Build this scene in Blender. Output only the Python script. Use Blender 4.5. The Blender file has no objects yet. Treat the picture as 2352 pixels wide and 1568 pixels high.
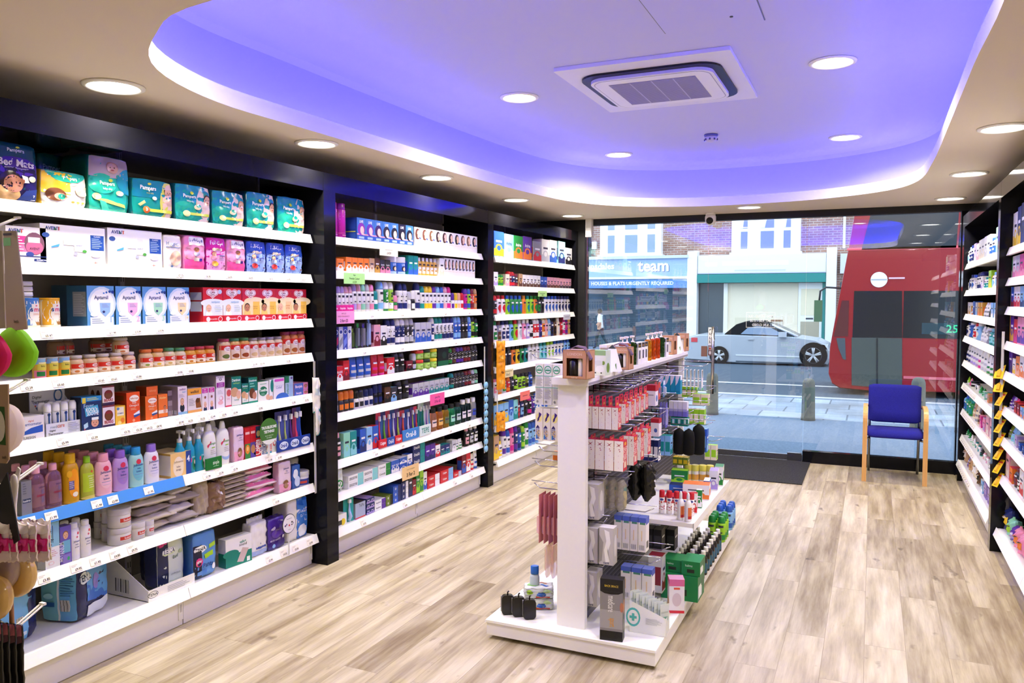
import bpy, math, random
from mathutils import Vector, Matrix
random.seed(7)
PI = math.pi
SC = bpy.context.scene
COL = SC.collection
# ---------------------------------------------------------------- camera
YAW, PIT, ROL, FPX = -0.424859539, 0.0522450352, 0.001569, 1829.92
EYE = Vector((0, 0, 1.65))
_cy, _sy, _cp, _sp = math.cos(YAW), math.sin(YAW), math.cos(PIT), math.sin(PIT)
_fw = Vector((_sy * _cp, _cy * _cp, -_sp))
_r0 = Vector((_cy, -_sy, 0))
_u0 = _r0.cross(_fw)
_rt = math.cos(ROL) * _r0 + math.sin(ROL) * _u0
_up = -math.sin(ROL) * _r0 + math.cos(ROL) * _u0
cd = bpy.data.cameras.new('camera')
cd.sensor_width = 36.0
cd.lens = FPX / 2352 * 36.0
cd.clip_start, cd.clip_end = 0.05, 300
cam = bpy.data.objects.new('camera', cd)
COL.objects.link(cam)
cam.matrix_world = Matrix(((_rt.x, _up.x, -_fw.x, EYE.x), (_rt.y, _up.y, -_fw.y, EYE.y), (_rt.z, _up.z, -_fw.z, EYE.z), (0, 0, 0, 1)))
SC.camera = cam
# ---------------------------------------------------------------- world, sun, exposure
SC.view_settings.view_transform = 'Standard'
SC.view_settings.look = 'None'
SC.view_settings.gamma = 1.0
SC.view_settings.use_curve_mapping = False
SC.view_settings.exposure = 0.6
W = bpy.data.worlds.new('overcast_sky')
SC.world = W
W.use_nodes = True
_bg = W.node_tree.nodes['Background']
_bg.inputs[0].default_value = (0.80, 0.89, 1.0, 1)
_bg.inputs[1].default_value = 2.5
DOWN_W, DOWN_C = 10.5, (1.0, 0.90, 0.73)
LED_S, LED_C = 62.0, (0.04, 0.035, 1.0)


def yat(px, X, z):
    """Y of the point on the plane x = X, height z, that lies on image column px."""
    k = (px - 1176) / FPX
    a = _rt - k * _fw
    return -(a.x * X + a.z * (z - EYE.z)) / a.y


def xat(px, Y, z):
    k = (px - 1176) / FPX
    a = _rt - k * _fw
    return -(a.y * Y + a.z * (z - EYE.z)) / a.x


def zat(py, X, Y):
    k = (784 - py) / FPX
    a = _up - k * _fw
    return EYE.z - (a.x * X + a.y * Y) / a.z


def lin(h):
    h = h.lstrip('#')
    out = []
    for i in (0, 2, 4):
        v = int(h[i:i + 2], 16) / 255
        out.append(v / 12.92 if v <= .04045 else ((v + .055) / 1.055) ** 2.4)
    return (*out, 1.0)


# ---------------------------------------------------------------- materials
MATS = {}


def pmat(name, rough=.5, spec=.5, metal=0., col=None, coat=0., trans=0., ior=1.45, alpha=1.):
    m = bpy.data.materials.new(name)
    m.use_nodes = True
    nt = m.node_tree
    b = nt.nodes['Principled BSDF']
    if col is None:
        a = nt.nodes.new('ShaderNodeAttribute')
        a.attribute_name = 'Col'
        nt.links.new(a.outputs['Color'], b.inputs['Base Color'])
    else:
        b.inputs['Base Color'].default_value = lin(col) if isinstance(col, str) else col
    b.inputs['Roughness'].default_value = rough
    b.inputs['Specular IOR Level'].default_value = spec
    b.inputs['Metallic'].default_value = metal
    b.inputs['Coat Weight'].default_value = coat
    b.inputs['Transmission Weight'].default_value = trans
    b.inputs['IOR'].default_value = ior
    b.inputs['Alpha'].default_value = alpha
    MATS[name] = m
    return m


def nodes(m):
    return m.node_tree.nodes, m.node_tree.links, m.node_tree.nodes['Principled BSDF']


pmat('card', .42, .45)
pmat('film', .2, .5)
pmat('plastic', .3, .5)
pmat('matte', .75, .3)
pmat('chrome', .18, .5, 1.0)
pmat('clear', .06, .5, trans=.75, ior=1.38)
pmat('bag', .12, .5, alpha=.42)
pmat('shelf_white', .35, .5, col='f4f2ef')
pmat('panel_grey', .6, .3, col='8d8680')
pmat('black_gloss', .08, .18, col=(.006, .006, .009, 1))
pmat('black_matte', .5, .4, col=(.012, .012, .013, 1))
pmat('ceiling_bounce_tint', .85, .25, col='e3d5c3')  # white ceiling, with warm bounce light put into the colour
pmat('cove_led_tint', .8, .25, col='c6c6f2')  # blue LED spill put into the colour of tray and hatch
pmat('lip_paint', .6, .3, col='fbfbfb')
pmat('wall_paint', .8, .25, col='d8d2ca')


def emat(name, col, s):
    m = bpy.data.materials.new(name)
    m.use_nodes = True
    nt = m.node_tree
    nt.nodes.remove(nt.nodes['Principled BSDF'])
    e = nt.nodes.new('ShaderNodeEmission')
    e.inputs[0].default_value = (*col, 1)
    e.inputs[1].default_value = s
    nt.links.new(e.outputs[0], nt.nodes['Material Output'].inputs[0])
    MATS[name] = m
    return m


emat('lamp_lens', (1, .95, .86), 9.0)
emat('led_strip', LED_C, LED_S)


def coords(m, scale=(1, 1, 1), rot=(0, 0, 0)):
    n, l, b = nodes(m)
    t = n.new('ShaderNodeTexCoord')
    mp = n.new('ShaderNodeMapping')
    mp.inputs['Scale'].default_value = scale
    mp.inputs['Rotation'].default_value = rot
    l.new(t.outputs['Object'], mp.inputs[0])
    return mp


def ramp(m, stops):
    n, l, b = nodes(m)
    r = n.new('ShaderNodeValToRGB')
    e = r.color_ramp.elements
    while len(e) < len(stops):
        e.new(.5)
    for i, (p, c) in enumerate(stops):
        e[i].position = p
        e[i].color = lin(c)
    return r


def mixc(m, a, b_, fac, blend='MIX'):
    n, l, b = nodes(m)
    x = n.new('ShaderNodeMix')
    x.data_type = 'RGBA'
    x.blend_type = blend
    l.new(a, x.inputs[6])
    l.new(b_, x.inputs[7])
    if isinstance(fac, float):
        x.inputs[0].default_value = fac
    else:
        l.new(fac, x.inputs[0])
    return x.outputs[2]


def wood_floor():
    m = pmat('floor_planks', .38, .4, col='d0c0a8')
    n, l, b = nodes(m)
    mp = coords(m, (1, 1, 1), (0, 0, PI / 2))
    br = n.new('ShaderNodeTexBrick')
    br.offset = .37
    br.inputs['Scale'].default_value = 1.0
    br.inputs['Brick Width'].default_value = 1.22
    br.inputs['Row Height'].default_value = .178
    br.inputs['Mortar Size'].default_value = .0012
    br.inputs['Mortar Smooth'].default_value = .3
    br.inputs['Color1'].default_value = (0, 0, 0, 1)
    br.inputs['Color2'].default_value = (1, 1, 1, 1)
    br.inputs['Mortar'].default_value = (.5, .5, .5, 1)
    l.new(mp.outputs[0], br.inputs['Vector'])
    # per-plank shift of the grain
    t = n.new('ShaderNodeTexCoord')
    add = n.new('ShaderNodeVectorMath')
    add.operation = 'MULTIPLY_ADD'
    l.new(br.outputs['Color'], add.inputs[0])
    add.inputs[1].default_value = (7, 13, 5)
    l.new(t.outputs['Object'], add.inputs[2])
    sc = n.new('ShaderNodeMapping')
    sc.inputs['Scale'].default_value = (26, 1.7, 1)
    l.new(add.outputs[0], sc.inputs[0])
    g = n.new('ShaderNodeTexNoise')
    g.inputs['Scale'].default_value = 1.6
    g.inputs['Detail'].default_value = 9
    g.inputs['Roughness'].default_value = .66
    l.new(sc.outputs[0], g.inputs['Vector'])
    sc2 = n.new('ShaderNodeMapping')
    sc2.inputs['Scale'].default_value = (9, 1.1, 1)
    l.new(add.outputs[0], sc2.inputs[0])
    g2 = n.new('ShaderNodeTexNoise')
    g2.inputs['Scale'].default_value = 1.3
    g2.inputs['Detail'].default_value = 4
    l.new(sc2.outputs[0], g2.inputs['Vector'])
    r1 = ramp(m, [(.30, '5e4a30'), (.44, '96866a'), (.56, 'baac8c'), (.70, 'd2c8b0')])
    l.new(g.outputs[0], r1.inputs[0])
    r2 = ramp(m, [(.38, '6a5840'), (.5, 'ac9f84'), (.62, 'dad2be')])
    l.new(g2.outputs[0], r2.inputs[0])
    c = mixc(m, r1.outputs[0], r2.outputs[0], .48)
    r3 = ramp(m, [(0., '85734f'), (.5, 'bcae8e'), (1., 'dcd0b2')])
    l.new(br.outputs['Color'], r3.inputs[0])
    c = mixc(m, c, r3.outputs[0], .34)
    # dark knots
    sc3 = n.new('ShaderNodeMapping')
    sc3.inputs['Scale'].default_value = (9, 4.5, 1)
    l.new(add.outputs[0], sc3.inputs[0])
    g3 = n.new('ShaderNodeTexNoise')
    g3.inputs['Scale'].default_value = 1.2
    g3.inputs['Detail'].default_value = 3
    l.new(sc3.outputs[0], g3.inputs['Vector'])
    r4 = ramp(m, [(.66, 'ffffff'), (.76, '7d6c5b')])
    l.new(g3.outputs[0], r4.inputs[0])
    c = mixc(m, c, r4.outputs[0], .8, 'MULTIPLY')
    r5 = ramp(m, [(0., 'ffffff'), (1., 'a89a8a')])
    l.new(br.outputs['Fac'], r5.inputs[0])
    c = mixc(m, c, r5.outputs[0], .7, 'MULTIPLY')
    l.new(c, b.inputs['Base Color'])
    return m


def speckle(name, c1, c2, scale, rough=.9, detail=4):
    m = pmat(name, rough, .3, col=c1)
    n, l, b = nodes(m)
    mp = coords(m)
    g = n.new('ShaderNodeTexNoise')
    g.inputs['Scale'].default_value = scale
    g.inputs['Detail'].default_value = detail
    l.new(mp.outputs[0], g.inputs['Vector'])
    r = ramp(m, [(.35, c1), (.65, c2)])
    l.new(g.outputs[0], r.inputs[0])
    l.new(r.outputs[0], b.inputs['Base Color'])
    return m


def bricks(name, c1, c2, mortar, w, h, ms, rot=(0, 0, 0), rough=.85):
    m = pmat(name, rough, .3, col=c1)
    n, l, b = nodes(m)
    mp = coords(m, (1, 1, 1), rot)
    br = n.new('ShaderNodeTexBrick')
    br.inputs['Scale'].default_value = 1
    br.inputs['Brick Width'].default_value = w
    br.inputs['Row Height'].default_value = h
    br.inputs['Mortar Size'].default_value = ms
    br.inputs['Color1'].default_value = lin(c1)
    br.inputs['Color2'].default_value = lin(c2)
    br.inputs['Mortar'].default_value = lin(mortar)
    l.new(mp.outputs[0], br.inputs['Vector'])
    g = n.new('ShaderNodeTexNoise')
    g.inputs['Scale'].default_value = 1.3
    l.new(mp.outputs[0], g.inputs['Vector'])
    r = ramp(m, [(.3, 'c8c0b8'), (.7, 'ffffff')])
    l.new(g.outputs[0], r.inputs[0])
    l.new(mixc(m, br.outputs[0], r.outputs[0], .8, 'MULTIPLY'), b.inputs['Base Color'])
    return m


wood_floor()
speckle('mat_fibre', '1f1f22', '3c3c40', 160, .95)
speckle('tarmac', '4a5866', '586676', 60)
speckle('pave_grey', '66788e', '76889e', 40)
bricks('pave_slab', '98a6b8', 'b0bccb', '6c7888', .6, .6, .012)
bricks('brick_wall', 'b98a78', '9d7a72', 'c9c0bb', .23, .076, .011, (PI / 2, 0, 0))
speckle('fabric_blue', '20207c', '2a2a92', 300, .95)
speckle('beech', 'd9a45c', 'e2b26e', 9, .35)
MATS['beech'].node_tree.nodes['Mapping'].inputs['Scale'].default_value = (9, 9, .7)
bricks('shutter_slat', '44586a', '4c6072', '36485a', 40, .075, .008, (PI / 2, 0, 0), .5)


def glass_mat(name, tint, ior=1.5):
    m = bpy.data.materials.new(name)
    m.use_nodes = True
    nt = m.node_tree
    nt.nodes.remove(nt.nodes['Principled BSDF'])
    tr = nt.nodes.new('ShaderNodeBsdfTransparent')
    tr.inputs[0].default_value = lin(tint)
    gl = nt.nodes.new('ShaderNodeBsdfGlossy')
    gl.inputs['Roughness'].default_value = 0.0
    fr = nt.nodes.new('ShaderNodeFresnel')
    fr.inputs[0].default_value = ior
    mx = nt.nodes.new('ShaderNodeMixShader')
    nt.links.new(fr.outputs[0], mx.inputs[0])
    nt.links.new(tr.outputs[0], mx.inputs[1])
    nt.links.new(gl.outputs[0], mx.inputs[2])
    nt.links.new(mx.outputs[0], nt.nodes['Material Output'].inputs[0])
    MATS[name] = m
    return m


glass_mat('window_glass', 'eef4f8', 1.95)
glass_mat('clear_film', 'f2f2f4', 1.35)
pmat('street_glass', .04, .8, col='55626e')
pmat('shop_light_wall', .8, .2, col='f3e8cf')

# ---------------------------------------------------------------- mesh building
_T = {}


def text_mesh(s, bold=0.0, shear=0.0):
    k = (s, bold, shear)
    if k not in _T:
        cu = bpy.data.curves.new('t', 'FONT')
        cu.body = s
        cu.offset = bold
        cu.shear = shear
        cu.resolution_u = 2
        ob = bpy.data.objects.new('t', cu)
        COL.objects.link(ob)
        dg = bpy.context.evaluated_depsgraph_get()
        me = bpy.data.meshes.new_from_object(ob.evaluated_get(dg))
        vs = [(v.co.x, v.co.y) for v in me.vertices]
        fs = [tuple(p.vertices) for p in me.polygons]
        bpy.data.objects.remove(ob)
        bpy.data.curves.remove(cu)
        bpy.data.meshes.remove(me)
        if vs:
            x0, x1 = min(v[0] for v in vs), max(v[0] for v in vs)
            y0, y1 = min(v[1] for v in vs), max(v[1] for v in vs)
            cx, cyy = (x0 + x1) / 2, (y0 + y1) / 2
            vs = [(x - cx, y - cyy) for x, y in vs]
            _T[k] = (vs, fs, x1 - x0, y1 - y0)
        else:
            _T[k] = ([], [], 1, 1)
    return _T[k]


class MB:
    def __init__(self):
        self.v, self.f, self.c, self.s = [], [], [], []

    def add(self, vs, fs, col, smooth=False):
        b = len(self.v)
        self.v.extend(vs)
        col = lin(col) if isinstance(col, str) else col
        for f in fs:
            self.f.append(tuple(i + b for i in f))
            self.c.append(col)
            self.s.append(smooth)
        return self

    def box(self, x0, x1, y0, y1, z0, z1, col='ffffff', cols=None):
        """cols: dict of f(-y) b(+y) l(-x) r(+x) t d overriding col"""
        vs = [(x0, y0, z0), (x1, y0, z0), (x1, y1, z0), (x0, y1, z0), (x0, y0, z1), (x1, y0, z1), (x1, y1, z1), (x0, y1, z1)]
        F = {'d': (0, 3, 2, 1), 't': (4, 5, 6, 7), 'f': (0, 1, 5, 4), 'r': (1, 2, 6, 5), 'b': (2, 3, 7, 6), 'l': (3, 0, 4, 7)}
        b = len(self.v)
        self.v.extend(vs)
        for k, f in F.items():
            c = (cols or {}).get(k, col)
            self.f.append(tuple(i + b for i in f))
            self.c.append(lin(c) if isinstance(c, str) else c)
            self.s.append(False)
        return self

    def lathe(self, prof, seg=16, col='ffffff', sq=1., cx=0., cy=0., smooth=True, cols=None):
        vs, n = [], len(prof)
        for r, z in prof:
            for i in range(seg):
                a = 2 * PI * i / seg
                vs.append((cx + r * math.sin(a), cy - r * sq * math.cos(a), z))
        b = len(self.v)
        self.v.extend(vs)
        for j in range(n - 1):
            c = cols[j] if cols else col
            c = lin(c) if isinstance(c, str) else c
            for i in range(seg):
                k = (i + 1) % seg
                self.f.append((b + j * seg + i, b + j * seg + k, b + (j + 1) * seg + k, b + (j + 1) * seg + i))
                self.c.append(c)
                self.s.append(smooth)
        for j, rev in ((0, True), (n - 1, False)):
            if prof[j][0] > 1e-5:
                f = [b + j * seg + i for i in range(seg)]
                self.f.append(tuple(reversed(f)) if rev else tuple(f))
                c = (cols[0] if rev else cols[-1]) if cols else col
                self.c.append(lin(c) if isinstance(c, str) else c)
                self.s.append(False)
        return self

    def prism(self, pts, a0, a1, col, axis='y', smooth=False):
        """polygon pts (2D, counter-clockwise) extruded along an axis from a0 to a1"""
        n = len(pts)
        if axis == 'y':
            g = lambda p, a: (p[0], a, p[1])
        elif axis == 'x':
            g = lambda p, a: (a, p[0], p[1])
        else:
            g = lambda p, a: (p[0], p[1], a)
        vs = [g(p, a0) for p in pts] + [g(p, a1) for p in pts]
        fs = [tuple(range(n)), tuple(reversed(range(n, 2 * n)))]
        self.add(vs, fs, col)
        self.add(vs, [(i, n + i, n + (i + 1) % n, (i + 1) % n) for i in range(n)], col, smooth)
        return self

    def tube(self, path, r, col='ffffff', seg=8):
        vs, n = [], len(path)
        P = [Vector(p) for p in path]
        rad = r if isinstance(r, (list, tuple)) else [r] * n
        up = None
        for i in range(n):
            t = (P[min(i + 1, n - 1)] - P[max(i - 1, 0)]).normalized()
            if up is None:
                up = Vector((0, 0, 1)) if abs(t.z) < .9 else Vector((1, 0, 0))
            s = t.cross(up).normalized()
            up = s.cross(t).normalized()
            for k in range(seg):
                a = 2 * PI * k / seg
                vs.append(tuple(P[i] + rad[i] * (math.cos(a) * s + math.sin(a) * up)))
        fs = [(i * seg + k, i * seg + (k + 1) % seg, (i + 1) * seg + (k + 1) % seg, (i + 1) * seg + k) for i in range(n - 1) for k in range(seg)]
        fs += [tuple(reversed(range(seg))), tuple((n - 1) * seg + k for k in range(seg))]
        return self.add(vs, fs, col, True)

    def art(self, shapes, Wd, H, mp, curved=False, off=.0003):
        """flat printed shapes; mp(u, v, o) maps u in [-W/2, W/2], v in [0, H] and an outward offset o to a point"""
        for k, s in enumerate(shapes):
            o = off * (k + 1)
            t = s[0]
            if t == 'r':
                _, u0, v0, u1, v1, c = s
                nu = max(1, int(math.ceil(abs(u1 - u0) * 12))) if curved else 1
                nv = max(1, int(math.ceil(abs(v1 - v0) * 8))) if curved else 1
                vs = [mp((u0 + (u1 - u0) * i / nu - .5) * Wd, (v0 + (v1 - v0) * j / nv) * H, o) for j in range(nv + 1) for i in range(nu + 1)]
                fs = [(j * (nu + 1) + i, j * (nu + 1) + i + 1, (j + 1) * (nu + 1) + i + 1, (j + 1) * (nu + 1) + i) for j in range(nv) for i in range(nu)]
                self.add(vs, fs, c, curved)
            elif t == 'e':
                _, cu, cv, ru, rv, c = s
                n = 18
                R = (.34, .67, 1.) if curved else (1.,)
                vs = [mp((cu - .5) * Wd, cv * H, o)]
                for q in R:
                    for i in range(n):
                        a = 2 * PI * i / n
                        vs.append(mp((cu + q * ru * math.cos(a) - .5) * Wd, (cv + q * rv * math.sin(a)) * H, o))
                fs = [(0, 1 + i, 1 + (i + 1) % n) for i in range(n)]
                for j in range(len(R) - 1):
                    fs += [(1 + j * n + i, 1 + (j + 1) * n + i, 1 + (j + 1) * n + (i + 1) % n, 1 + j * n + (i + 1) % n) for i in range(n)]
                self.add(vs, fs, c, curved)
            elif t == 'p':
                _, pts, c = s
                n = len(pts)
                cu, cv = sum(p[0] for p in pts) / n, sum(p[1] for p in pts) / n
                vs = [mp((cu - .5) * Wd, cv * H, o)] + [mp((u - .5) * Wd, v * H, o) for u, v in pts]
                self.add(vs, [(0, 1 + i, 1 + (i + 1) % n) for i in range(n)], c, curved)
            elif t == 't':
                _, txt, cu, cv, hh, c = s[:6]
                op = s[6] if len(s) > 6 else {}
                tv, tf, tw, th = text_mesh(txt, op.get('b', .012), op.get('sh', 0.))
                kk = hh * H / th
                rot = op.get('rot', 0)
                mw = op.get('w', .92) * (H if rot else Wd)
                kx = min(kk, mw / tw) if not op.get('sq') else mw / tw
                if rot:
                    vs = [mp((cu - .5) * Wd - rot * y * kk, cv * H + rot * x * kx, o) for x, y in tv]
                else:
                    vs = [mp((cu - .5) * Wd + x * kx, cv * H + y * kk, o) for x, y in tv]
                self.add(vs, tf, c)
        return self

    def mesh(self, name, mat):
        me = bpy.data.meshes.new(name)
        me.from_pydata(self.v, [], self.f)
        at = me.color_attributes.new('Col', 'FLOAT_COLOR', 'CORNER')
        flat = []
        for f, c in zip(self.f, self.c):
            flat.extend(list(c) * len(f))
        at.data.foreach_set('color', flat)
        me.polygons.foreach_set('use_smooth', self.s)
        me.materials.append(MATS[mat] if isinstance(mat, str) else mat)
        me.update()
        return me


def link(name, me, parent=None, loc=(0, 0, 0), rotz=0.):
    o = bpy.data.objects.new(name, me)
    COL.objects.link(o)
    o.location = loc
    o.rotation_euler = (0, 0, rotz)
    if parent:
        o.parent = parent
    return o


def tag(o, label, cat, group=None):
    o['label'] = label
    o['category'] = cat
    if group:
        o['group'] = group
    return o


def thing(name, label, cat, loc=(0, 0, 0), rotz=0., group=None):
    return tag(link(name, None, None, loc, rotz), label, cat, group)


def struct(name, mb, mat):
    o = link(name, mb.mesh(name, mat))
    o['kind'] = 'structure'
    return o


class Proto:
    """a product: one mesh, or several parts (name, mesh, index of the part above it)"""

    def __init__(self, name, parts):
        self.name, self.parts = name, parts

    def put(self, loc, rotz, label, cat, group=None, name=None, rot=None):
        nm = name or self.name
        if len(self.parts) == 1:
            o = tag(link(nm, self.parts[0][1], None, loc, rotz), label, cat, group)
        else:
            o = thing(nm, label, cat, loc, rotz, group)
            made = []
            for pn, me, up in self.parts:
                made.append(link(pn, me, o if up is None else made[up]))
        if rot:
            o.rotation_euler = rot
        return o


ORD = ['zeroth', 'first', 'second', 'third', 'fourth', 'fifth', 'sixth', 'seventh', 'eighth', 'ninth', 'tenth', 'eleventh', 'twelfth', 'thirteenth', 'fourteenth', 'fifteenth', 'sixteenth']
# ---------------------------------------------------------------- product makers: maker(w, h, d) -> Proto, origin at the base centre, front towards -y


def carton(base, front=(), side=(), sidec=None, topc=None, name='carton', mat='card', topart=()):
    def mk(w, h, d):
        m = MB()
        m.box(-w / 2, w / 2, -d / 2, d / 2, 0, h, base, {'l': sidec or base, 'r': sidec or base, 't': topc or sidec or base})
        m.art(front, w, h, lambda u, v, o: (u, -d / 2 - o * .4, v))
        if side:
            m.art(side, d, h, lambda u, v, o: (-w / 2 - o * .4, -u, v))
            m.art(side, d, h, lambda u, v, o: (w / 2 + o * .4, u, v))
        if topart:
            m.art(topart, w, d, lambda u, v, o: (u, v - d / 2, h + o))
        return Proto(name, [(name, m.mesh(name, mat), None)])
    return mk


def pack_fn(w, h, d, bul, wr, seed):
    hx, hy, hz = w / 2, d / 2, h / 2

    def P(x, y, z):
        q = 1 - .022 * (x ** 4 * y ** 4 + y ** 4 * z ** 4 + x ** 4 * z ** 4)
        yy = hy * y * q * (.93 + bul * .5 * (1 - x ** 4) * (1 - z ** 4))
        n = wr * (math.sin(9 * x + 5 * z + seed) + math.sin(13 * z - 7 * x + 2 * seed) + math.sin(6 * y + 11 * z))
        return (hx * x * q * (.965 + .035 * (1 - z * z)) + n * .5, yy + n, hz * (z * q + 1) + (n * .5 if z > 0 else 0))
    return P


def pack(base, front=(), side=(), sidec=None, topc=None, name='nappy_pack', bul=.16, wr=.0022, mat='film', fin=None, topart=(), facec=None):
    def mk(w, h, d):
        m = MB()
        P = pack_fn(w, h, d, bul, wr, len(base) + w * 50)
        N = 10
        idx = {}
        side_c = sidec or base
        faces = {'f': base, 'b': base, 'l': side_c, 'r': side_c, 't': topc or side_c, 'd': side_c}
        g = [-1 + 2 * i / N for i in range(N + 1)]
        mk3 = {'f': lambda a, b: (a, -1, b), 'b': lambda a, b: (-a, 1, b), 'l': lambda a, b: (-1, -a, b), 'r': lambda a, b: (1, a, b), 't': lambda a, b: (a, b, 1), 'd': lambda a, b: (a, -b, -1)}
        for k, fn in mk3.items():
            for i in range(N):
                for j in range(N):
                    q = []
                    for a, b in ((i, j), (i + 1, j), (i + 1, j + 1), (i, j + 1)):
                        p = fn(g[a], g[b])
                        key = tuple(round(t, 3) for t in p)
                        if key not in idx:
                            idx[key] = len(m.v)
                            m.v.append(P(*p))
                        q.append(idx[key])
                    m.f.append(tuple(q))
                    c = faces[k]
                    if facec:
                        c = facec(k, (g[i] + g[i + 1]) / 2, (g[j] + g[j + 1]) / 2) or c
                    m.c.append(lin(c))
                    m.s.append(True)

        def clampd(t):
            return max(-.985, min(.985, t))

        def fr(u, v, o):
            p = P(clampd(2 * u / w), -1, clampd(2 * v / h - 1))
            return (p[0], p[1] - o * 1.3 - .0012, p[2])

        def sl(u, v, o):
            p = P(-1, -clampd(2 * u / d), clampd(2 * v / h - 1))
            return (p[0] - o - .0006, p[1], p[2])

        def sr(u, v, o):
            p = P(1, clampd(2 * u / d), clampd(2 * v / h - 1))
            return (p[0] + o + .0006, p[1], p[2])

        def tp(u, v, o):
            p = P(clampd(2 * u / w), clampd(2 * v / d - 1), 1)
            return (p[0], p[1], p[2] + o + .0006)
        m.art(front, w, h, fr, True)
        if side:
            m.art(side, d, h, sl, True)
            m.art(side, d, h, sr, True)
        if topart:
            m.art(topart, w, d, tp, True)
        if fin:
            z = h * .985
            vs, n = [], 12
            for i in range(n + 1):
                u = -w * .47 + w * .94 * i / n
                yy = .006 * math.sin(i * 2.1)
                vs += [(u, yy * .3, z - .012), (u, yy, z + fin), (u, yy + .0015, z + fin), (u, yy * .3 + .0015, z - .012)]
            fs = []
            for i in range(n):
                for k in range(4):
                    fs.append((i * 4 + k, i * 4 + (k + 1) % 4, i * 4 + 4 + (k + 1) % 4, i * 4 + 4 + k))
            m.add(vs, fs, topc or side_c, True)
        return Proto(name, [(name, m.mesh(name, mat), None)])
    return mk


def loft(m, rings, seg, col, cols=None):
    """rings: (rx, ry, z)"""
    vs = []
    for rx, ry, z in rings:
        for i in range(seg):
            a = 2 * PI * i / seg
            ca, sa = math.cos(a), math.sin(a)
            vs.append((rx * sa, -ry * ca, z))
    n = len(rings)
    b = len(m.v)
    m.v.extend(vs)
    for j in range(n - 1):
        c = lin(cols[j] if cols else col)
        for i in range(seg):
            k = (i + 1) % seg
            m.f.append((b + j * seg + i, b + j * seg + k, b + (j + 1) * seg + k, b + (j + 1) * seg + i))
            m.c.append(c)
            m.s.append(True)
    for j, rev in ((0, 1), (n - 1, 0)):
        f = [b + j * seg + i for i in range(seg)]
        m.f.append(tuple(reversed(f)) if rev else tuple(f))
        m.c.append(lin((cols[0] if rev else cols[-1]) if cols else col))
        m.s.append(False)


# normalised silhouettes: (radius of w/2, z of h[, depth factor])
ROUND = [(.86, 0), (.97, .012), (1, .04), (1, .60), (.97, .68), (.82, .76), (.52, .82), (.42, .835), (.42, .86)]
LOTION = [(.80, 0), (.93, .015), (.97, .06), (1, .3), (.99, .58), (.90, .72), (.72, .80), (.46, .835), (.42, .85)]
OILB = [(.86, 0), (.97, .015), (1, .05), (1, .55), (.97, .68), (.80, .78), (.50, .83), (.46, .85)]
CANP = [(.92, 0), (1, .012), (1, .70), (.97, .725), (.92, .735)]
CANCAP = [(.90, .735), (.91, .75), (.90, .94), (.80, .985), (.62, 1)]
SLOPECAN = [(.90, 0), (1, .015), (1, .66), (.96, .74)]
SLOPECAP = [(.95, .74), (.93, .80), (.86, .9), (.70, .97), (.45, 1)]
ROLLON = [(.82, 0), (1, .03), (1, .48), (.86, .58)]
ROLLCAP = [(.95, .58), (.98, .60), (.96, .88), (.82, .97), (.55, 1)]
TUBP = [(.94, 0), (1, .02), (1, .66), (.98, .68)]
TUBCAP = [(1.03, .68), (1.04, .70), (1.04, .97), (1.0, 1)]
JARP = [(.86, 0), (.98, .03), (1, .09), (1, .60), (.96, .70), (.80, .78), (.72, .80), (.72, .84)]
JARCAP = [(.80, .84), (.84, .85), (.84, .97), (.78, 1)]
TINP = [(.99, 0), (1, .01), (1, .93), (.99, .94)]
TINCAP = [(1.02, .93), (1.025, .94), (1.025, .99), (.98, 1)]
CAPB = [(.46, .845), (.47, .86), (.46, .97), (.42, 1)]
CAPW = [(.60, .80), (.62, .82), (.60, .98), (.55, 1)]
MEDB = [(.9, 0), (1, .02), (1, .64), (.92, .72), (.55, .79), (.42, .81), (.42, .83)]
MEDCAP = [(.56, .80), (.58, .82), (.56, .98), (.52, 1)]


def interp(prof, t):
    for a, b in zip(prof, prof[1:]):
        if a[1] <= t <= b[1]:
            k = (t - a[1]) / max(1e-6, b[1] - a[1])
            return a[0] + (b[0] - a[0]) * k
    return prof[-1][0] if t > prof[-1][1] else prof[0][0]


def bottle(col, prof=ROUND, cap=CAPB, capc='ffffff', label=(), name='bottle', mat='plastic', sq=None, seg=14, cols=None, capmat='plastic', pump=False, split=True, capname='cap', labelmat=None):
    def mk(w, h, d):
        R = w / 2
        k = sq if sq else min(1., d / w)
        m = MB()
        loft(m, [(r * R, r * R * k, z * h) for r, z in prof], seg, col, cols)

        def mp(u, v, o):
            t = max(-.985, min(.985, u / R))
            r = interp(prof, v / h) * R
            a = math.asin(t)
            return ((r + o) * math.sin(a), -(r * k + o + .0004) * math.cos(a), v)
        ml = m
        if labelmat:
            ml = MB()
        ml.art(label, w, h, mp, True, .0002)
        mc = m if not split else MB()
        if cap:
            loft(mc, [(r * R, r * R * (k if k > .7 or not split else min(1, k * 1.25)), z * h) for r, z in cap], seg, capc)
        if pump:
            zt = h
            r = R * .42
            loft(mc, [(r, r, h * .72), (r * 1.05, r * 1.05, h * .73), (r, r, h * .80), (r * .4, r * .4, h * .81), (r * .32, r * .32, h * .93)], 10, capc)
            mc.box(-R * .36, R * .36, -R * .95, R * .32, h * .93, h * .985, capc)
            mc.box(-R * .16, R * .16, -R * 1.15, -R * .9, h * .90, h * .975, capc)
        parts = [(name + '_body' if name == 'bottle' else 'body', m.mesh(name, mat), None)]
        if not split:
            return Proto(name, [(name, m.mesh(name, mat), None)])
        if labelmat:
            parts.append(('paper_label', ml.mesh('paper_label', labelmat), None))
        if cap or pump:
            cn = 'pump' if pump else capname
            parts.append((cn, mc.mesh(cn, capmat), None))
        return Proto(name, parts)
    return mk


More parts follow.
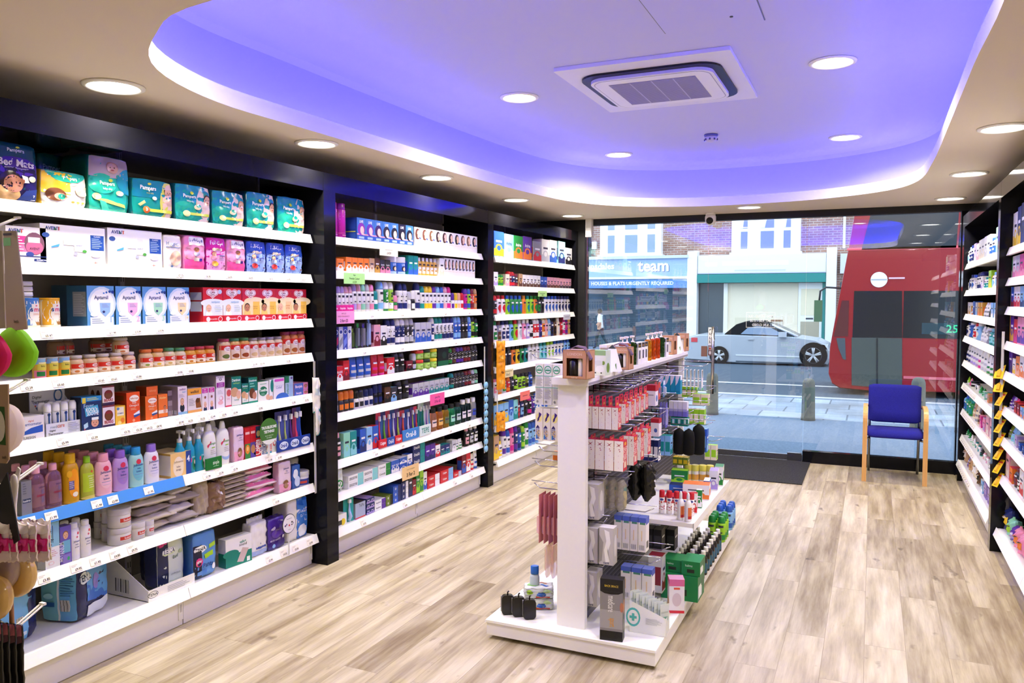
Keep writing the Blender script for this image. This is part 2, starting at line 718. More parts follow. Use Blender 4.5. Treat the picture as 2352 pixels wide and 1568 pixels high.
def jar(food, band, lid, label=(), name='baby_food_jar'):
    def lab(b):
        return [('r', 0, .12, 1, .56, b), *label]
    return bottle(food, JARP, JARCAP, lid, lab(band), name, 'plastic', seg=16, capname='lid')


def tube_stand(col, capc, label=(), name='tube', mat='plastic', cols=None):
    """a squeeze tube standing on its cap"""
    def mk(w, h, d):
        R, D = w / 2, min(d, w * .62) / 2
        rings = [(.72 * R, .95 * D, 0), (.76 * R, D, .01 * h), (.80 * R, D, .13 * h)]
        body = [(.82 * R, D, .13 * h), (.90 * R, D, .2 * h), (.94 * R, .8 * D, .5 * h), (.98 * R, .4 * D, .82 * h), (R, .10 * D, .96 * h), (R, .08 * D, h)]
        m = MB()
        loft(m, rings, 14, capc)
        loft(m, body, 14, col, cols)
        pr = [(b[0] / R, b[2] / h) for b in body]
        pd = [(b[1] / D, b[2] / h) for b in body]

        def mp(u, v, o):
            t = max(-.985, min(.985, u / R))
            a = math.asin(t)
            return ((interp(pr, v / h) * R) * math.sin(a), -(interp(pd, v / h) * D) * math.cos(a) - o - .0004, v)
        m.art(label, w, h, mp, True, .0002)
        return Proto(name, [(name, m.mesh(name, mat), None)])
    return mk


def blister(card, shapes=(), bub=None, bubc='e8e8f0', name='blister_pack', hole=True, bubd=.5, mat='card'):
    """a printed card with a moulded plastic bubble; bub = (u0, v0, u1, v1)"""
    def mk(w, h, d):
        m = MB()
        t = .0015
        m.box(-w / 2, w / 2, 0, t, 0, h, card)
        m.art(shapes, w, h, lambda u, v, o: (u, -o, v))
        if hole:
            m.art([('e', .5, .95, .09, .018, '202020')], w, h, lambda u, v, o: (u, -o - .001, v))
        parts = [('backing_card', m.mesh('backing_card', mat), None)]
        if bub:
            u0, v0, u1, v1 = bub
            b = MB()
            D = d * bubd
            x0, x1, z0, z1 = (u0 - .5) * w, (u1 - .5) * w, v0 * h, v1 * h
            i = .14 * min(x1 - x0, z1 - z0)
            vs = [(x0, 0, z0), (x1, 0, z0), (x1, 0, z1), (x0, 0, z1), (x0 + i, -D, z0 + i), (x1 - i, -D, z0 + i), (x1 - i, -D, z1 - i), (x0 + i, -D, z1 - i)]
            b.add(vs, [(4, 5, 6, 7), (0, 1, 5, 4), (1, 2, 6, 5), (2, 3, 7, 6), (3, 0, 4, 7)], bubc)
            parts.append(('bubble', b.mesh('bubble', 'film'), None))
        return Proto(name, parts)
    return mk


def brush_blister(card, brushc, top, foot='2a5fb8', name='toothbrush_pack'):
    def mk(w, h, d):
        m = MB()
        m.box(-w / 2, w / 2, 0, .0015, 0, h, card)
        m.art([('r', 0, .8, 1, 1, top), ('r', 0, 0, 1, .10, foot)], w, h, lambda u, v, o: (u, -o, v))
        b = MB()
        b.tube([(-w * .05, -d * .3, h * .06), (w * .06, -d * .4, h * .22), (-w * .03, -d * .3, h * .45), (0, -d * .25, h * .7), (0, -d * .25, h * .78)], [w * .13, w * .16, w * .11, w * .06, w * .05], brushc, 8)
        b.box(-w * .12, w * .12, -d * .55, -d * .15, h * .76, h * .90, 'f2f4fa')
        return Proto(name, [('backing_card', m.mesh('backing_card', 'card'), None), ('brush', b.mesh('brush', 'plastic'), None)])
    return mk


def pillow_bag(base, shapes=(), name='cotton_bag', mat='film', lump=.004, speck=None):
    """a soft film bag lying or standing: a lens-shaped cushion with crimped ends"""
    def mk(w, h, d):
        m = MB()
        N = 12
        sd = w * 31 + h * 17

        def P(x, z, s):
            e = max(0, (1 - abs(x) ** 3)) * max(0, (1 - z ** 4))
            n = lump * (math.sin(7 * x + 3 * z + sd) + math.sin(11 * z - 4 * x + sd) + math.sin(17 * x * z + sd))
            return (w / 2 * x, s * d / 2 * (.2 + .8 * e ** .4) + n * (.3 + e), h / 2 * (z + 1) + n * .6)
        for s in (-1, 1):
            vs = [P(-1 + 2 * i / N, -1 + 2 * j / N, s) for j in range(N + 1) for i in range(N + 1)]
            fs = []
            for j in range(N):
                for i in range(N):
                    f = (j * (N + 1) + i, j * (N + 1) + i + 1, (j + 1) * (N + 1) + i + 1, (j + 1) * (N + 1) + i)
                    fs.append(f if s < 0 else tuple(reversed(f)))
            m.add(vs, fs, base, True)
        edge = [(-1 + 2 * i / N, -1) for i in range(N)] + [(1, -1 + 2 * i / N) for i in range(N)] + [(1 - 2 * i / N, 1) for i in range(N)] + [(-1, 1 - 2 * i / N) for i in range(N)]
        vs = [P(x, z, -1) for x, z in edge] + [P(x, z, 1) for x, z in edge]
        n = len(edge)
        m.add(vs, [(i, (i + 1) % n, n + (i + 1) % n, n + i)[::-1] for i in range(n)], base, True)

        def mp(u, v, o):
            p = P(2 * u / w, 2 * v / h - 1, -1)
            return (p[0], p[1] - o - .001, p[2])
        m.art(shapes, w, h, mp, True)
        z0 = min(v[2] for v in m.v)
        m.v = [(v[0], v[1], v[2] - z0) for v in m.v]
        return Proto(name, [(name, m.mesh(name, mat), None)])
    return mk


def baby(cu, cv, s, a=1., hair='3a2418', skin='e6b491', shirt=None):
    """a printed child's head (and shirt): a plain face with hair, eyes and mouth"""
    r = []
    if shirt:
        r.append(('e', cu, cv - 1.7 * s * a, 1.25 * s, 1.25 * s * a, shirt))
    r += [('e', cu, cv + .18 * s * a, 1.02 * s, 1.02 * s * a, hair), ('e', cu, cv - .08 * s * a, .92 * s, .98 * s * a, skin),
          ('e', cu - .35 * s, cv, .1 * s, .12 * s * a, '2a1c14'), ('e', cu + .35 * s, cv, .1 * s, .12 * s * a, '2a1c14'), ('e', cu, cv - .5 * s * a, .28 * s, .10 * s * a, 'b0544c')]
    return r


def lines(u0, v0, u1, v1, n, c='8890a0'):
    st = (v1 - v0) / n
    return [('r', u0, v1 - (i + .55) * st, u0 + (u1 - u0) * (.7 + .3 * ((i * 7) % 5) / 4), v1 - (i + .2) * st, c) for i in range(n)]


def bars(u0, v0, u1, v1, n=9):
    r = [('r', u0, v0, u1, v1, 'f4f4f4')]
    for i in range(n):
        x = u0 + (u1 - u0) * (i + .3) / n
        r.append(('r', x, v0, x + (u1 - u0) * (.25 + .3 * (i % 3 == 0)) / n, v1, '202020'))
    return r


# ---------------------------------------------------------------- shelving
class Shelf:
    def __init__(s, unit, face, XF, z, phrase):
        s.unit, s.face, s.XF, s.z, s.phrase = unit, face, XF, z, phrase
        s.rot = PI / 2 if face > 0 else -PI / 2
        zs = [2.36] + {'L': ZL, 'M': globals().get('ZM'), 'T': globals().get('ZT'), 'F': globals().get('ZF'), 'N': globals().get('ZN')}[unit]
        s.clear = zs[zs.index(z) - 1] - z - .054


def run(S, p0, p1, n, top, name_desc, cat, makers, d=.08, rows=1, gap=.05, inset=.02, group=None, dz=0., h=None, w=None, tilt=0., rgap=.008, name=None, hs=None, first=1):
    """n products side by side on shelf S between image columns p0 and p1; top: image row of the top of the one nearest p0 (or h given)"""
    X = S.XF - S.face * inset
    z = S.z + dz
    ya, yb = yat(p0, X, z), yat(p1, X, z)
    y0, y1 = min(ya, yb), max(ya, yb)
    pitch = (y1 - y0) / n
    W_ = w or pitch * (1 - gap)
    if h is None:
        h = zat(top, X, ya) - z
    makers = makers if isinstance(makers, (list, tuple)) else [makers]
    descs = name_desc if isinstance(name_desc, (list, tuple)) else [name_desc]
    h = min(h, S.clear - dz if dz >= 0 and not hs else h)
    protos = [mk(W_, (hs[i % len(hs)] if hs else 1) * h, d) for i, mk in enumerate(makers)]
    for r in range(rows):
        for i in range(n):
            j = n - 1 - i if S.face > 0 else i
            y = y1 - pitch * (i + .5)
            x = X - S.face * (d / 2 + r * (d + rgap))
            o = protos[j % len(protos)].put((x, y, z + .001), S.rot + tilt, '', cat, (group or None), name)
            PEND.append((o, descs[j % len(descs)], S.phrase, y, r))


PEND = []
PAL = dict(white='f2f2f4', cream='f0e4cc', black='15151a', grey='8c8e96', silver='c4c6cc', navy='1f2a68', blue='2f5fc0', sky='86bdf0', aqua='8cd8dc', teal='14908c', green='1f8a3c', lime='9cd62c', olive='6c8028', yellow='f2cc24', gold='d8a640', orange='f08028', red='d42430', maroon='7c1c2c', pink='f090b4', magenta='d8248c', purple='5c2c9c', lilac='b49cdc', brown='5c3a26', tan='c8a078', kraft='c09468', amber='d88c1c', charcoal='34343c', rose='e8a8b8', mint='90d8b4', peach='f4b894')
KW = {'can': 1, 'bottle': 1.1, 'box': 1.3, 'tube': 1.1, 'roll': .9, 'lotion': 1.25, 'tub': 1.5, 'bag': 1.8, 'pump': 1.2, 'flat': 2.6}
KN = {'can': ('spray can', 'spray_can'), 'bottle': ('bottle', 'bottle'), 'box': ('box', 'carton'), 'tube': ('tube', 'squeeze_tube'), 'roll': ('roll-on bottle', 'roll_on_bottle'), 'lotion': ('lotion bottle', 'lotion_bottle'), 'tub': ('tub', 'cream_tub'), 'bag': ('soft pack', 'soft_pack'), 'pump': ('pump bottle', 'pump_bottle'), 'flat': ('long box', 'carton')}


def simple(kind, c, c2, word):
    A, B = PAL[c], PAL[c2]
    ink = 'f4f4f6' if sum(lin(A)[:3]) < .9 else '303048'
    wd = [('t', word, .5, .62, .14, ink, {'w': .84, 'b': .02})] if word else [('r', .2, .58, .8, .66, ink)]
    if kind in ('can', 'roll') and word:
        wd = [('t', word, .5, .45, .36, ink, {'rot': 1, 'w': .44, 'b': .02})]
    if kind == 'can':
        return bottle(A, SLOPECAN, SLOPECAP, B, [('r', 0, .10, 1, .30, B), *wd, ('r', .3, .36, .7, .40, ink)], 'spray_can', 'plastic', 1, 12, split=False)
    if kind == 'roll':
        return bottle(A, ROLLON, ROLLCAP, B, [('r', .1, .12, .9, .38, B), *wd], 'roll_on_bottle', 'plastic', .8, 12, split=False)
    if kind == 'bottle':
        return bottle(A, OILB, CAPW, B, [('r', .1, .14, .9, .5, B), ('r', .25, .28, .75, .36, A), *wd[:1]], 'bottle', 'plastic', .6, 12, split=False)
    if kind == 'lotion':
        return bottle(A, LOTION, CAPW, B, [('e', .5, .36, .34, .18, B), *wd, ('r', .3, .14, .7, .18, B)], 'lotion_bottle', 'plastic', .55, 12, split=False)
    if kind == 'pump':
        return bottle(A, PUMP, None, 'f0f0f0', [('r', .1, .1, .9, .4, B), *wd[:1]], 'pump_bottle', 'plastic', .7, 12, pump=True, split=False)
    if kind == 'tub':
        return bottle(A, TUBP, TUBCAP, B, [('r', 0, .2, 1, .5, B)], 'cream_tub', 'plastic', 1, 14, split=False)
    if kind == 'tube':
        return tube_stand(A, B, [('r', .1, .3, .9, .42, B), *wd], 'squeeze_tube')
    if kind == 'bag':
        return pillow_bag(A, [('r', .1, .3, .9, .7, B), *wd], 'soft_pack', 'film', .004)
    if kind == 'flat':
        return carton(A, [('r', .62, 0, 1, 1, B), ('t', word or 'o', .32, .5, .42, ink, {'w': .52, 'b': .02})], [], A, A)
    return carton(A, [('r', 0, .05, 1, .34, B), ('e', .5, .36, .34, .16, B), ('e', .5, .36, .2, .1, A), *wd], [('r', .1, .2, .9, .7, B)], A, B)


def mix(S, p0, p1, top, spec, d=.055, inset=.02, dz=0.):
    """a row of small goods; spec tokens kind.colour.second[.count[.height[.word]]] from image column p0 to p1; '-n' leaves room"""
    X, z = S.XF - S.face * inset, S.z + dz
    ya, yb = yat(p0, X, z), yat(p1, X, z)
    h = zat(top, X, ya) - z
    T = []
    for tok in spec.split():
        if tok[0] == '-':
            T.append((None, float(tok[1:])))
            continue
        q = tok.split('.')
        q += [''] * (6 - len(q))
        T.append((q, KW[q[0]] * int(q[3] or 1)))
    tot = sum(t[1] for t in T)
    y = ya
    for q, wt in T:
        dy = (yb - ya) * wt / tot
        if q:
            n = int(q[3] or 1)
            hh = min(h * (float(q[4]) / 100 if q[4] else 1), S.clear - dz)
            w = min(abs(dy) / n * .94, hh * 1.1 if q[0] != 'flat' else 9)
            if q[0] in ('can', 'tub'):
                w = min(w, d * 1.35)
            dd = w if q[0] in ('can', 'tub') else min(d, w * 1.1) if q[0] not in ('box', 'flat') else d
            P = simple(q[0], q[1], q[2], q[5].replace('_', ' '))(w, hh, dd)
            for k in range(n):
                yy = y + dy * (k + .5) / n
                o = P.put((X - S.face * dd / 2, yy, z + .001), S.rot, '', KN[q[0]][0], None, KN[q[0]][1])
                PEND.append((o, f'{q[1]} {KN[q[0]][0]} with {q[2]} ' + {'can': 'cap', 'roll': 'cap', 'bottle': 'cap', 'lotion': 'cap', 'tube': 'cap', 'tub': 'lid', 'pump': 'label', 'box': 'panel', 'flat': 'end', 'bag': 'label'}[q[0]], S.phrase, yy, 0))
        y += dy


def finish_labels():
    by = {}
    for o, ds, ph, y, r in PEND:
        by.setdefault((ds, ph), []).append((r, -y, o))
    for (ds, ph), v in by.items():
        v.sort(key=lambda t: t[:2])
        cnt = {}
        nrow = {}
        for r, _, o in v:
            nrow[r] = nrow.get(r, 0) + 1
        for r, _, o in v:
            cnt[r] = cnt.get(r, 0) + 1
            row = '' if r == 0 else f', {ORD[r + 1]} row back'
            od = ORD[cnt[r]] if cnt[r] < len(ORD) else str(cnt[r])
            ps = ph.replace('the ', '', 1)
            if nrow[r] == 1:
                tr = [f'{ds}{row} on {ph}', f'{ds}{row}, {ps}']
            else:
                tr = [f'{ds}, {od} from the window{row} on {ph}', f'{ds}, {od} from the window{row}, {ps}', f'{ds}, {od} from window{row}, {ps}']
            for lb in tr:
                if len(lb.replace(',', ' ').split()) <= 16:
                    break
            o['label'] = lb


def shelving(unit, face, XF, y0, y1, nb, zs, depth, labels, tickets=None, lipc=None, tag_text=None, wallgap=.0, plinth_back=.03):
    """open wall shelving in nb bays; zs[-1] is the base shelf"""
    f = face
    bw = (y1 - y0) / nb
    Xb = XF - f * depth
    lo, hi = (Xb, XF) if f > 0 else (XF, Xb)
    mesh_cache = {}
    for b in range(nb):
        a0, a1 = y0 + b * bw, y0 + (b + 1) * bw
        root = thing('shelving_bay', labels[b], 'shelving', ((Xb + XF) / 2, (a0 + a1) / 2, 0), 0, None)
        ox, oy = (Xb + XF) / 2, (a0 + a1) / 2

        def loc(o):
            return o
        # back panel
        m = MB()
        xa, xb = (Xb - ox, Xb - ox + f * .02)
        m.box(min(xa, xb), max(xa, xb), a0 - oy, a1 - oy, .0, 2.32, 'ffffff')
        link('back_panel', m.mesh('back_panel', 'panel_grey'), root)
        # slotted uprights at each side of the bay
        for yy in (a0, a1):
            m = MB()
            s = 1 if yy == a0 else -1
            ya_, yb_ = yy - oy, yy - oy + s * .014
            xa, xb = (Xb - ox + f * .02, Xb - ox + f * .034)
            m.box(min(xa, xb), max(xa, xb), min(ya_, yb_), max(ya_, yb_), 0, 2.3, 'c8c4c0')
            for k in range(36):
                xx = Xb - ox + f * .0345
                z_ = .12 + k * .06
                m.add([(xx, (ya_ + yb_) / 2 - .002, z_), (xx, (ya_ + yb_) / 2 + .002, z_), (xx, (ya_ + yb_) / 2 + .002, z_ + .03), (xx, (ya_ + yb_) / 2 - .002, z_ + .03)], [(0, 1, 2, 3)], '202020')
            link('upright', m.mesh('upright', 'card'), root)
        for si, z in enumerate(zs):
            base = si == len(zs) - 1
            ex = .022 if base else 0.
            m = MB()
            g = .002
            ya_, yb_ = a0 - oy + g, a1 - oy - g
            xs = [Xb - ox + f * .036, XF - ox + f * (ex - .012)]
            m.box(min(xs), max(xs), ya_, yb_, z - .018, z, 'f6f5f3')
            # sloping front lip
            x0_, x1_ = XF - ox + f * (ex - .012), XF - ox + f * ex
            pts = [(x0_, z + .006), (x0_ - f * .003, z + .006), (x0_ - f * .003, z - .046), (x1_ + f * .006, z - .046)]
            vs = [(p[0], ya_, p[1]) for p in pts] + [(p[0], yb_, p[1]) for p in pts]
            fs = [(0, 1, 2, 3), (7, 6, 5, 4)] + [(i, 4 + i, 4 + (i + 1) % 4, (i + 1) % 4) for i in range(4)]
            if f < 0:
                fs = [tuple(reversed(q)) for q in fs]
            m.add(vs, fs, (lipc or {}).get((si, b), 'f8f7f5'))
            sh = link('shelf', m.mesh('shelf', 'card'), root)
            for (tb, ty, txt) in (tickets or {}).get(si, []):
                if tb != b:
                    continue
                k = (txt,)
                if k not in mesh_cache:
                    t = MB()
                    wv, hv = .055, .036
                    t.box(-wv / 2, wv / 2, -.0006, 0, -hv / 2, hv / 2, 'fbf3ea')
                    t.art([('t', 'PHARMACY', .34, .80, .10, '9a9490', {'w': .5, 'b': 0}), ('r', .1, .6, .5, .64, 'c0b8b0'), ('t', txt, .62, .26, .26, '55504c', {'w': .6, 'b': .02})] if False else [('r', .08, .78, .6, .83, 'b8b0aa'), ('r', .08, .64, .45, .69, 'b8b0aa'), ('t', txt, .62, .26, .30, '55504c', {'w': .6, 'b': .02})], wv, hv, lambda u, v, o: (u, -.0006 - o, v - hv / 2))
                    mesh_cache[k] = t.mesh('price_ticket', 'card')
                o = link('price_ticket', mesh_cache[k], sh)
                sl = math.atan2(.018, .052)
                o.location = ((x0_ + x1_ + f * .006) / 2 + f * .002, ty - oy, z - .021)
                o.rotation_euler = (-sl, 0, PI / 2 if f > 0 else -PI / 2)
        # plinth with end brackets
        m = MB()
        xs = [XF - ox - f * (plinth_back + .015), XF - ox - f * plinth_back]
        m.box(min(xs), max(xs), a0 - oy + .004, a1 - oy - .004, .002, zs[-1] - .047, 'efece8')
        link('plinth', m.mesh('plinth', 'card'), root)
        m = MB()
        xs = [XF - ox - f * plinth_back, XF - ox - f * (plinth_back - .006)]
        m.box(min(xs), max(xs), a1 - oy - .03, a1 - oy - .004, .03, zs[-1] - .05, 'f2f0ee')
        for k in (0, 1):
            xx = XF - ox - f * (plinth_back - .0066)
            yy = a1 - oy - .022 + k * .008
            vs = [(xx, yy, .07), (xx, yy + .002, .07), (xx, yy + .002, .11), (xx, yy, .11)]
            m.add(vs, [(0, 1, 2, 3)], '303030')
        link('plinth_bracket', m.mesh('plinth_bracket', 'card'), root)
# ---------------------------------------------------------------- room shell
XL, XR, YB, YW, ZC, ZU = -3.64, 1.36, -2.2, 8.6, 2.55, 2.95
struct('floor', MB().box(XL, XR, YB, YW + .06, -.06, 0), 'floor_planks')
struct('wall_left', MB().box(XL - .1, XL, YB, YW + .1, 0, 3.1), 'wall_paint')
struct('wall_right', MB().box(XR, XR + .1, YB, YW + .1, 0, 3.1), 'wall_paint')
struct('wall_rear', MB().box(XL, XR, YB - .1, YB, 0, 3.1), 'wall_paint')
struct('wall_front', MB().box(XL, -2.97, YW - .05, YW + .1, 0, 3.1).box(.76, XR, YW - .05, YW + .1, 0, 3.1).box(-2.97, .76, YW - .05, YW + .1, ZC + .001, 3.1), 'black_matte')
struct('trim_1', MB().box(-2.97, .76, YW - .06, YW + .04, 2.482, ZC), 'black_matte')          # dark head of the shop window
struct('trim_2', MB().box(-.62, .76, YW - .05, YW + .03, 0, .118), 'black_gloss')             # skirting under the fixed pane
struct('trim_3', MB().box(.735, .79, YW - .07, YW + .03, 0, 2.482), 'black_gloss')            # jamb

RIM0 = [(-1.82, 1.86), (-2.25, 2.02), (-2.58, 2.32), (-2.75, 2.81), (-2.755, 3.42), (-2.745, 4.3), (-2.72, 5.31), (-2.65, 6.3), (-2.52, 6.98), (-2.2, 7.48), (-1.6, 7.76), (-.95, 7.76), (-.39, 7.62), (.08, 7.28), (.29, 6.78), (.335, 5.87), (.335, 4.62), (.33, 3.55), (.33, 2.7), (.2, 2.2), (-.1, 1.95), (-.6, 1.86)]


def smooth_loop(P, k=5):
    out, n = [], len(P)
    for i in range(n):
        p0, p1, p2, p3 = (Vector(P[(i + j - 1) % n]) for j in range(4))
        for s in range(k):
            t = s / k
            out.append(.5 * ((2 * p1) + (p2 - p0) * t + (2 * p0 - 5 * p1 + 4 * p2 - p3) * t * t + (3 * p1 - p0 - 3 * p2 + p3) * t ** 3))
    return out


RIM = smooth_loop(RIM0)


def offs(L, d):
    out, n = [], len(L)
    for i in range(n):
        t = (L[(i + 1) % n] - L[i - 1]).normalized()
        out.append(L[i] + d * Vector((t.y, -t.x)))
    return out


_c = Vector((-1.2, 4.8))
if (offs(RIM, .1)[0] - _c).length < (RIM[0] - _c).length:
    def out_(L, d): return offs(L, -d)
else:
    def out_(L, d): return offs(L, d)


def to_rect(p):
    d = p - _c
    t = 1e9
    for k, lo, hi in ((0, XL, XR), (1, YB, YW + .05)):
        if abs(d[k]) > 1e-9:
            t = min(t, ((hi if d[k] > 0 else lo) - _c[k]) / d[k])
    return _c + d * t


n = len(RIM)
m = MB()
ins = list(RIM)
ous = [to_rect(p) for p in RIM]
vs = [(p.x, p.y, ZC) for p in ins] + [(p.x, p.y, ZC) for p in ous]
fs = [(i, n + i, n + (i + 1) % n, (i + 1) % n) for i in range(n)]
for i in range(n):   # the four corners of the room
    a, b = ous[i], ous[(i + 1) % n]
    if abs(a.x - b.x) > 1e-4 and abs(a.y - b.y) > 1e-4:
        cx = XL if min(a.x, b.x) < XL + 1e-3 else XR
        cyy = YB if min(a.y, b.y) < YB + 1e-3 else YW + .05
        vs.append((cx, cyy, ZC))
        fs.append((n + i, len(vs) - 1, n + (i + 1) % n))
m.add(vs, fs, 'ffffff')
struct('ceiling', m, 'ceiling_bounce_tint')
# raised tray: lip, ledge behind it, coved wall and top
R1, LIPH = out_(RIM, .008), .085
LED0, LED1 = out_(RIM, .03), out_(RIM, .14)
m = MB()


def band(A, za, B, zb, col='ffffff', sm=True):
    vs = [(p.x, p.y, za) for p in A] + [(p.x, p.y, zb) for p in B]
    m.add(vs, [(i, (i + 1) % n, n + (i + 1) % n, n + i) for i in range(n)], col, sm)


band(RIM, ZC, RIM, ZC + LIPH)
band(RIM, ZC + LIPH, LED0, ZC + LIPH, sm=False)
band(LED0, ZC + LIPH, LED0, ZC + .03)
band(LED0, ZC + .03, LED1, ZC + .03, sm=False)
struct('trim_4', m, 'lip_paint')
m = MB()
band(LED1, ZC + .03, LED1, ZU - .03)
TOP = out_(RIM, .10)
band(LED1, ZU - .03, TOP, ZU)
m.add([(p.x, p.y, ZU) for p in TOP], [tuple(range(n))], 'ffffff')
struct('ceiling_tray', m, 'cove_led_tint')
# the light strip lying on the ledge
m = MB()
band(out_(RIM, .050), ZC + .045, out_(RIM, .075), ZC + .045, sm=False)
tag(link('light_strip', m.mesh('light_strip', 'led_strip')), 'violet blue light strip hidden on the ledge of the raised ceiling', 'light strip')


def downlight(x, y, z, label, r=.1, power=DOWN_W, group=None):
    t = thing('downlight', label, 'ceiling light', (x, y, z), 0, group)
    m = MB()
    m.lathe([(r * 1.25, -.001), (r * 1.24, -.006), (r * 1.12, -.012), (r * 1.03, -.010), (r, -.002)], 36, 'f2efe9')
    link('bezel', m.mesh('bezel', 'card'), t)
    m = MB()
    m.lathe([(.001, -.0035), (r * 1.01, -.0035)], 36, 'ffffff')
    m.f.pop()
    m.c.pop()
    m.s.pop()
    link('lens', m.mesh('lens', 'lamp_lens'), t)
    L = bpy.data.lights.new('lamp', 'AREA')
    L.shape = 'DISK'
    L.size = r * 1.8
    L.energy = power
    L.color = DOWN_C
    L.spread = math.radians(150)
    o = bpy.data.objects.new('lamp', L)
    COL.objects.link(o)
    o.parent = t
    o.location = (0, 0, -.014)


for k, y in enumerate((1.05, 2.42, 3.77, 5.16, 6.59, 8.06)):
    if k != 0:
        downlight(-2.945, y, ZC, f'round ceiling downlight above the black fascia, {ORD[6 - k]} from the window')
    else:
        downlight(-2.945, y, ZC, 'round ceiling downlight over the near end of the baby goods wall')
downlight(-1.11, 8.01, ZC, 'round ceiling downlight over the door beside the camera dome')
for k, y in enumerate((1.5, 3.2, 4.88, 6.53, 8.04)):
    downlight(.60, y, ZC, f'round ceiling downlight along the plain opposite side, {ORD[5 - k]} from the window')
for x, w_ in ((-2.1, 'baby goods wall'), (-.23, 'chair')):
    for y, q in ((2.5, 'third'), (4.75, 'second'), (6.95, 'first')):
        downlight(x, y, ZU, f'downlight in the violet ceiling on the {w_} side, {q} from the window')

# air-conditioning cassette, its white tinted violet for the LED light around it
t = thing('air_conditioner', 'white square ceiling air conditioner with a black slot around its grille', 'air conditioner', (-1.18, 4.77, ZU))


def rrect(hx, hy, r, k=6):
    out = []
    for cx, cyy, a0 in ((hx - r, hy - r, 0), (-hx + r, hy - r, PI / 2), (-hx + r, -hy + r, PI), (hx - r, -hy + r, 1.5 * PI)):
        for i in range(k + 1):
            a = a0 + PI / 2 * i / k
            out.append((cx + r * math.cos(a), cyy + r * math.sin(a)))
    return out


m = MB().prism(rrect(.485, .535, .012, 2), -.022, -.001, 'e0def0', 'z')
link('casing', m.mesh('casing', 'card'), t)
m = MB().prism(rrect(.40, .40, .13), -.034, -.0225, '08080a', 'z')
link('air_slot', m.mesh('air_slot', 'card'), t)
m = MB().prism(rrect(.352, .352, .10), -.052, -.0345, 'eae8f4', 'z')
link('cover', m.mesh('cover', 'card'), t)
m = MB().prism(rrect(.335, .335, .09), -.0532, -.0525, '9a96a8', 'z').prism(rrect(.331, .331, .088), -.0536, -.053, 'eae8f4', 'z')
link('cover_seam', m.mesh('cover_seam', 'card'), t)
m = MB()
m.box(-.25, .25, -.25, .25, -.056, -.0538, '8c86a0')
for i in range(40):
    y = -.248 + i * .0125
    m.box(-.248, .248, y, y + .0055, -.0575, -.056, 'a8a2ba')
for x in (-.125, 0, .125):
    m.box(x - .003, x + .003, -.25, .25, -.0578, -.056, 'b8b2c8')
link('grille', m.mesh('grille', 'card'), t)
# smoke detector
t = thing('smoke_detector', 'small white smoke detector on the violet ceiling past the air conditioner', 'smoke detector', (-1.19, 6.42, ZU))
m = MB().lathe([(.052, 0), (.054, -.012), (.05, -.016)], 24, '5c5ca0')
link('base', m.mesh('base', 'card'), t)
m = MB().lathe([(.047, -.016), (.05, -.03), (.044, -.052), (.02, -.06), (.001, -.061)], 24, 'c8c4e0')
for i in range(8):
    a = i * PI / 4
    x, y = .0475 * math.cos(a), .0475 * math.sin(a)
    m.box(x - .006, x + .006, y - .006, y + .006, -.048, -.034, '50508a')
link('sensor_head', m.mesh('sensor_head', 'card'), t)
# access hatch
t = thing('access_hatch', 'white access hatch flush in the ceiling before the air conditioner', 'hatch', (-.72, 3.3, ZU))
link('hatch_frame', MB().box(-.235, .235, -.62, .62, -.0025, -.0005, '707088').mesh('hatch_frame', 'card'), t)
link('hatch_panel', MB().box(-.23, .23, -.615, .615, -.0045, -.002, 'f3f2f5').mesh('hatch_panel', 'cove_led_tint'), t)
link('latch', MB().lathe([(.008, -.0075), (.008, -.004)], 12, '30303a', 1, .1, .5).mesh('latch', 'card'), t)
# dome camera
t = thing('security_camera', 'white security camera with a dark lens under the window head', 'camera', (-1.55, 8.4, ZC))
link('mount', MB().lathe([(.05, 0), (.05, -.02)], 24, 'f4f2ee').mesh('mount', 'plastic'), t)
m = MB().lathe([(.048, -.02), (.056, -.04), (.056, -.075), (.045, -.11), (.02, -.125), (.001, -.128)], 24, 'f4f2f0')
link('housing', m.mesh('housing', 'plastic'), t)
m = MB().tube([(0, -.03, -.078), (0, -.058, -.086), (0, -.066, -.088)], [.036, .034, .012], '17171d', 16)
link('lens', m.mesh('lens', 'plastic'), t)
tag(link('motion_sensor', MB().box(-.035, .035, -.035, .03, -.20, -.001, 'e9e4dc').box(-.03, .03, -.04, -.035, -.18, -.1, 'f6f4f0').mesh('motion_sensor', 'card'), None, (-2.9, 8.5, ZC)), 'slim white motion sensor in the top corner of the window', 'sensor')

# black shelf surrounds: fascia boards and pillars
XP, XQ = -3.05, .738
m = MB()
k = 5


def fascia(nm, x0, x1, y0, y1, z0=2.31, z1=2.42):
    struct(nm, MB().box(x0, x1, y0, y1, z0, z1), 'black_gloss')


fascia('trim_5', -3.63, XP, 1.0, 3.962)
fascia('trim_6', -3.63, XP, 3.966, 6.232)
fascia('trim_7', -3.63, XP, 6.236, 8.59)
fascia('trim_8', XQ, 1.35, 6.02, 8.42, 2.31, 2.42)
fascia('trim_9', XQ, 1.35, 2.0, 6.016, 2.31, 2.42)
Y1a, Y1b = 3.967, 4.082
Y2a, Y2b = yat(1121, XP, .3), yat(1133, XP, .3)
for i, (x0, x1, y0, y1) in enumerate(((-3.63, XP, Y1a, Y1b), (-3.63, XP, Y2a, Y2b), (-3.63, XP, 8.47, 8.585), (XQ, 1.35, 6.02, 6.115), (XQ, 1.35, 8.27, 8.42))):
    struct(f'trim_{10 + i}', MB().box(x0, x1, y0, y1, 0, 2.31), 'black_gloss')

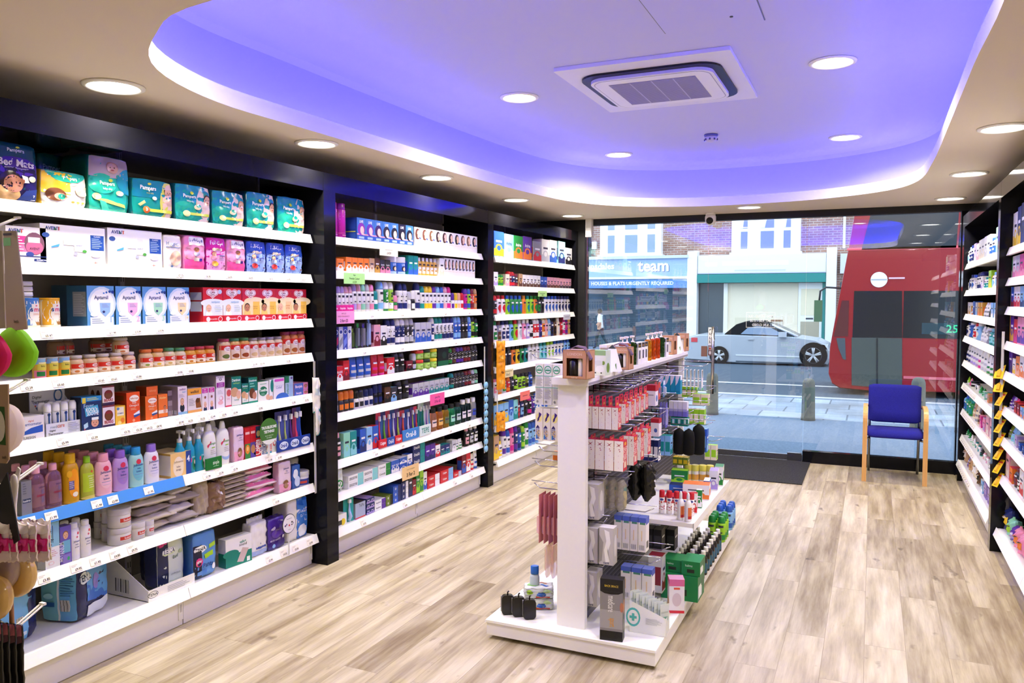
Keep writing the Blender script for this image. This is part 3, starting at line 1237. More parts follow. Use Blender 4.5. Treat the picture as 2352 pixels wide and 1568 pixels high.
# ---------------------------------------------------------------- shop front
o = struct('window_1', MB().box(-2.96, -1.606, YW, YW + .012, .005, 2.482), 'window_glass')
o = struct('window_2', MB().box(-.618, .74, YW, YW + .012, .118, 2.482), 'window_glass')
d = struct('door_1', MB().box(-1.60, -.624, YW, YW + .012, .06, 2.47), 'window_glass')
link('door_rail', MB().box(-1.60, -.624, YW - .012, YW + .024, .008, .066, 'b4b4b8').mesh('door_rail', 'chrome'), d)
m = MB()
hx = -1.53
m.tube([(hx, YW - .07, z) for z in (.66, .9, 1.1, 1.37)], .017, 'c8c8cc', 12)
for z in (.80, 1.24):
    m.tube([(hx, YW - .07, z), (hx, YW, z)], .011, 'c8c8cc', 8)
link('pull_handle', m.mesh('pull_handle', 'chrome'), d)
m = MB().box(-1.592, -1.552, YW - .0015, YW - .0005, 1.17, 1.36, 'f6f6f6')
m.art([('t', c, .5, .86 - .22 * i, .13, '151515', {'b': .03}) for i, c in enumerate('PULL')], .04, .19, lambda u, v, o: (-1.572 + u, YW - .0015 - o, 1.17 + v))
m.box(-1.592, -1.552, YW - .0015, YW - .0005, 1.06, 1.168, '8a6a62')
m.art([('r', .15, .55, .85, .9, 'd8d0c8'), ('r', .3, .6, .7, .8, 'c03030'), ('e', .5, .28, .3, .18, 'e8e4dc')], .04, .105, lambda u, v, o: (-1.572 + u, YW - .0015 - o, 1.061 + v))
link('door_sticker', m.mesh('door_sticker', 'card'), d)
link('lock_box', MB().box(-1.66, -1.60, YW - .03, YW - .002, 1.05, 1.16, '7a5a4c').mesh('lock_box', 'card'), d)
m = MB()
m.box(-.77, -.63, YW - .02, YW + .03, .0, .085, '9a9aa0')
link('floor_closer', m.mesh('floor_closer', 'chrome'), d)
struct('trim_15', MB().box(-2.96, -.62, YW - .02, YW + .05, 0, .006), 'chrome')
t = MB().box(-1.75, -.542, 7.49, 8.575, .0005, .008, '2a2a2d')
tag(link('entrance_mat', t.mesh('entrance_mat', 'mat_fibre')), 'dark grey entrance mat on the floor inside the glass door', 'mat')
# opening-hours lettering on the door glass (seen from behind)
m = MB()
mp = lambda u, v, o: (-1.06 - u, YW - .0003 - o, 1.36 + v)
m.art([('r', .02, .03, .98, .05, 'e8eeee'), ('r', .02, .95, .98, .97, 'e8eeee'), ('r', .02, .03, .03, .97, 'e8eeee'), ('r', .97, .03, .98, .97, 'e8eeee'), ('t', 'MON - FRI  9.00 - 18.30', .5, .72, .17, 'e0e6e6', {'w': .84}), ('t', 'SAT  9.00 - 17.00', .5, .46, .17, 'e0e6e6', {'w': .7}), ('t', 'SUN  CLOSED', .5, .2, .15, 'e0e6e6', {'w': .55})], .3, .17, mp)
link('opening_hours', m.mesh('opening_hours', 'card'), d)

# ---------------------------------------------------------------- chair
CX0, CX1, CY0 = -.05, .466, 7.9
t = thing('visitor_chair', 'blue padded armchair with beech legs standing against the shop window', 'chair', ((CX0 + CX1) / 2, CY0 + .25, 0))
ox, oy = (CX0 + CX1) / 2, CY0 + .25


def ribbon(path, th, x0, x1, col, nm, mat):
    P = [Vector(p) for p in path]
    q = []
    for i in range(len(P)):
        tt = (P[min(i + 1, len(P) - 1)] - P[max(i - 1, 0)]).normalized()
        nn = Vector((-tt.y, tt.x)) * th / 2
        q.append((P[i] + nn, P[i] - nn))
    mm = MB()
    vs = []
    for a, b in q:
        vs += [(x0, a.x, a.y), (x1, a.x, a.y), (x1, b.x, b.y), (x0, b.x, b.y)]
    fs = [(i * 4 + j, i * 4 + 4 + j, i * 4 + 4 + (j + 1) % 4, i * 4 + (j + 1) % 4) for i in range(len(P) - 1) for j in range(4)]
    fs += [(0, 1, 2, 3), tuple(4 * (len(P) - 1) + j for j in (3, 2, 1, 0))]
    mm.add(vs, fs, col)
    return link(nm, mm.mesh(nm, mat), t)


arm = [(-.25, 0), (-.245, .3), (-.24, .52)] + [(-.24 + .11 - .11 * math.cos(a), .555 + .11 * math.sin(a)) for a in [PI / 2 * i / 8 for i in range(9)]] + [(0, .672), (.17, .655), (.22, .645)]
for x0, x1 in ((CX0 - ox - .008, CX0 - ox + .03), (CX1 - ox - .03, CX1 - ox + .008)):
    ribbon(arm, .022, x0, x1, 'd9a45c', 'arm_leg', 'beech')
for s in (-1, 1):
    x = s * .212
    m = MB().tube([(x, .27, 0), (x, .22, .25), (x, .19, .42), (x * 1.0, .165, .56), (x, .185, .66)], .0125, '8a8c92', 10)
    link('rear_leg', m.mesh('rear_leg', 'chrome'), t)
    m = MB().tube([(x, .19, .40), (x, -.2, .395), (x * 1.12, -.235, .395)], .011, '8a8c92', 8)
    link('seat_rail', m.mesh('seat_rail', 'chrome'), t)
    m = MB().tube([(x, .175, .645), (x * 1.18, .17, .645)], .009, '222222', 8)
    link('arm_bracket', m.mesh('arm_bracket', 'plastic'), t)


def cushion(nm, w, prof_top, prof_bot, mat, place):
    """profile swept across the width, edges rounded"""
    N = 12
    mm = MB()
    ring = prof_top + list(reversed(prof_bot))
    cx_ = sum(p[0] for p in ring) / len(ring)
    cz_ = sum(p[1] for p in ring) / len(ring)
    vs = []
    for i in range(N + 1):
        s = -1 + 2 * i / N
        e = (1 - abs(s) ** 8) ** .5
        sh = .90 + .10 * e
        for px_, pz_ in ring:
            vs.append(place(s * w / 2, cx_ + (px_ - cx_) * sh, cz_ + (pz_ - cz_) * (.45 + .55 * e)))
    k_ = len(ring)
    fs = [(i * k_ + j, i * k_ + (j + 1) % k_, (i + 1) * k_ + (j + 1) % k_, (i + 1) * k_ + j) for i in range(N) for j in range(k_)]
    fs += [tuple(reversed(range(k_))), tuple(N * k_ + j for j in range(k_))]
    mm.add(vs, fs, '1e1e84', True)
    return link(nm, mm.mesh(nm, mat), t)


cushion('seat', .475, [(-.245, .425), (-.235, .455), (-.19, .475), (-.05, .468), (.08, .455), (.17, .46), (.19, .45)], [(-.24, .405), (-.2, .405), (0, .405), (.19, .415)], 'fabric_blue', lambda a, b, c: (a, b, c))
cushion('backrest', .45, [(.50, -.02), (.515, -.035), (.6, -.028), (.72, -.022), (.82, -.030), (.848, -.022), (.855, -.005)], [(.505, .0), (.6, .008), (.75, .014), (.845, .01)], 'fabric_blue', lambda a, b, c: (a, .155 + c + (b - .5) * .14, b))
m = MB()
m.box(-.2, .2, .172, .186, .53, .80, '16161a')
link('back_shell', m.mesh('back_shell', 'black_matte'), t)
# ---------------------------------------------------------------- street outside
ZS = -.10
struct('pavement', MB().box(-14, 12, YW + .06, 14.6, -.3, -.03), 'pave_grey')
struct('pavement_slabs', MB().box(-2.75, 2.6, 11.95, 14.4, -.1, -.026), 'pave_slab')
struct('kerb', MB().box(-14, 12, 14.6, 14.8, -.3, -.03, 'c8ccd0'), 'card')
struct('road', MB().box(-18, 16, 14.8, 25.2, -.4, ZS), 'tarmac')
struct('far_pavement', MB().box(-18, 16, 25.2, 30, -.4, -.02), 'pave_grey')
struct('road_marking', MB().box(-16, 12, 17.25, 17.4, ZS, ZS + .004, 'f2f4f6').box(-16, 12, 24.2, 24.32, ZS, ZS + .004, 'e8eaec'), 'card')

for (px, py, top, lb) in ((1635, 955, 855, 'grey stone bollard seen behind the door handle'), (1856, 965, 868, 'grey stone bollard outside between door and chair'), (2107, 930, 866, 'grey stone bollard behind the blue chair')):
    yy = 11.85 if px < 2000 else 11.6
    x = xat(px, yy, 0)
    hh = zat(top, x, yy) + .03
    m = MB().lathe([(.098, 0), (.092, .05), (.085, hh * .8), (.082, hh * .9), (.066, hh * .965), (.035, hh * .993), (.002, hh)], 20, '6a6a62')
    o = tag(link('bollard', m.mesh('bollard', 'matte'), None, (x, yy, -.03)), lb, 'bollard')


def sp(px, py, Y, z0=1.2):
    x = xat(px, Y, z0)
    z = zat(py, x, Y)
    x = xat(px, Y, z)
    return (x, z)


def wheel(parent, x, y, z, r, w, loc):
    t = link('wheel', None, parent, (x - loc[0], y - loc[1], z - loc[2]))
    m = MB()
    pr = [(r * .68, -.0), (r * .93, .0), (r, .03), (r, w - .03), (r * .93, w), (r * .6, w)]
    k = 28
    vs = [(q[0] * math.cos(2 * PI * i / k), q[1], q[0] * math.sin(2 * PI * i / k)) for q in pr for i in range(k)]
    m.add(vs, [(j * k + i, (j + 1) * k + i, (j + 1) * k + (i + 1) % k, j * k + (i + 1) % k) for j in range(len(pr) - 1) for i in range(k)], '18191b', True)
    m.add([(r * .7 * math.cos(2 * PI * i / k), .05, r * .7 * math.sin(2 * PI * i / k)) for i in range(k)], [tuple(range(k))], '15161a')
    link('tyre', m.mesh('tyre', 'matte'), t)
    m = MB()
    pr = [(r * .62, .0), (r * .70, -.006), (r * .69, .03)]
    vs = [(q[0] * math.cos(2 * PI * i / k), q[1], q[0] * math.sin(2 * PI * i / k)) for q in pr for i in range(k)]
    m.add(vs, [(j * k + i, (j + 1) * k + i, (j + 1) * k + (i + 1) % k, j * k + (i + 1) % k) for j in range(2) for i in range(k)], 'c4c8ce', True)
    for i in range(5):
        a = 2 * PI * i / 5 + PI / 2
        for s in (-.12, .12):
            p0 = Vector((math.cos(a + s * 2.2) * r * .12, -.004, math.sin(a + s * 2.2) * r * .12))
            p1 = Vector((math.cos(a + s) * r * .66, -.004, math.sin(a + s) * r * .66))
            m.tube([p0, p1], [.016, .022], 'cdd1d6', 6)
    m.add([(r * .14 * math.cos(2 * PI * i / 12), -.02, r * .14 * math.sin(2 * PI * i / 12)) for i in range(12)], [tuple(range(12))], 'b8bcc2')
    link('rim', m.mesh('rim', 'plastic'), t)


def loft_side(pts, y0, y1, inset, col, m=None, smooth=False):
    """side outline (x, z) given depth: outer faces pulled in by inset for a rounded shoulder"""
    m = m or MB()
    n = len(pts)
    cx, cz = sum(p[0] for p in pts) / n, sum(p[1] for p in pts) / n
    secs = [(y0, 1 - inset), (y0 + .06, 1 - inset * .35), (y0 + .16, 1.), (y1 - .16, 1.), (y1 - .06, 1 - inset * .35), (y1, 1 - inset)]
    vs = []
    for y, s in secs:
        vs += [(cx + (p[0] - cx) * (1 - (1 - s) * .35), y, cz + (p[1] - cz) * s) for p in pts]
    fs = [(j * n + i, j * n + (i + 1) % n, (j + 1) * n + (i + 1) % n, (j + 1) * n + i) for j in range(len(secs) - 1) for i in range(n)]
    fs = [tuple(reversed(f)) for f in fs] + [tuple(range(n)), tuple(reversed(range((len(secs) - 1) * n, len(secs) * n)))]
    m.add(vs, fs, col, smooth)
    return m


# silver convertible
YC = 22.4
cx0 = xat(1740, YC, 0.4)
cl = (cx0, YC + .8, ZS)
t = thing('car', 'silver convertible car with a black soft top driving past outside', 'car', cl)
S_ = lambda px, py: (sp(px, py, YC, .5)[0] - cl[0], sp(px, py, YC, .5)[1] - cl[2])
body = [S_(*p) for p in ((1572, 826), (1700, 836), (1900, 838), (1907, 826), (1908, 806), (1900, 792), (1878, 781), (1835, 774), (1760, 771), (1660, 768), (1600, 768), (1578, 774), (1566, 792))]
m = loft_side(body, -.8, .85, .10, 'b2bac4')
link('body', m.mesh('body', 'film'), t)
top = [S_(*p) for p in ((1660, 769), (1768, 772), (1764, 744), (1748, 738), (1710, 738), (1688, 745))]
m = loft_side(top, -.66, .7, .12, '17181c')
link('soft_top', m.mesh('soft_top', 'matte'), t)
ws = [S_(*p) for p in ((1768, 772), (1832, 774), (1775, 746), (1766, 743))]
m = loft_side(ws, -.64, .68, .08, '38424c')
link('windscreen', m.mesh('windscreen', 'film'), t)
sw = [S_(*p) for p in ((1700, 767), (1804, 771), (1768, 752), (1738, 749), (1716, 753))]
m = MB()
m.add([(p[0], -.80 + .05 + (p[1] - .6) * .16, p[1]) for p in sw], [tuple(range(5))], '7e93ad')
link('side_window', m.mesh('side_window', 'film'), t)
m = MB()
pr_ = [S_(*p) for p in ((1832, 773), (1772, 746))]
m.tube([(pr_[0][0], -.70, pr_[0][1]), (pr_[1][0], -.62, pr_[1][1])], .03, 'dfe4ea', 8)
link('windscreen_pillar', m.mesh('windscreen_pillar', 'plastic'), t)
for a, b in ((815, .55), (829, .3)):
    q0, q1 = S_(1690, a), S_(1838, a + 1)
    m = MB().box(q0[0], q1[0], -.812, -.795, q0[1] - .015, q0[1] + .015, 'e8edf2' if b > .4 else '4a5866')
    link('side_moulding', m.mesh('side_moulding', 'plastic'), t)
q = S_(1798, 770)
link('door_mirror', MB().box(q[0] - .1, q[0] + .1, -.93, -.78, q[1] - .04, q[1] + .09, 'c6ccd4').mesh('door_mirror', 'plastic'), t)
q = S_(1725, 779)
link('door_handle', MB().box(q[0] - .08, q[0] + .08, -.83, -.8, q[1] - .015, q[1] + .015, 'aeb4bc').mesh('door_handle', 'plastic'), t)
q = S_(1592, 780)
link('tail_light', MB().box(q[0] - .05, q[0] + .12, -.815, -.5, q[1] - .06, q[1] + .06, 'd8404c').mesh('tail_light', 'plastic'), t)
q = S_(1898, 797)
link('headlight', MB().box(q[0] - .14, q[0] + .03, -.80, -.45, q[1] - .06, q[1] + .06, 'e6ecf4').mesh('headlight', 'plastic'), t)
for px in (1652, 1868):
    q = sp(px, 816, YC, .2)
    r = q[1] - ZS
    wheel(t, q[0], YC - .03, q[1], r, .22, cl)
    wheel(t, q[0], YC + 1.45, q[1], r, .22, cl)
    m = MB()
    k = 24
    m.add([((q[0] - cl[0]) + r * 1.17 * math.cos(2 * PI * i / k), -.822 if False else -.835, q[1] - cl[2] + r * 1.17 * math.sin(2 * PI * i / k)) for i in range(k)], [tuple(range(k))], '101114')
    link('wheel_arch', m.mesh('wheel_arch', 'matte'), t)
# red double-deck bus
YBUS = 16.0
bl = (xat(2050, YBUS, .5), YBUS + 1.2, ZS)
t = thing('bus', 'red double-deck bus passing close outside behind the blue chair', 'bus', bl)
B_ = lambda px, py: (sp(px, py, YBUS, 1.5)[0] - bl[0], sp(px, py, YBUS, 1.5)[1] - bl[2])
pts = [B_(*p) for p in ((1928, 893), (2000, 900))] + [(7.5, .28), (7.5, 4.1)] + [B_(*p) for p in ((1985, 395), (1974, 420), (1950, 560), (1925, 690), (1905, 800), (1902, 860), (1910, 882))]
m = loft_side(pts, -1.2, 1.25, .02, '94141f')
link('body', m.mesh('body', 'plastic'), t)


def bus_panel(nm, P, col, mat='plastic', dy=-1.212, p=None):
    mm = MB()
    q = [B_(*a) if len(a) == 2 else (a[0], a[1]) for a in P]
    mm.prism(q, dy, dy + .03, col)
    return link(nm, mm.mesh(nm, mat), p or t)


zt = lambda py, px=2050: B_(px, py)[1]
for i in range(5):
    x0 = B_(1988, 530)[0] + i * 1.55
    bus_panel('upper_window', [(x0 - .06, zt(572), 0), (x0 + 1.46, zt(572), 0), (x0 + 1.5, zt(455), 0), (x0 + .14 if i == 0 else x0, zt(455), 0)], '1c2530', 'film')
bus_panel('upper_trim', [(B_(1946, 573)[0], zt(573), 0), (7.4, zt(573), 0), (7.4, zt(567), 0), (B_(1946, 567)[0], zt(567), 0)], 'e05060')
for i in range(3):
    x0 = B_(2075, 720)[0] + i * 1.6
    bus_panel('lower_window', [(x0, zt(775), 0), (x0 + 1.5, zt(775), 0), (x0 + 1.5, zt(668), 0), (x0, zt(668), 0)], '141b22', 'film')
bus_panel('cab_window', [B_(1958, 775) + (0,), (B_(2072, 775)[0], zt(775), 0), (B_(2072, 668)[0], zt(668), 0), B_(1962, 668) + (0,)], '171e25', 'film')
dd = bus_panel('passenger_door', [(B_(1956, 890)[0], zt(888), 0), (B_(2072, 893)[0], zt(893), 0), (B_(2072, 775)[0], zt(776), 0), (B_(1956, 776)[0], zt(776), 0)], '4a524f', 'film')
bus_panel('door_seam', [(B_(2013, 890)[0], zt(889), 0), (B_(2016, 890)[0], zt(889), 0), (B_(2016, 776)[0], zt(777), 0), (B_(2013, 776)[0], zt(777), 0)], '22282c', 'film', -1.225)
bus_panel('quarter_window', [B_(1921, 776) + (0,), B_(1941, 776) + (0,), B_(1943, 826) + (0,), B_(1936, 824) + (0,), B_(1926, 800) + (0,)], '4a545c', 'film')
bus_panel('front_window', [B_(1915, 772) + (0,), B_(1948, 772) + (0,), B_(1950, 690) + (0,), B_(1934, 690) + (0,)], '5c2a2e', 'film')
q = B_(2019, 642)
m = MB()
m.add([(q[0] + .14 * math.cos(2 * PI * i / 24), -1.216, q[1] + .14 * math.sin(2 * PI * i / 24)) for i in range(24)], [tuple(range(24))], 'f0f0f2')
m.box(q[0] - .13, q[0] + .13, -1.22, -1.215, q[1] - .012, q[1] + .012, 'a8a8b0')
m.box(q[0] + .16, q[0] + .42, -1.22, -1.215, q[1] + .01, q[1] + .04, 'e4b8c4')
link('round_emblem', m.mesh('round_emblem', 'card'), t)
q = B_(2190, 755)
m = MB().box(q[0] - .5, q[0] + .2, -1.228, -1.214, q[1] - .1, q[1] + .1, '1c3a44')
m.art([('t', '25', .68, .5, .7, '38d890', {'w': .4})], .7, .2, lambda u, v, o: (q[0] - .15 + u, -1.229 - o, q[1] - .1 + v))
link('route_display', m.mesh('route_display', 'card'), t)
m = MB()
q0, q1 = B_(1885, 661), B_(1938, 662)
m.tube([(q1[0], -1.15, q1[1]), (q0[0] + .1, -1.3, q1[1] + .02), (q0[0], -1.3, q1[1] - .05), (q0[0] - .02, -1.3, q1[1] - .3)], .018, '20242a', 8)
m.box(q0[0] - .1, q0[0] + .04, -1.33, -1.25, q1[1] - .62, q1[1] - .22, '4c6a4c')
link('wing_mirror', m.mesh('wing_mirror', 'plastic'), t)
for x in (1.0, 5.6):
    wheel(t, bl[0] + x + 1.2, YBUS - .02, ZS + .48, .48, .3, bl)
for i, (a, b) in enumerate(((2090, 6.8), )):
    bus_panel('lower_trim', [(B_(2075, 868)[0], zt(868), 0), (7.4, zt(868), 0), (7.4, zt(862), 0), (B_(2075, 862)[0], zt(862), 0)], 'd86878')

# terrace across the road
YF = 27.5
F_ = lambda px, py: sp(px, py, YF, 2.5)
XA, XM, XE = F_(1250, 620)[0], F_(1594, 620)[0], F_(1911, 620)[0]


def fx(px):
    return F_(px, 640)[0]


def fz(py):
    return F_(1600, py)[1]


def building(label, x0, x1):
    t = thing('street_house', label, 'building', ((x0 + x1) / 2, YF, 0))
    m = MB().box(x0 - t.location.x, x1 - t.location.x, 0, 6, -.05, 8.6)
    link('wall', m.mesh('wall', 'brick_wall'), t)
    return t


def bx_part(t, nm, px0, py0, px1, py1, out, col, mat='card', back=0., parent=None, x0=None, x1=None):
    a, b = (fx(px0) if x0 is None else x0) - t.location.x, (fx(px1) if x1 is None else x1) - t.location.x
    return link(nm, MB().box(a, b, -out, back - .001 if back <= 0 else back, fz(py1), fz(py0), col).mesh(nm, mat), parent or t)


def sash(t, px0, px1, panes, curtains=None):
    f = bx_part(t, 'sash_window', px0, 470, px1, 587, .28, 'f6f7fa')
    for a, b in panes:
        for u, v in ((474, 523), (536, 578)) if not curtains else ((474, 530), (537, 575)):
            p = bx_part(t, 'pane', a, u, b, v, .29, '93a6ba' if not curtains else '7d8cd8', 'film', -.27, f)
            if curtains and v < 535:
                m = MB()
                xa, xb = fx(a) - t.location.x, fx(b) - t.location.x
                m.prism([(xa, fz(v)), (xa + (xb - xa) * .3, fz(v)), (xa + (xb - xa) * .75, fz(u)), (xa, fz(u))], -.295, -.291, 'eef0fa')
                link('curtain', m.mesh('curtain', 'matte'), f)
    bx_part(t, 'window_sill', px0 - 4, 583, px1 + 4, 589, .34, 'f2f4f6', parent=f)


t = building('brick terrace house with the pale blue estate agent shop front', XA, XM)
sash(t, 1383, 1522, ((1401, 1416), (1440, 1468), (1491, 1508)))
s = bx_part(t, 'fascia_sign', 1255, 593, 1584, 640, .35, 'a9c4ea')
m = MB()
w_, h_ = fx(1584) - fx(1336), fz(593) - fz(640)
x0 = fx(1336) - t.location.x
mp = lambda u, v, o: (x0 + w_ / 2 + u, -.352 - o, fz(640) + v)
m.art([('r', 0, 0, 1, .12, 'e8f2fc'), ('t', 'upsdales', .21, .62, .42, 'fbfdff', {'w': .36, 'b': .03}), ('t', 'team', .70, .60, .52, '3c5a9c', {'w': .28, 'b': .03}), ('t', 'team', .695, .62, .52, 'fbfdff', {'w': .28, 'b': .03})], w_, h_, mp)
link('sign_lettering', m.mesh('sign_lettering', 'card'), s)
s = bx_part(t, 'blue_strip', 1255, 641, 1584, 661, .33, '5f92dc')
h2 = fz(641) - fz(661)
m = MB()
mp = lambda u, v, o: (x0 + w_ / 2 + u, -.332 - o, fz(661) + v)
m.art([('t', 'HOUSES & FLATS URGENTLY REQUIRED', .5, .52, .5, 'f4f8ff', {'w': .76, 'b': .03})], w_, h2, mp)
link('strip_lettering', m.mesh('strip_lettering', 'card'), s)
a, b = XA - t.location.x, fx(1584) - t.location.x
link('roller_shutter', MB().box(a, b, -.12, -.001, 0, fz(661)).mesh('roller_shutter', 'shutter_slat'), t)
bx_part(t, 'cornice', 1250, 586, 1586, 593, .45, 'cfd6dc')
link('drainpipe', MB().tube([(fx(1355) - t.location.x, -.06, fz(592)), (fx(1355) - t.location.x, -.06, 7.5)], .05, '4a4a52', 8).mesh('drainpipe', 'card'), t)
bx_part(t, 'alarm_box', 1361, 548, 1371, 566, .1, 'f2f2f2')
bx_part(t, 'shop_pilaster', 1584, 578, 1606, 800, .4, 'f4f5f6')
t = building('brick terrace house with the white fascia shop and green blind', XM + .002, XE)
sash(t, 1682, 1838, ((1703, 1718), (1748, 1778), (1800, 1816)), True)
s = bx_part(t, 'fascia_sign', 1607, 588, 1898, 630, .35, 'eef0fa')
m = MB()
w_, h_, x0 = fx(1898) - fx(1607), fz(588) - fz(630), fx(1607) - t.location.x
m.art([('r', .06, .4, .16, .62, 'fdfdff'), ('r', .2, .42, .42, .66, 'fdfdff'), ('r', .47, .42, .72, .66, 'fdfdff'), ('r', .3, .12, .7, .2, 'cfd4ea'), ('r', 0, 0, 1, .05, 'b8bce0')], w_, h_, lambda u, v, o: (x0 + w_ / 2 + u, -.352 - o, fz(630) + v))
link('sign_blocks', m.mesh('sign_blocks', 'card'), s)
bx_part(t, 'green_blind', 1607, 631, 1898, 650, .42, '1e8a86')
bx_part(t, 'shop_interior', 1672, 651, 1834, 762, .03, 'f6ead0', 'shop_light_wall')
f = bx_part(t, 'window_frame', 1664, 651, 1673, 770, .12, 'f4f2ea')
bx_part(t, 'stall_riser', 1664, 760, 1836, 800, .14, 'eef0f0')
bx_part(t, 'side_window', 1607, 651, 1664, 765, .05, '48545c', 'film')
for i, (a, b, c) in enumerate(((1690, 1745, 'e6dcc0'), (1772, 1800, '8a6a54'), (1745, 1800, 'dcd4c0'))):
    bx_part(t, 'shop_counter', a, 728 + i * 4, b, 760, .04 + i * .005, c)
dr = bx_part(t, 'shop_door', 1835, 651, 1890, 790, .1, 'f6f6f2')
bx_part(t, 'door_glass', 1841, 664, 1884, 722, .105, 'efe6c8', 'film', -.1, dr)
bx_part(t, 'door_glass', 1841, 735, 1884, 768, .105, 'b8b09a', 'film', -.1, dr)
bx_part(t, 'letter_plate', 1853, 727, 1870, 730, .115, '303a44', parent=dr)
bx_part(t, 'green_post', 1890, 651, 1897, 790, .14, '2a8a86')
bx_part(t, 'shop_pilaster', 1899, 577, 1922, 800, .4, 'f4f5f6')
bx_part(t, 'drainpipe', 1934, 440, 1940, 578, .1, 'e4e6ec')
t = building('brick terrace house partly hidden behind the red bus', XE + .002, XE + 9)
bx_part(t, 'fascia_sign', 1930, 590, 2250, 632, .3, 'd8dce8')
bx_part(t, 'shop_window', 1930, 650, 2250, 770, .05, '5a6670', 'film')
for i in range(3):
    sx = 2010 + i * 90
    f = bx_part(t, 'sash_window', sx, 470, sx + 50, 575, .1, 'f2f4f8')
    bx_part(t, 'pane', sx + 8, 478, sx + 42, 568, .105, '8fa4b8', 'film', -.1, f)

# pedestrian
YP_ = 25.9
pxm = 1379
X0 = xat(pxm, YP_, .8)
zh = zat(707, X0, YP_)
H = zh + .02
k = H / 1.7
J = {'pel': (0, 0, .90), 'waist': (.0, 0, 1.03), 'chest': (-.02, 0, 1.27), 'neck': (-.03, 0, 1.43), 'head': (-.05, 0, 1.53), 'crown': (-.05, 0, 1.62),
     'shl': (-.02, -.17, 1.36), 'ell': (.05, -.21, 1.12), 'hal': (-.06, -.20, .90), 'shr': (-.02, .17, 1.36), 'elr': (-.06, .21, 1.12), 'har': (-.24, .17, .98),
     'hil': (.0, -.09, .86), 'knl': (-.13, -.09, .50), 'anl': (-.16, -.09, .10), 'tol': (-.29, -.09, .04),
     'hir': (.0, .09, .86), 'knr': (.10, .09, .48), 'anr': (.34, .09, .16), 'tor': (.25, .09, .04)}
Rr = {'pel': .135, 'waist': .125, 'chest': .15, 'neck': .055, 'head': .088, 'crown': .07, 'shl': .07, 'ell': .048, 'hal': .036, 'shr': .07, 'elr': .048, 'har': .036, 'hil': .10, 'knl': .066, 'anl': .045, 'tol': .035, 'hir': .10, 'knr': .066, 'anr': .045, 'tor': .035}
E_ = [('pel', 'waist'), ('waist', 'chest'), ('chest', 'neck'), ('neck', 'head'), ('head', 'crown'), ('chest', 'shl'), ('shl', 'ell'), ('ell', 'hal'), ('chest', 'shr'), ('shr', 'elr'), ('elr', 'har'), ('pel', 'hil'), ('hil', 'knl'), ('knl', 'anl'), ('anl', 'tol'), ('pel', 'hir'), ('hir', 'knr'), ('knr', 'anr'), ('anr', 'tor')]
nm = list(J)
me = bpy.data.meshes.new('person')
me.from_pydata([tuple(c * k for c in J[a]) for a in nm], [(nm.index(a), nm.index(b)) for a, b in E_], [])
po = bpy.data.objects.new('p', me)
COL.objects.link(po)
po.modifiers.new('s', 'SKIN')
for i, a in enumerate(nm):
    me.skin_vertices[0].data[i].radius = (Rr[a] * k, Rr[a] * k)
me.skin_vertices[0].data[0].use_root = True
po.modifiers.new('u', 'SUBSURF').levels = 2
dg = bpy.context.evaluated_depsgraph_get()
ev = bpy.data.meshes.new_from_object(po.evaluated_get(dg))
bpy.data.objects.remove(po)
mb = MB()
mb.v = [tuple(v.co) for v in ev.vertices]
for p in ev.polygons:
    c = p.center / k
    far_arm = abs(c.y) > .155 and c.z < 1.1
    hand = abs(c.y) > .12 and .82 < c.z < 1.12
    col = 'd6a488' if c.z > 1.44 or hand else 'f4f6fa' if c.z > .88 else '17181c' if c.z < .075 else '2a3444'
    mb.f.append(tuple(p.vertices))
    mb.c.append(lin(col))
    mb.s.append(True)
t = thing('person', 'person in a white shirt and dark trousers walking past the shuttered shop', 'person', (X0, YP_, -.02))
link('body', mb.mesh('body', 'matte'), t)
m = MB().lathe([(.001, 1.665 * k), (.06 * k, 1.65 * k), (.098 * k, 1.59 * k), (.10 * k, 1.53 * k), (.07 * k, 1.47 * k)], 14, '17130f', 1., -.03 * k, 0)
link('hair', m.mesh('hair', 'matte'), t)
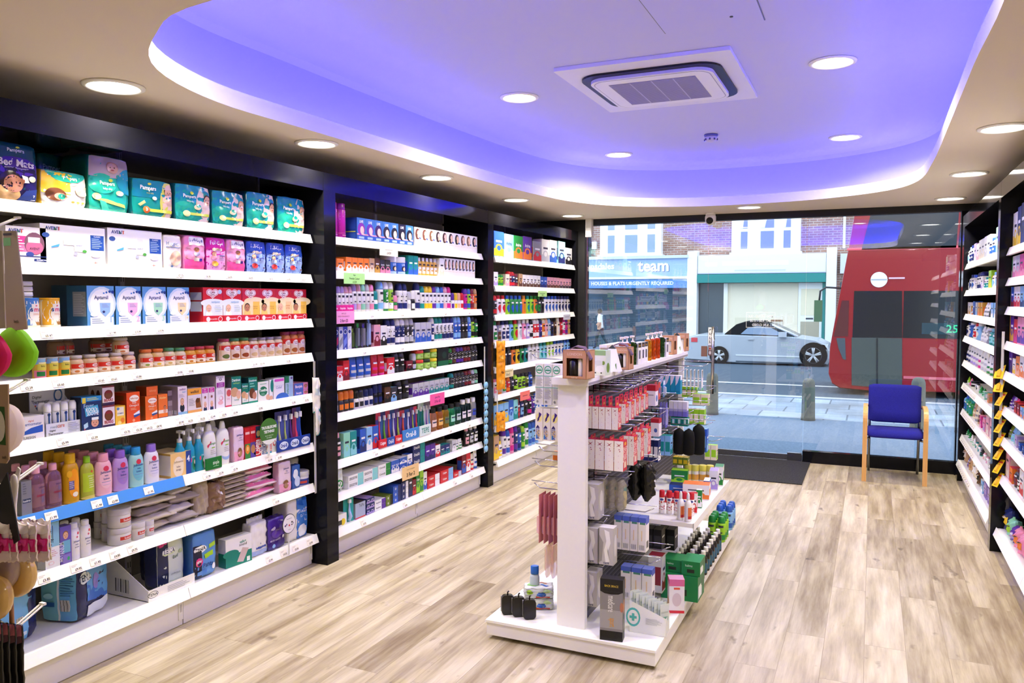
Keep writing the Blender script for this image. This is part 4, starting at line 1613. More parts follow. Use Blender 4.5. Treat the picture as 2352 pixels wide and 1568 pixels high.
# ---------------------------------------------------------------- baby goods wall
ZL = [2.04, 1.797, 1.527, 1.317, 1.067, .76, .506, .19]
PHL = ['the top nappy shelf', 'the training pants shelf', 'the formula milk shelf', 'the baby food shelf', 'the baby medicine shelf', 'the baby lotion shelf', 'the cotton wool shelf', 'the pads base shelf']
XFL = -3.13
y_ = lambda px, z: yat(px, XFL, z - .02)
TK = {2: [(0, y_(108, 1.527), '£5.47'), (0, y_(255, 1.527), '£11.99'), (0, y_(313, 1.527), '£10.99'), (0, y_(366, 1.527), '£10.99')],
      3: [(0, y_(62, 1.317), '£2.29'), (0, y_(135, 1.317), '£0.60'), (0, y_(228, 1.317), '£0.65'), (0, y_(258, 1.317), '£0.65'), (0, y_(315, 1.317), '£0.80'), (1, y_(410, 1.317), '£0.85'), (1, y_(436, 1.317), '£0.85'), (1, y_(583, 1.317), '£1.19'), (1, y_(600, 1.317), '£1.19'), (1, y_(660, 1.317), '£1.25')],
      4: [(0, y_(145, 1.067), '£5.99'), (0, y_(213, 1.067), '£2.59'), (0, y_(288, 1.067), '£3.75'), (0, y_(316, 1.067), '£5.29'), (0, y_(340, 1.067), '£4.25'), (0, y_(362, 1.067), '£8.95'), (1, y_(413, 1.067), '£5.95'), (1, y_(434, 1.067), '£6.25'), (1, y_(462, 1.067), '£6.25'), (1, y_(486, 1.067), '£2.49'), (1, y_(512, 1.067), '£3.95'), (1, y_(538, 1.067), '£3.99'), (1, y_(596, 1.067), '£5.85'), (1, y_(672, 1.067), '£2.90'), (1, y_(702, 1.067), '£3.70')],
      5: [(0, y_(68, .76), '£4.80'), (0, y_(118, .76), '£1.99'), (0, y_(223, .76), '£1.99'), (0, y_(260, .76), '£2.99'), (0, y_(342, .76), '£1.95'), (1, y_(475, .76), '£1.99'), (1, y_(505, .76), '£2.79'), (1, y_(538, .76), '£3.79'), (1, y_(618, .76), '£1.49'), (1, y_(640, .76), '£1.99')],
      6: [(0, y_(102, .506), '£3.85'), (0, y_(176, .506), '£9.95'), (0, y_(220, .506), '£1.95'), (0, y_(265, .506), '£4.85'), (0, y_(305, .506), '£9.75'), (1, y_(634, .506), '£1.29')],
      7: [(1, y_(612, .19), '£2.99'), (1, y_(645, .19), '£4.25'), (1, y_(672, .19), '£5.50'), (1, y_(705, .19), '£2.99')],
      1: [(1, y_(412, 1.797), '£7.25'), (1, y_(475, 1.797), '£6.35'), (1, y_(525, 1.797), '£6.35'), (1, y_(573, 1.797), '£6.35'), (1, y_(620, 1.797), '£6.35'), (1, y_(660, 1.797), '£6.35'), (1, y_(695, 1.797), '£6.35')]}
TK = {k: [((0 if ty < 2.926 else 1), ty, tx) for b, ty, tx in v] for k, v in TK.items()}
shelving('left', 1, XFL, 1.905, 3.955, 2, ZL, .44, ['white shelving bay holding nappies, formula tins and baby oil bottles', 'white shelving bay of baby goods against the first black pillar'], TK, {(5, 0): '3f86d6'})
L = [Shelf('L', 1, XFL, z, p) for z, p in zip(ZL, PHL)]
TEAL = '1fa8a0'
PAMP = lambda cu=.40, cv=.60, w=.55, hh=.12: [('t', 'Pampers', cu, cv, hh, 'f4fbff', {'w': w, 'b': .025}), ('e', cu + .06, cv + hh * .9, .05, .035, 'd6e04a'), ('t', 'baby-dry', cu + .02, cv - hh * 1.05, hh * .5, 'e8f8f4', {'w': w * .8})]


def drynappy(hair, side=True, big=False):
    f = [('r', 0, 0, 1, 1, '18a79c'), ('r', 0, .55, 1, 1, '178fae'), ('e', .25, .28, .3, .26, '25bd9a'), ('e', .95, .45, .40, .62, 'e9d6d0')]
    f += baby(.90, .62, .13, 1.0, hair, 'e8b89a', 'f0d8cc')
    f += [('r', .22, .18, .95, .25, 'd4e455'), ('e', .28, .21, .10, .085, 'e9f6a8'), ('e', .58, .40, .10, .07, 'f3e6b0'), ('e', .61, .44, .07, .05, '18a79c')]
    return f + PAMP(.36, .66)


run(L[0], -14, 90, 1, 318, 'dark purple bed mats pack with a sleeping child', 'nappy pack', pack('14505c', [('r', 0, 0, 1, .58, '241c4c'), ('e', .5, .60, .52, .16, '4a2a9c'), ('t', 'Pampers', .5, .86, .085, 'e8f4fa', {'w': .52, 'b': .02}), ('e', .55, .925, .05, .02, 'c8d84a'), ('t', 'Bed Mats', .5, .66, .13, 'f6f2ff', {'w': .86, 'b': .03}), ('t', 'aluminantage . absorb-protege lit', .5, .565, .03, 'd8d0f0', {'w': .8}), ('e', .22, .12, .36, .14, 'd8b078'), ('e', .36, .34, .25, .17, '2a1a14'), ('e', .42, .30, .22, .15, 'c88a68'), ('e', .62, .36, .05, .05, 'c07c5c'), ('p', [(.60, .46), (.74, .44), (.78, .34), (.66, .33)], 'e8ecf0'), ('e', .85, .41, .09, .05, 'f0e8d0'), ('p', [(.5, .02), (.98, .02), (.98, .24), (.7, .2)], '2c3c78'), ('t', '7', .9, .10, .06, 'ffffff', {'w': .1, 'b': .03}), ('t', 'bed mats', .86, .04, .025, 'ffffff', {'w': .2})], [], '1a3c58', '17646c'), d=.14, gap=.02)
run(L[0], 92, 204, 1, 384, 'small white and yellow newborn nappy pack', 'nappy pack', pack('f3ece2', [('r', 0, .35, .62, .95, 'f5c830'), ('e', .55, 1.0, .48, .30, '26b89a'), ('t', 'Pampers', .62, .80, .12, 'f4fffa', {'w': .46, 'b': .025}), ('e', .62, .90, .05, .03, 'd8e04a'), ('e', .30, .33, .22, .18, '7c4a26'), ('e', .40, .28, .14, .1, 'e4b08c'), ('e', .88, .50, .16, .16, 'f0cbb2'), ('e', .42, .28, .085, .075, '2aa890'), ('t', '1', .42, .30, .06, 'ffffff', {'b': .03, 'w': .06}), ('e', .66, .16, .04, .03, 'e0c060'), ('e', .78, .16, .04, .03, 'd8b850'), ('e', .90, .16, .04, .03, 'd0b048')], [('r', .2, .3, .8, .8, 'e8d890')], 'd8a820', '2aa890'), d=.17)
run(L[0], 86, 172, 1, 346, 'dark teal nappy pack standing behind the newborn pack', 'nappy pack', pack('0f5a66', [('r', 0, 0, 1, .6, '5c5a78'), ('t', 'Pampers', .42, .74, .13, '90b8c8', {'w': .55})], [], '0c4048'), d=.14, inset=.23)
run(L[0], 203, 302, 1, 350, 'tall teal nappy pack with a baby across its folded top', 'nappy pack', pack('1fae9c', [('r', .0, .62, 1, 1, 'b8a8a0'), ('e', .30, .50, .34, .18, '2cc0a2'), ('e', 1.0, .58, .34, .24, '1993a4'), *baby(.56, .80, .15, .62, 'b88a6c', 'd8a890'), ('t', 'Pampers', .42, .50, .085, 'f4fffc', {'w': .5, 'b': .025}), ('e', .5, .57, .05, .03, 'd0dc48'), ('t', 'baby-dry', .42, .41, .05, 'e8fff8', {'w': .4}), ('e', .72, .36, .1, .045, 'f0e0c0'), ('p', [(.10, .28), (.85, .16), (.88, .10), (.12, .20)], 'd8e868'), ('e', .16, .26, .10, .06, 'e4f2a0'), ('p', [(.3, 0), (.5, 0), (.36, .18), (.22, .2)], '48c8b0')], [], '0f6a5c', '168a7c'), d=.2)
run(L[0], 303, 401, 1, 404, 'wide teal nappy pack with an orange size three', 'nappy pack', pack('12988f', [('r', 0, .5, 1, 1, '12889c'), ('e', .95, .42, .3, .62, 'd8d860'), ('e', .97, .40, .26, .56, 'e8c8b4'), *baby(.88, .70, .12, 1., '2a1610', 'e0ac8c', 'e8c0a8'), ('t', 'Pampers', .36, .74, .14, 'f4fbff', {'w': .52, 'b': .025}), ('e', .40, .86, .05, .035, 'd8e04a'), ('t', 'baby-dry', .40, .62, .06, 'd8e455', {'w': .3}), ('e', .50, .50, .06, .05, 'e4f0d0'), ('r', .32, .14, .98, .22, 'd8e048'), ('e', .30, .18, .085, .095, 'e2702c'), ('t', '3', .30, .19, .09, 'ffffff', {'w': .08, 'b': .03}), ('p', [(.1, .3), (.24, .42), (.28, .36), (.16, .26)], 'e8d890')], [], '0c5c64', '127a84'), d=.2)
for a, b, tp, hair, ds in ((402, 487, 417, '33201a', 'teal nappy pack with a dark-haired mother and baby'), (487, 565, 433, 'c09070', 'teal nappy pack with a bald baby facing out'), (566, 634, 436, '2a1c18', 'teal nappy pack with a dark-haired toddler'), (637, 703, 447, 'd8b090', 'narrow teal nappy pack next to the first black pillar')):
    run(L[0], a, b, 1, tp, ds, 'nappy pack', pack('14a097', drynappy(hair), [('r', .3, .45, .7, .75, 'd0d8dc')], '0e4c5c', '12808c'), d=.2)
# training pants shelf
AV = lambda u=.2, v=.86, hh=.10, w=.3: [('t', 'AVENT', u, v, hh, '2e3c88', {'w': w, 'b': .02}), ('p', [(u + w * .08, v - hh / 2), (u + w * .20, v - hh / 2), (u + w * .14, v + hh / 2)], '3c7a5c'), ('r', u + w * .33, v - hh / 2, u + w * .40, v + hh / 2, 'e06a5c')]
run(L[1], 14, 108, 1, 517, 'white and pink bottle box with a round window', 'box', carton('f3f0f4', [('r', 0, .30, .62, .74, 'f07cb0'), ('r', 0, .56, .62, .74, 'e83c8c'), ('e', .70, .54, .26, .32, '7c5468'), ('e', .70, .44, .22, .20, 'c46890'), ('r', .54, .57, .84, .72, 'f4eef6'), ('t', 'AVENT', .70, .40, .07, '583048', {'w': .26}), ('e', .58, .24, .1, .07, '3c50a0'), ('r', 0, .17, 1, .195, '24387c'), ('r', .68, .05, .98, .12, '24387c'), ('t', 'CLASSIC', .83, .085, .04, 'ffffff', {'w': .26}), *AV(.24, .88, .10, .4), *lines(.05, .32, .45, .72, 5, 'f8d0e0')], [], 'e8e4ea'), d=.15, gap=.02)
AVF = [('r', .76, .40, .98, .80, '2450a8'), ('t', 'CLASSIC', .87, .765, .04, 'dfe8f8', {'w': .19}), *lines(.78, .44, .95, .72, 6, 'a8c0ec'), ('e', .08, .72, .055, .06, '34549c'), *AV(.18, .90, .09, .26), ('r', .50, .34, .66, .66, 'e4e6f2'), ('r', .53, .66, .63, .76, 'd8dcec'), ('r', .34, .50, .50, .66, 'eaecf6'), ('t', 'AVENT', .58, .50, .04, '6a7090', {'w': .14}), ('p', [(.15, .44), (.28, .52), (.27, .45), (.16, .41)], '4ca0dc'), ('e', .66, .36, .035, .04, '4ca048'), ('e', .52, .28, .035, .04, 'b0b4cc'), ('e', .84, .28, .08, .07, 'd8d4e0'), ('r', .80, .07, .86, .085, 'd86a50'), ('r', .825, .05, .835, .105, 'd86a50'), ('r', .04, .07, .7, .085, 'e4e2ec')]
run(L[1], 92, 244, 1, 512, 'larger white feeding set box with a blue panel', 'box', carton('f4f4f8', AVF, [], 'e4e2ea'), d=.17, gap=.02)
run(L[1], 247, 374, 1, 522, 'second white feeding set box next to the huggies pack'.replace('huggies', 'white nappy'), 'box', carton('f4f4f8', AVF, [], 'e4e2ea'), d=.17, gap=.02)
run(L[1], 377, 421, 1, 537, 'white soft nappy pack with a cream picture', 'nappy pack', pack('f2ecec', [('t', 'Huggies', .46, .72, .13, 'f8f8ff', {'w': .8, 'b': .03}), ('t', 'Huggies', .45, .73, .13, '7c8cb0', {'w': .8, 'b': .01}), ('r', .1, .62, .9, .645, '8898c8'), ('e', .6, .32, .3, .22, 'f0c8a8'), ('e', .4, .08, .08, .03, '5070b0')], [], 'd8d0d0'), d=.16)


def pullups(c1, c2, cap_, txt, hair, pot, n5=True):
    return [('r', 0, .0, 1, .62, c2), ('r', 0, .58, 1, 1, c1), ('e', .5, .56, .56, .08, c1), ('t', 'Pull-Ups', .5, .82, .15, txt, {'w': .8, 'b': .03}), ('e', .36, .64, .10, .05, 'e8d8c0'), ('e', .52, .64, .10, .05, 'e8d8c0'), ('e', .68, .64, .09, .05, 'e0c8d0'), *baby(.36, .50, .11, .55, hair, 'e0ac88', cap_), ('e', .38, .22, .16, .08, pot), ('r', .6, .44, .9, .47, '4a4a8c'), *lines(.58, .3, .88, .42, 4, 'a098c0'), ('e', .84, .16, .05, .02, '5c3030')]


PK = pack('f090bc', [('r', 0, 0, 1, .30, 'f0569a'), ('e', .5, .5, .6, .22, 'f6a8cc'), ('r', .2, .72, .95, .96, 'f2eef8'), ('t', 'Pull-Ups', .56, .85, .14, '5c5ca8', {'w': .72, 'b': .03}), *baby(.56, .58, .12, .55, '7a4426', 'c88a64', 'b0a8c8'), ('r', .42, .26, .68, .36, 'e8dcc8'), ('r', .66, .26, .8, .34, '54389c')], [], 'd87ca8', 'f0a0c8', facec=None)
PM = pack('d0289c', pullups('cc2090', 'ecaadc', 'f0a0b8', 'fdf4fc', 'c89050', 'e8b040'), [], '9c1c74')
run(L[1], 423, 566, 3, 538, ('pale pink training pants pack beside the white nappy pack', 'magenta training pants pack between two paler ones', 'pale pink training pants pack beside the blue packs'), 'training pants', [PK, PM, PK], d=.14, name='training_pants_pack')
PBs = [pack('2c4cb0', pullups('2848ac', '94b0ec', 'b8c8f0', 'e8eefc', hh_, 'd8403c'), [('r', .25, .55, .75, .85, 'c8d0dc')], '1c2c74') for hh_ in ('d09058', '2c1c18', '1c1412')]
run(L[1], 566, 696, 3, 551, ('blue training pants pack with a fair-haired child', 'blue training pants pack with a dark-haired child waving', 'blue training pants pack next to the first pillar'), 'training pants', PBs, d=.12, name='training_pants_pack', gap=.03)
# formula milk shelf
SMA = lambda c: [('r', 0, .80, 1, 1, c), ('r', 0, .0, .4, 1, c), ('e', .62, .48, .56, .42, 'f0ece4'), ('e', .92, .24, .36, .2, 'a8783c'), ('e', .72, .46, .42, .26, 'f0ece4'), ('t', 's', .40, .60, .11, '2c4484', {'b': .03}), ('t', 'm', .62, .60, .11, 'd83c6c', {'w': .26, 'b': .02}), ('t', 'a', .84, .60, .11, '2c4484', {'b': .03}), ('e', .62, .74, .05, .028, 'e06a80'), ('t', '1', .22, .84, .10, 'ffffff', {'w': .1, 'b': .02}), *lines(.45, .42, .85, .5, 2, 'e0a888'), ('r', 0, 0, 1, .10, 'e8dcc0')]
run(L[2], 62, 158, 2, 684, ('blue-lidded infant milk tin', 'yellow-lidded infant milk tin'), 'tin', [bottle('e8e0d0', TINP, TINCAP, '3a7cc8', SMA('4a86cc'), 'formula_tin', sq=1, seg=24, capname='lid'), bottle('e8d8b0', TINP, TINCAP, 'e8a81c', SMA('eab030'), 'formula_tin', sq=1, seg=24, capname='lid')], d=.13, name='formula_tin')
APT = lambda c, num: [('r', 0, .0, 1, 1, '5c9ad8'), ('e', .55, .56, .52, .42, 'cfe0f4'), ('e', .55, .56, .44, .36, 'f2f4fa'), ('t', 'Aptamil', .52, .70, .12, '1e2c70', {'w': .78, 'b': .025}), ('e', .62, .82, .035, .02, '4c88d0'), ('e', .72, .84, .04, .026, '3468bc'), ('e', .84, .86, .05, .034, '2850a8'), ('e', .95, .85, .06, .04, '1c3c94'), ('p', [(.46, .58), (.86, .58), (.84, .36), (.66, .24), (.48, .36)], c), *lines(.54, .46, .80, .56, 3, '8890c0'), ('e', .60, .36, .05, .03, '2c3070'), ('e', .25, .30, .14, .055, 'f8fafc'), ('e', .36, .35, .07, .045, 'f8fafc'), ('r', .10, .03, .96, .23, 'dfe8f2'), *lines(.16, .06, .6, .2, 3, '8898b8'), ('t', num, .86, .17, .15, c, {'w': .14, 'b': .02})]
run(L[2], 199, 437, 4, 656, ('blue formula box with a blue shield and figure one', 'blue formula box with a pink shield', 'blue formula box with a green shield', 'blue formula box with a cream shield'), 'formula box', [carton('4a8ccc', APT(c, s), [('r', .3, .25, .95, .85, '8c94a0'), *lines(.35, .3, .9, .8, 12, 'c0c6d0')], '2a5c84', '2838a0') for c, s in (('90b8ec', '1'), ('eab0dc', '2'), ('a0d8bc', '3'), ('f0d8a0', '1+'))], d=.13, gap=.06, name='formula_box')
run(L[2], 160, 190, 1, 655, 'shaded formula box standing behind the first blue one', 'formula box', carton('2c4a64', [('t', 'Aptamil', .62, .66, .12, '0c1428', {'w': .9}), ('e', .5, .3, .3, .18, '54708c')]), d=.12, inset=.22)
HEART = [('e', .33, .86, .17, .095, 'f6e8ec'), ('e', .62, .86, .17, .095, 'f6e8ec'), ('p', [(.17, .84), (.79, .84), (.48, .68)], 'f6e8ec')]
HT2 = [('e', .33, .86, .14, .078, 'd83048'), ('e', .62, .86, .14, .078, 'd83048'), ('p', [(.20, .845), (.76, .845), (.48, .71)], 'd83048'), ('e', .33, .86, .12, .066, 'fbf2f4'), ('e', .62, .86, .12, .066, 'fbf2f4'), ('p', [(.22, .845), (.74, .845), (.48, .73)], 'fbf2f4'), ('t', 'Cow&', .47, .86, .055, '7c1c38', {'w': .5, 'b': .02}), ('t', 'Gate', .47, .80, .055, '7c1c38', {'w': .45, 'b': .02})]
TRAY = [('r', -.02, 0, 1.02, .2, 'd02030'), ('e', .22, .10, .1, .07, 'f4e0e4'), ('t', 'the specialists', .5, .10, .05, 'f8e8ea', {'w': .36}), ('e', .84, .10, .11, .075, 'f4e0e4'), ('e', .84, .10, .085, .055, 'd02030')]
CG1 = carton('e8eef6', [('r', 0, .58, 1, 1, 'd41c2c'), ('e', .5, .56, .62, .12, 'e8eef6'), ('e', .86, .88, .1, .065, 'c8dcf4'), *HEART, *HT2, ('t', 'nutriprem', .62, .58, .07, '5c9cd8', {'w': .62}), *baby(.27, .40, .13, .75, 'e0b088', 'eab898', 'ffffff'), *lines(.58, .3, .95, .5, 4, 'c0ccdc'), *TRAY], [('r', 0, 0, 1, .2, 'c01c2c'), ('r', .1, .32, .9, .60, 'dfe4ea'), ('r', .1, .64, .9, .86, 'd4dae2')], 'b82030', '8c2c70')
CG2 = carton('f6d8a0', [('r', 0, .60, 1, 1, 'd02034'), ('e', .7, .60, .6, .14, 'f4e0b0'), ('r', .62, .16, 1, .6, 'f2c050'), *HEART, *HT2, *baby(.27, .42, .15, .75, '2a1a14', 'b87c5c', 'f0c870'), ('t', 'banana', .74, .46, .05, 'c09040', {'w': .4}), ('t', 'porridge', .74, .39, .05, 'c09040', {'w': .4}), *TRAY], [('r', .1, .3, .9, .9, 'f0d8a8')], 'c8283c', 'a03080')
CG3 = carton('f6d8a0', [('r', 0, .60, 1, 1, 'd02034'), ('e', .7, .60, .6, .14, 'f4e0b0'), ('r', .62, .16, 1, .6, 'f6c890'), *HEART, *HT2, *baby(.27, .42, .15, .75, 'e0b890', 'e8b494', 'f0c870'), ('t', 'creamy', .74, .46, .05, 'c07040', {'w': .4}), ('t', 'porridge', .74, .39, .05, 'c07040', {'w': .4}), *TRAY], [('r', .1, .3, .9, .9, 'f0d8a8')], 'c8283c', 'a03080')
run(L[2], 467, 556, 2, 660, 'red and white milk carton with a fair-haired baby', 'milk carton', CG1, d=.10, rows=1, gap=.02, name='milk_carton')
run(L[2], 557, 704, 4, 662, ('red and yellow baby cereal carton', 'red and yellow baby cereal carton', 'red and yellow baby cereal carton with a fair baby', 'red and yellow baby cereal carton'), 'cereal carton', [CG2, CG2, CG3, CG2], d=.09, gap=.01, name='cereal_carton', group='baby cereal cartons')
run(L[2], 440, 462, 2, 662, 'red milk carton set back beside the formula boxes', 'milk carton', carton('b02838', [('r', .05, .3, .95, .56, 'c8ccd4'), ('r', .05, .6, .95, .85, 'c0c4cc'), ('e', .5, .9, .3, .05, 'd8b8c0')]), d=.05, inset=.2, name='milk_carton')
m = MB()
for i in range(9):
    m.lathe([(.027 + .001 * (i % 2), .022 * i), (.031, .022 * i + .004), (.029, .022 * i + .019)], 16, 'f2f0f0' if i % 2 else 'e4e4ec')
yq = yat(54, -3.22, 1.6)
tag(link('cup_stack', m.mesh('cup_stack', 'card'), None, (-3.21, yq, 1.528)), 'white nested plastic cups at the near end of the formula milk shelf', 'cups')
# baby food shelf
LBJ = [('e', .62, .46, .26, .09, 'f0d8d4'), ('t', 'C&G', .62, .46, .09, 'b82030', {'w': .3, 'b': .02}), ('e', .3, .22, .3, .10, 'f6ead0'), ('e', .25, .2, .12, .05, 'd8a850'), ('t', '2', .88, .36, .12, '8c3c2c', {'w': .1})]


def jv(food, lid, blob):
    return jar(food, 'f0dcc0', lid, [('r', 0, .34, 1, .57, 'd83020'), *LBJ[:3], ('e', .3, .2, .14, .06, blob), LBJ[-1]])


run(L[3], 87, 170, 3, 824, ('yellow and blue baby meal tin with a pink picture', 'yellow and blue baby meal tin with a green label', 'yellow and blue baby meal tin beside the jars'), 'tin', [bottle('e0b840', [(.98, 0), (1, .02), (1, .95), (.97, .96)], [(1.02, .95), (1.02, 1), (.98, 1)], 'b8bcc4', [('r', 0, 0, 1, .4, cc), ('r', 0, .7, 1, .96, '86b4e0'), ('r', .12, .4, .9, .72, 'dcd04c'), ('r', .1, .12, .66, .34, '1e7a3c'), ('t', 'Baby', .5, .6, .1, '5c5c20', {'w': .4}), ('r', .2, .72, .8, .8, 'f0e8a0'), ('e', .84, .86, .1, .06, 'c8384c')], 'baby_meal_tin', sq=1, capname='lid') for cc in ('e87c9c', 'f0b438', 'f0b030')], d=.06, name='baby_meal_tin')
run(L[3], 171, 321, 5, 818, 'squat baby food jar with a grey lid', 'baby food jar', jv('ddb98a', 'c8c0b8', 'c87838'), d=.075, name='baby_food_jar', gap=.03)
run(L[3], 333, 411, 3, 804, ('squat baby food jar with an orange lid and peas', 'squat baby food jar with an orange lid and corn', 'squat jar with a green lid beside orange-lidded ones'), 'baby food jar', [jv('dcb888', 'd87038', '8c9c40'), jv('e0bc80', 'd87038', 'e0b838'), jv('dccaa0', '4c8c60', 'd0b068')], d=.07, name='baby_food_jar', gap=.03)
run(L[3], 411, 501, 4, 800, ('squat pale baby food jar with a green lid', 'squat carrot baby food jar with a red lid, first', 'squat orange baby food jar with a red lid', 'squat carrot baby food jar beside the tall jars'), 'baby food jar', [jv('dccca8', '4c8c60', 'b8a868'), jv('dc9c34', 'b83c4c', 'c87828'), jv('dc9430', 'b83c4c', '9c5c28'), jv('dc9834', 'b83c4c', 'a06428')], d=.065, name='baby_food_jar', gap=.03)
X_ = L[3].XF
yj = yat(277, X_ - .06, 1.40)
JR = jv('ddb98a', 'c8c0b8', 'c87838')(.072, .078, .075)
JR.put((X_ - .06, yj, 1.3185 + .075), PI / 2, 'squat grey-lidded jar stacked on top of the front row', 'baby food jar', name='baby_food_jar')
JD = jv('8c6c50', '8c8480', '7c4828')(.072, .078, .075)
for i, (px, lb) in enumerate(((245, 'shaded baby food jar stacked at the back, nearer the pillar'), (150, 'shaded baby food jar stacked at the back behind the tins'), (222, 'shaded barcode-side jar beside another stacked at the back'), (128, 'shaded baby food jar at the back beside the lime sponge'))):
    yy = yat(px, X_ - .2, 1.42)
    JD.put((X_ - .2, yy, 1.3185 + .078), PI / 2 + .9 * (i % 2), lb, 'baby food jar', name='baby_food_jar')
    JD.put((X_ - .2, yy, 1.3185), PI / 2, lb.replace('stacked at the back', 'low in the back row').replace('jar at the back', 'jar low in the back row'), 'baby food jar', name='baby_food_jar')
TJ = lambda food, lid, blob: bottle(food, [(.88, 0), (1, .03), (1, .72), (.94, .80), (.74, .86), (.72, .88)], [(.82, .87), (.85, .88), (.85, .98), (.8, 1)], lid, [('r', 0, .08, 1, .70, 'ecd8c0'), ('r', 0, .50, 1, .70, 'd42c28'), ('e', .45, .54, .28, .12, 'f8ecee'), ('t', 'Cow&', .45, .57, .06, '8c1c30', {'w': .4}), ('t', 'Gate', .45, .50, .06, '8c1c30', {'w': .38}), ('e', .35, .22, .26, .10, blob), ('e', .84, .46, .1, .07, 'c0b0e0')], 'baby_food_jar', 'plastic', 1, 16, capname='lid')
run(L[3], 513, 580, 3, 779, ('taller baby food jar with a maroon lid', 'taller baby food jar with a green lid and cutlet', 'taller jar with a green lid beside grey-lidded ones'), 'baby food jar', [TJ('d8b888', 'a03c50', '5c6c30'), TJ('d8a860', '3c7c54', '8c4420'), TJ('d89848', '3c7c54', '90401c')], d=.068, name='baby_food_jar', gap=.03)
run(L[3], 580, 655, 4, 777, 'taller cream baby food jar with a grey lid', 'baby food jar', TJ('e0cca8', '948c94', 'd8b880'), d=.066, name='baby_food_jar', gap=.03)
run(L[3], 656, 707, 3, 763, 'tallest baby food jar with a dark red lid', 'baby food jar', TJ('cc7c40', '8c2c44', 'a85c28'), d=.07, name='baby_food_jar', gap=.02)
# baby medicine shelf
THERM = [('t', 'digital', .55, .80, .10, 'd0584c', {'w': .3}), ('t', 'Thermometer', .56, .68, .13, '3a5ca8', {'w': .7}), ('p', [(.0, .24), (.95, .3), (.95, .60), (.55, .52), (.2, .34), (0, .32)], '2c5cc0'), ('t', 'MEDICA', .12, .70, .10, 'd05048', {'w': .22}), ('t', 'SURESIGN', .48, .12, .11, '404048', {'w': .42})]
run(L[4], 34, 103, 1, 962, 'white digital thermometer box lying low', 'thermometer box', carton('f0eef2', THERM, [], 'd8d6dc'), d=.16, gap=.02)
# counter display of thermometers
ya, yb = yat(106, XFL - .03, 1.08), yat(186, XFL - .03, 1.08)
yc, wd = (ya + yb) / 2, yb - ya
t = thing('thermometer_display', 'white counter display holding digital thermometers in clear tubes', 'display box', (XFL - .03, yc, 1.068), PI / 2)
m = MB()
m.box(-wd / 2, wd / 2, 0, .004, 0, .055, 'e4e8f2')
m.art([('t', 'medi', .22, .72, .22, '8c98b8', {'w': .2}), ('t', 'care', .42, .72, .22, 'd06858', {'w': .2}), ('t', 'Digital', .18, .42, .18, '303440', {'w': .22}), ('t', 'Thermometer', .27, .18, .18, '303440', {'w': .42}), *lines(.62, .1, .95, .9, 6, 'a0a4b4')], wd, .055, lambda u, v, o: (u, -o, v))
m.box(-wd / 2, wd / 2, .10, .104, 0, .19, '7480b0')
m.art([('r', 0, .62, 1, 1, 'e0e4f0'), ('t', 'Digital', .2, .84, .08, '303440', {'w': .3}), ('t', 'Thermometer', .3, .74, .08, '303440', {'w': .5}), ('e', .8, .85, .13, .16, '3c68b0'), ('e', .8, .85, .09, .11, 'e0e4f0'), ('e', .15, .65, .02, .02, 'd04838'), ('e', .4, .65, .02, .02, 'd04838')], wd, .19, lambda u, v, o: (u, .0998 - o, v))
for s in (-1, 1):
    x = s * wd / 2
    vs = [(x, 0, 0), (x, .10, 0), (x, .10, .16), (x, 0, .055)]
    m.add(vs, [(0, 1, 2, 3)], 'dfe3ee')
m.box(-wd / 2, wd / 2, 0, .1, 0, .003, 'dfe3ee')
link('tray', m.mesh('tray', 'card'), t)
TH = bottle('e8ecf4', [(.8, 0), (1, .02), (1, .70), (.97, .72)], [(.97, .72), (.98, .74), (.95, .92), (.6, 1)], 'f4f6fa', [('p', [(.1, .02), (.9, .02), (.9, .18), (.5, .34), (.1, .22)], '2c4c98'), ('r', .38, .2, .62, .62, '3c5c9c'), ('e', .5, .64, .2, .05, '203c7c')], 'digital_thermometer', 'plastic', .7, 12)(.034, .135, .026)
for r in range(2):
    for i in range(4):
        u = -wd / 2 + wd * (.14 + .24 * i)
        TH.put((XFL - .03 - .022 - r * .034, yc + u, 1.074), PI / 2, f'digital thermometer in a clear tube, {ORD[4 - i]} from the window, {"front" if r == 0 else "rear"} row of display', 'thermometer', 'thermometers in the display')
run(L[4], 187, 236, 1, 914, 'dark blue cooling patch box with a child in a headband', 'box', carton('1c3468', [('r', 0, .86, 1, 1, '2c8cd0'), ('r', .05, .82, .22, .98, 'e8d040'), *lines(.28, .88, .95, .97, 2, 'e8e070'), ('t', 'Fever', .36, .74, .12, '9cc8ec', {'w': .5, 'b': .02}), ('p', [(.15, .68), (.80, .74), (.86, .50), (.2, .42)], '4cb0d8'), ('t', "KOOL'n", .5, .62, .12, 'f4fafc', {'w': .56, 'b': .03}), ('t', 'SOOTHE', .55, .50, .12, 'f4fafc', {'w': .56, 'b': .03}), *baby(.64, .22, .2, .62, '3a2418', 'd8a080'), ('r', .48, .30, .82, .38, 'e4ecf0'), ('p', [(.08, .2), (.28, .26), (.3, .12), (.1, .06)], 'b0d4e8'), ('t', '4', .12, .06, .07, 'd83c30', {'w': .06})], [], '101c38', '2c84c0'), d=.07)
BR = carton('ecdfe4', [('r', 0, 0, 1, .14, '3c2850'), ('r', 0, .92, 1, 1, '7c3040'), ('e', .5, .55, .36, .24, '6a3020'), ('e', .5, .52, .26, .18, '70421e'), ('r', .26, .62, .74, .74, '8c2c30'), ('t', 'BEARS', .5, .26, .15, 'a83038', {'w': .74, 'b': .03})], [('e', .3, .5, .14, .3, '5a2c20'), ('e', .7, .5, .14, .3, '5a2c20')], 'c8b8bc', '5c3038', name='vitamin_box')
run(L[4], 236, 265, 1, 933, 'white gummies box with a brown round badge, lower', 'vitamin box', BR, d=.09)
z0 = zat(933, XFL - .02, yat(236, XFL - .02, 1.068)) - 1.067
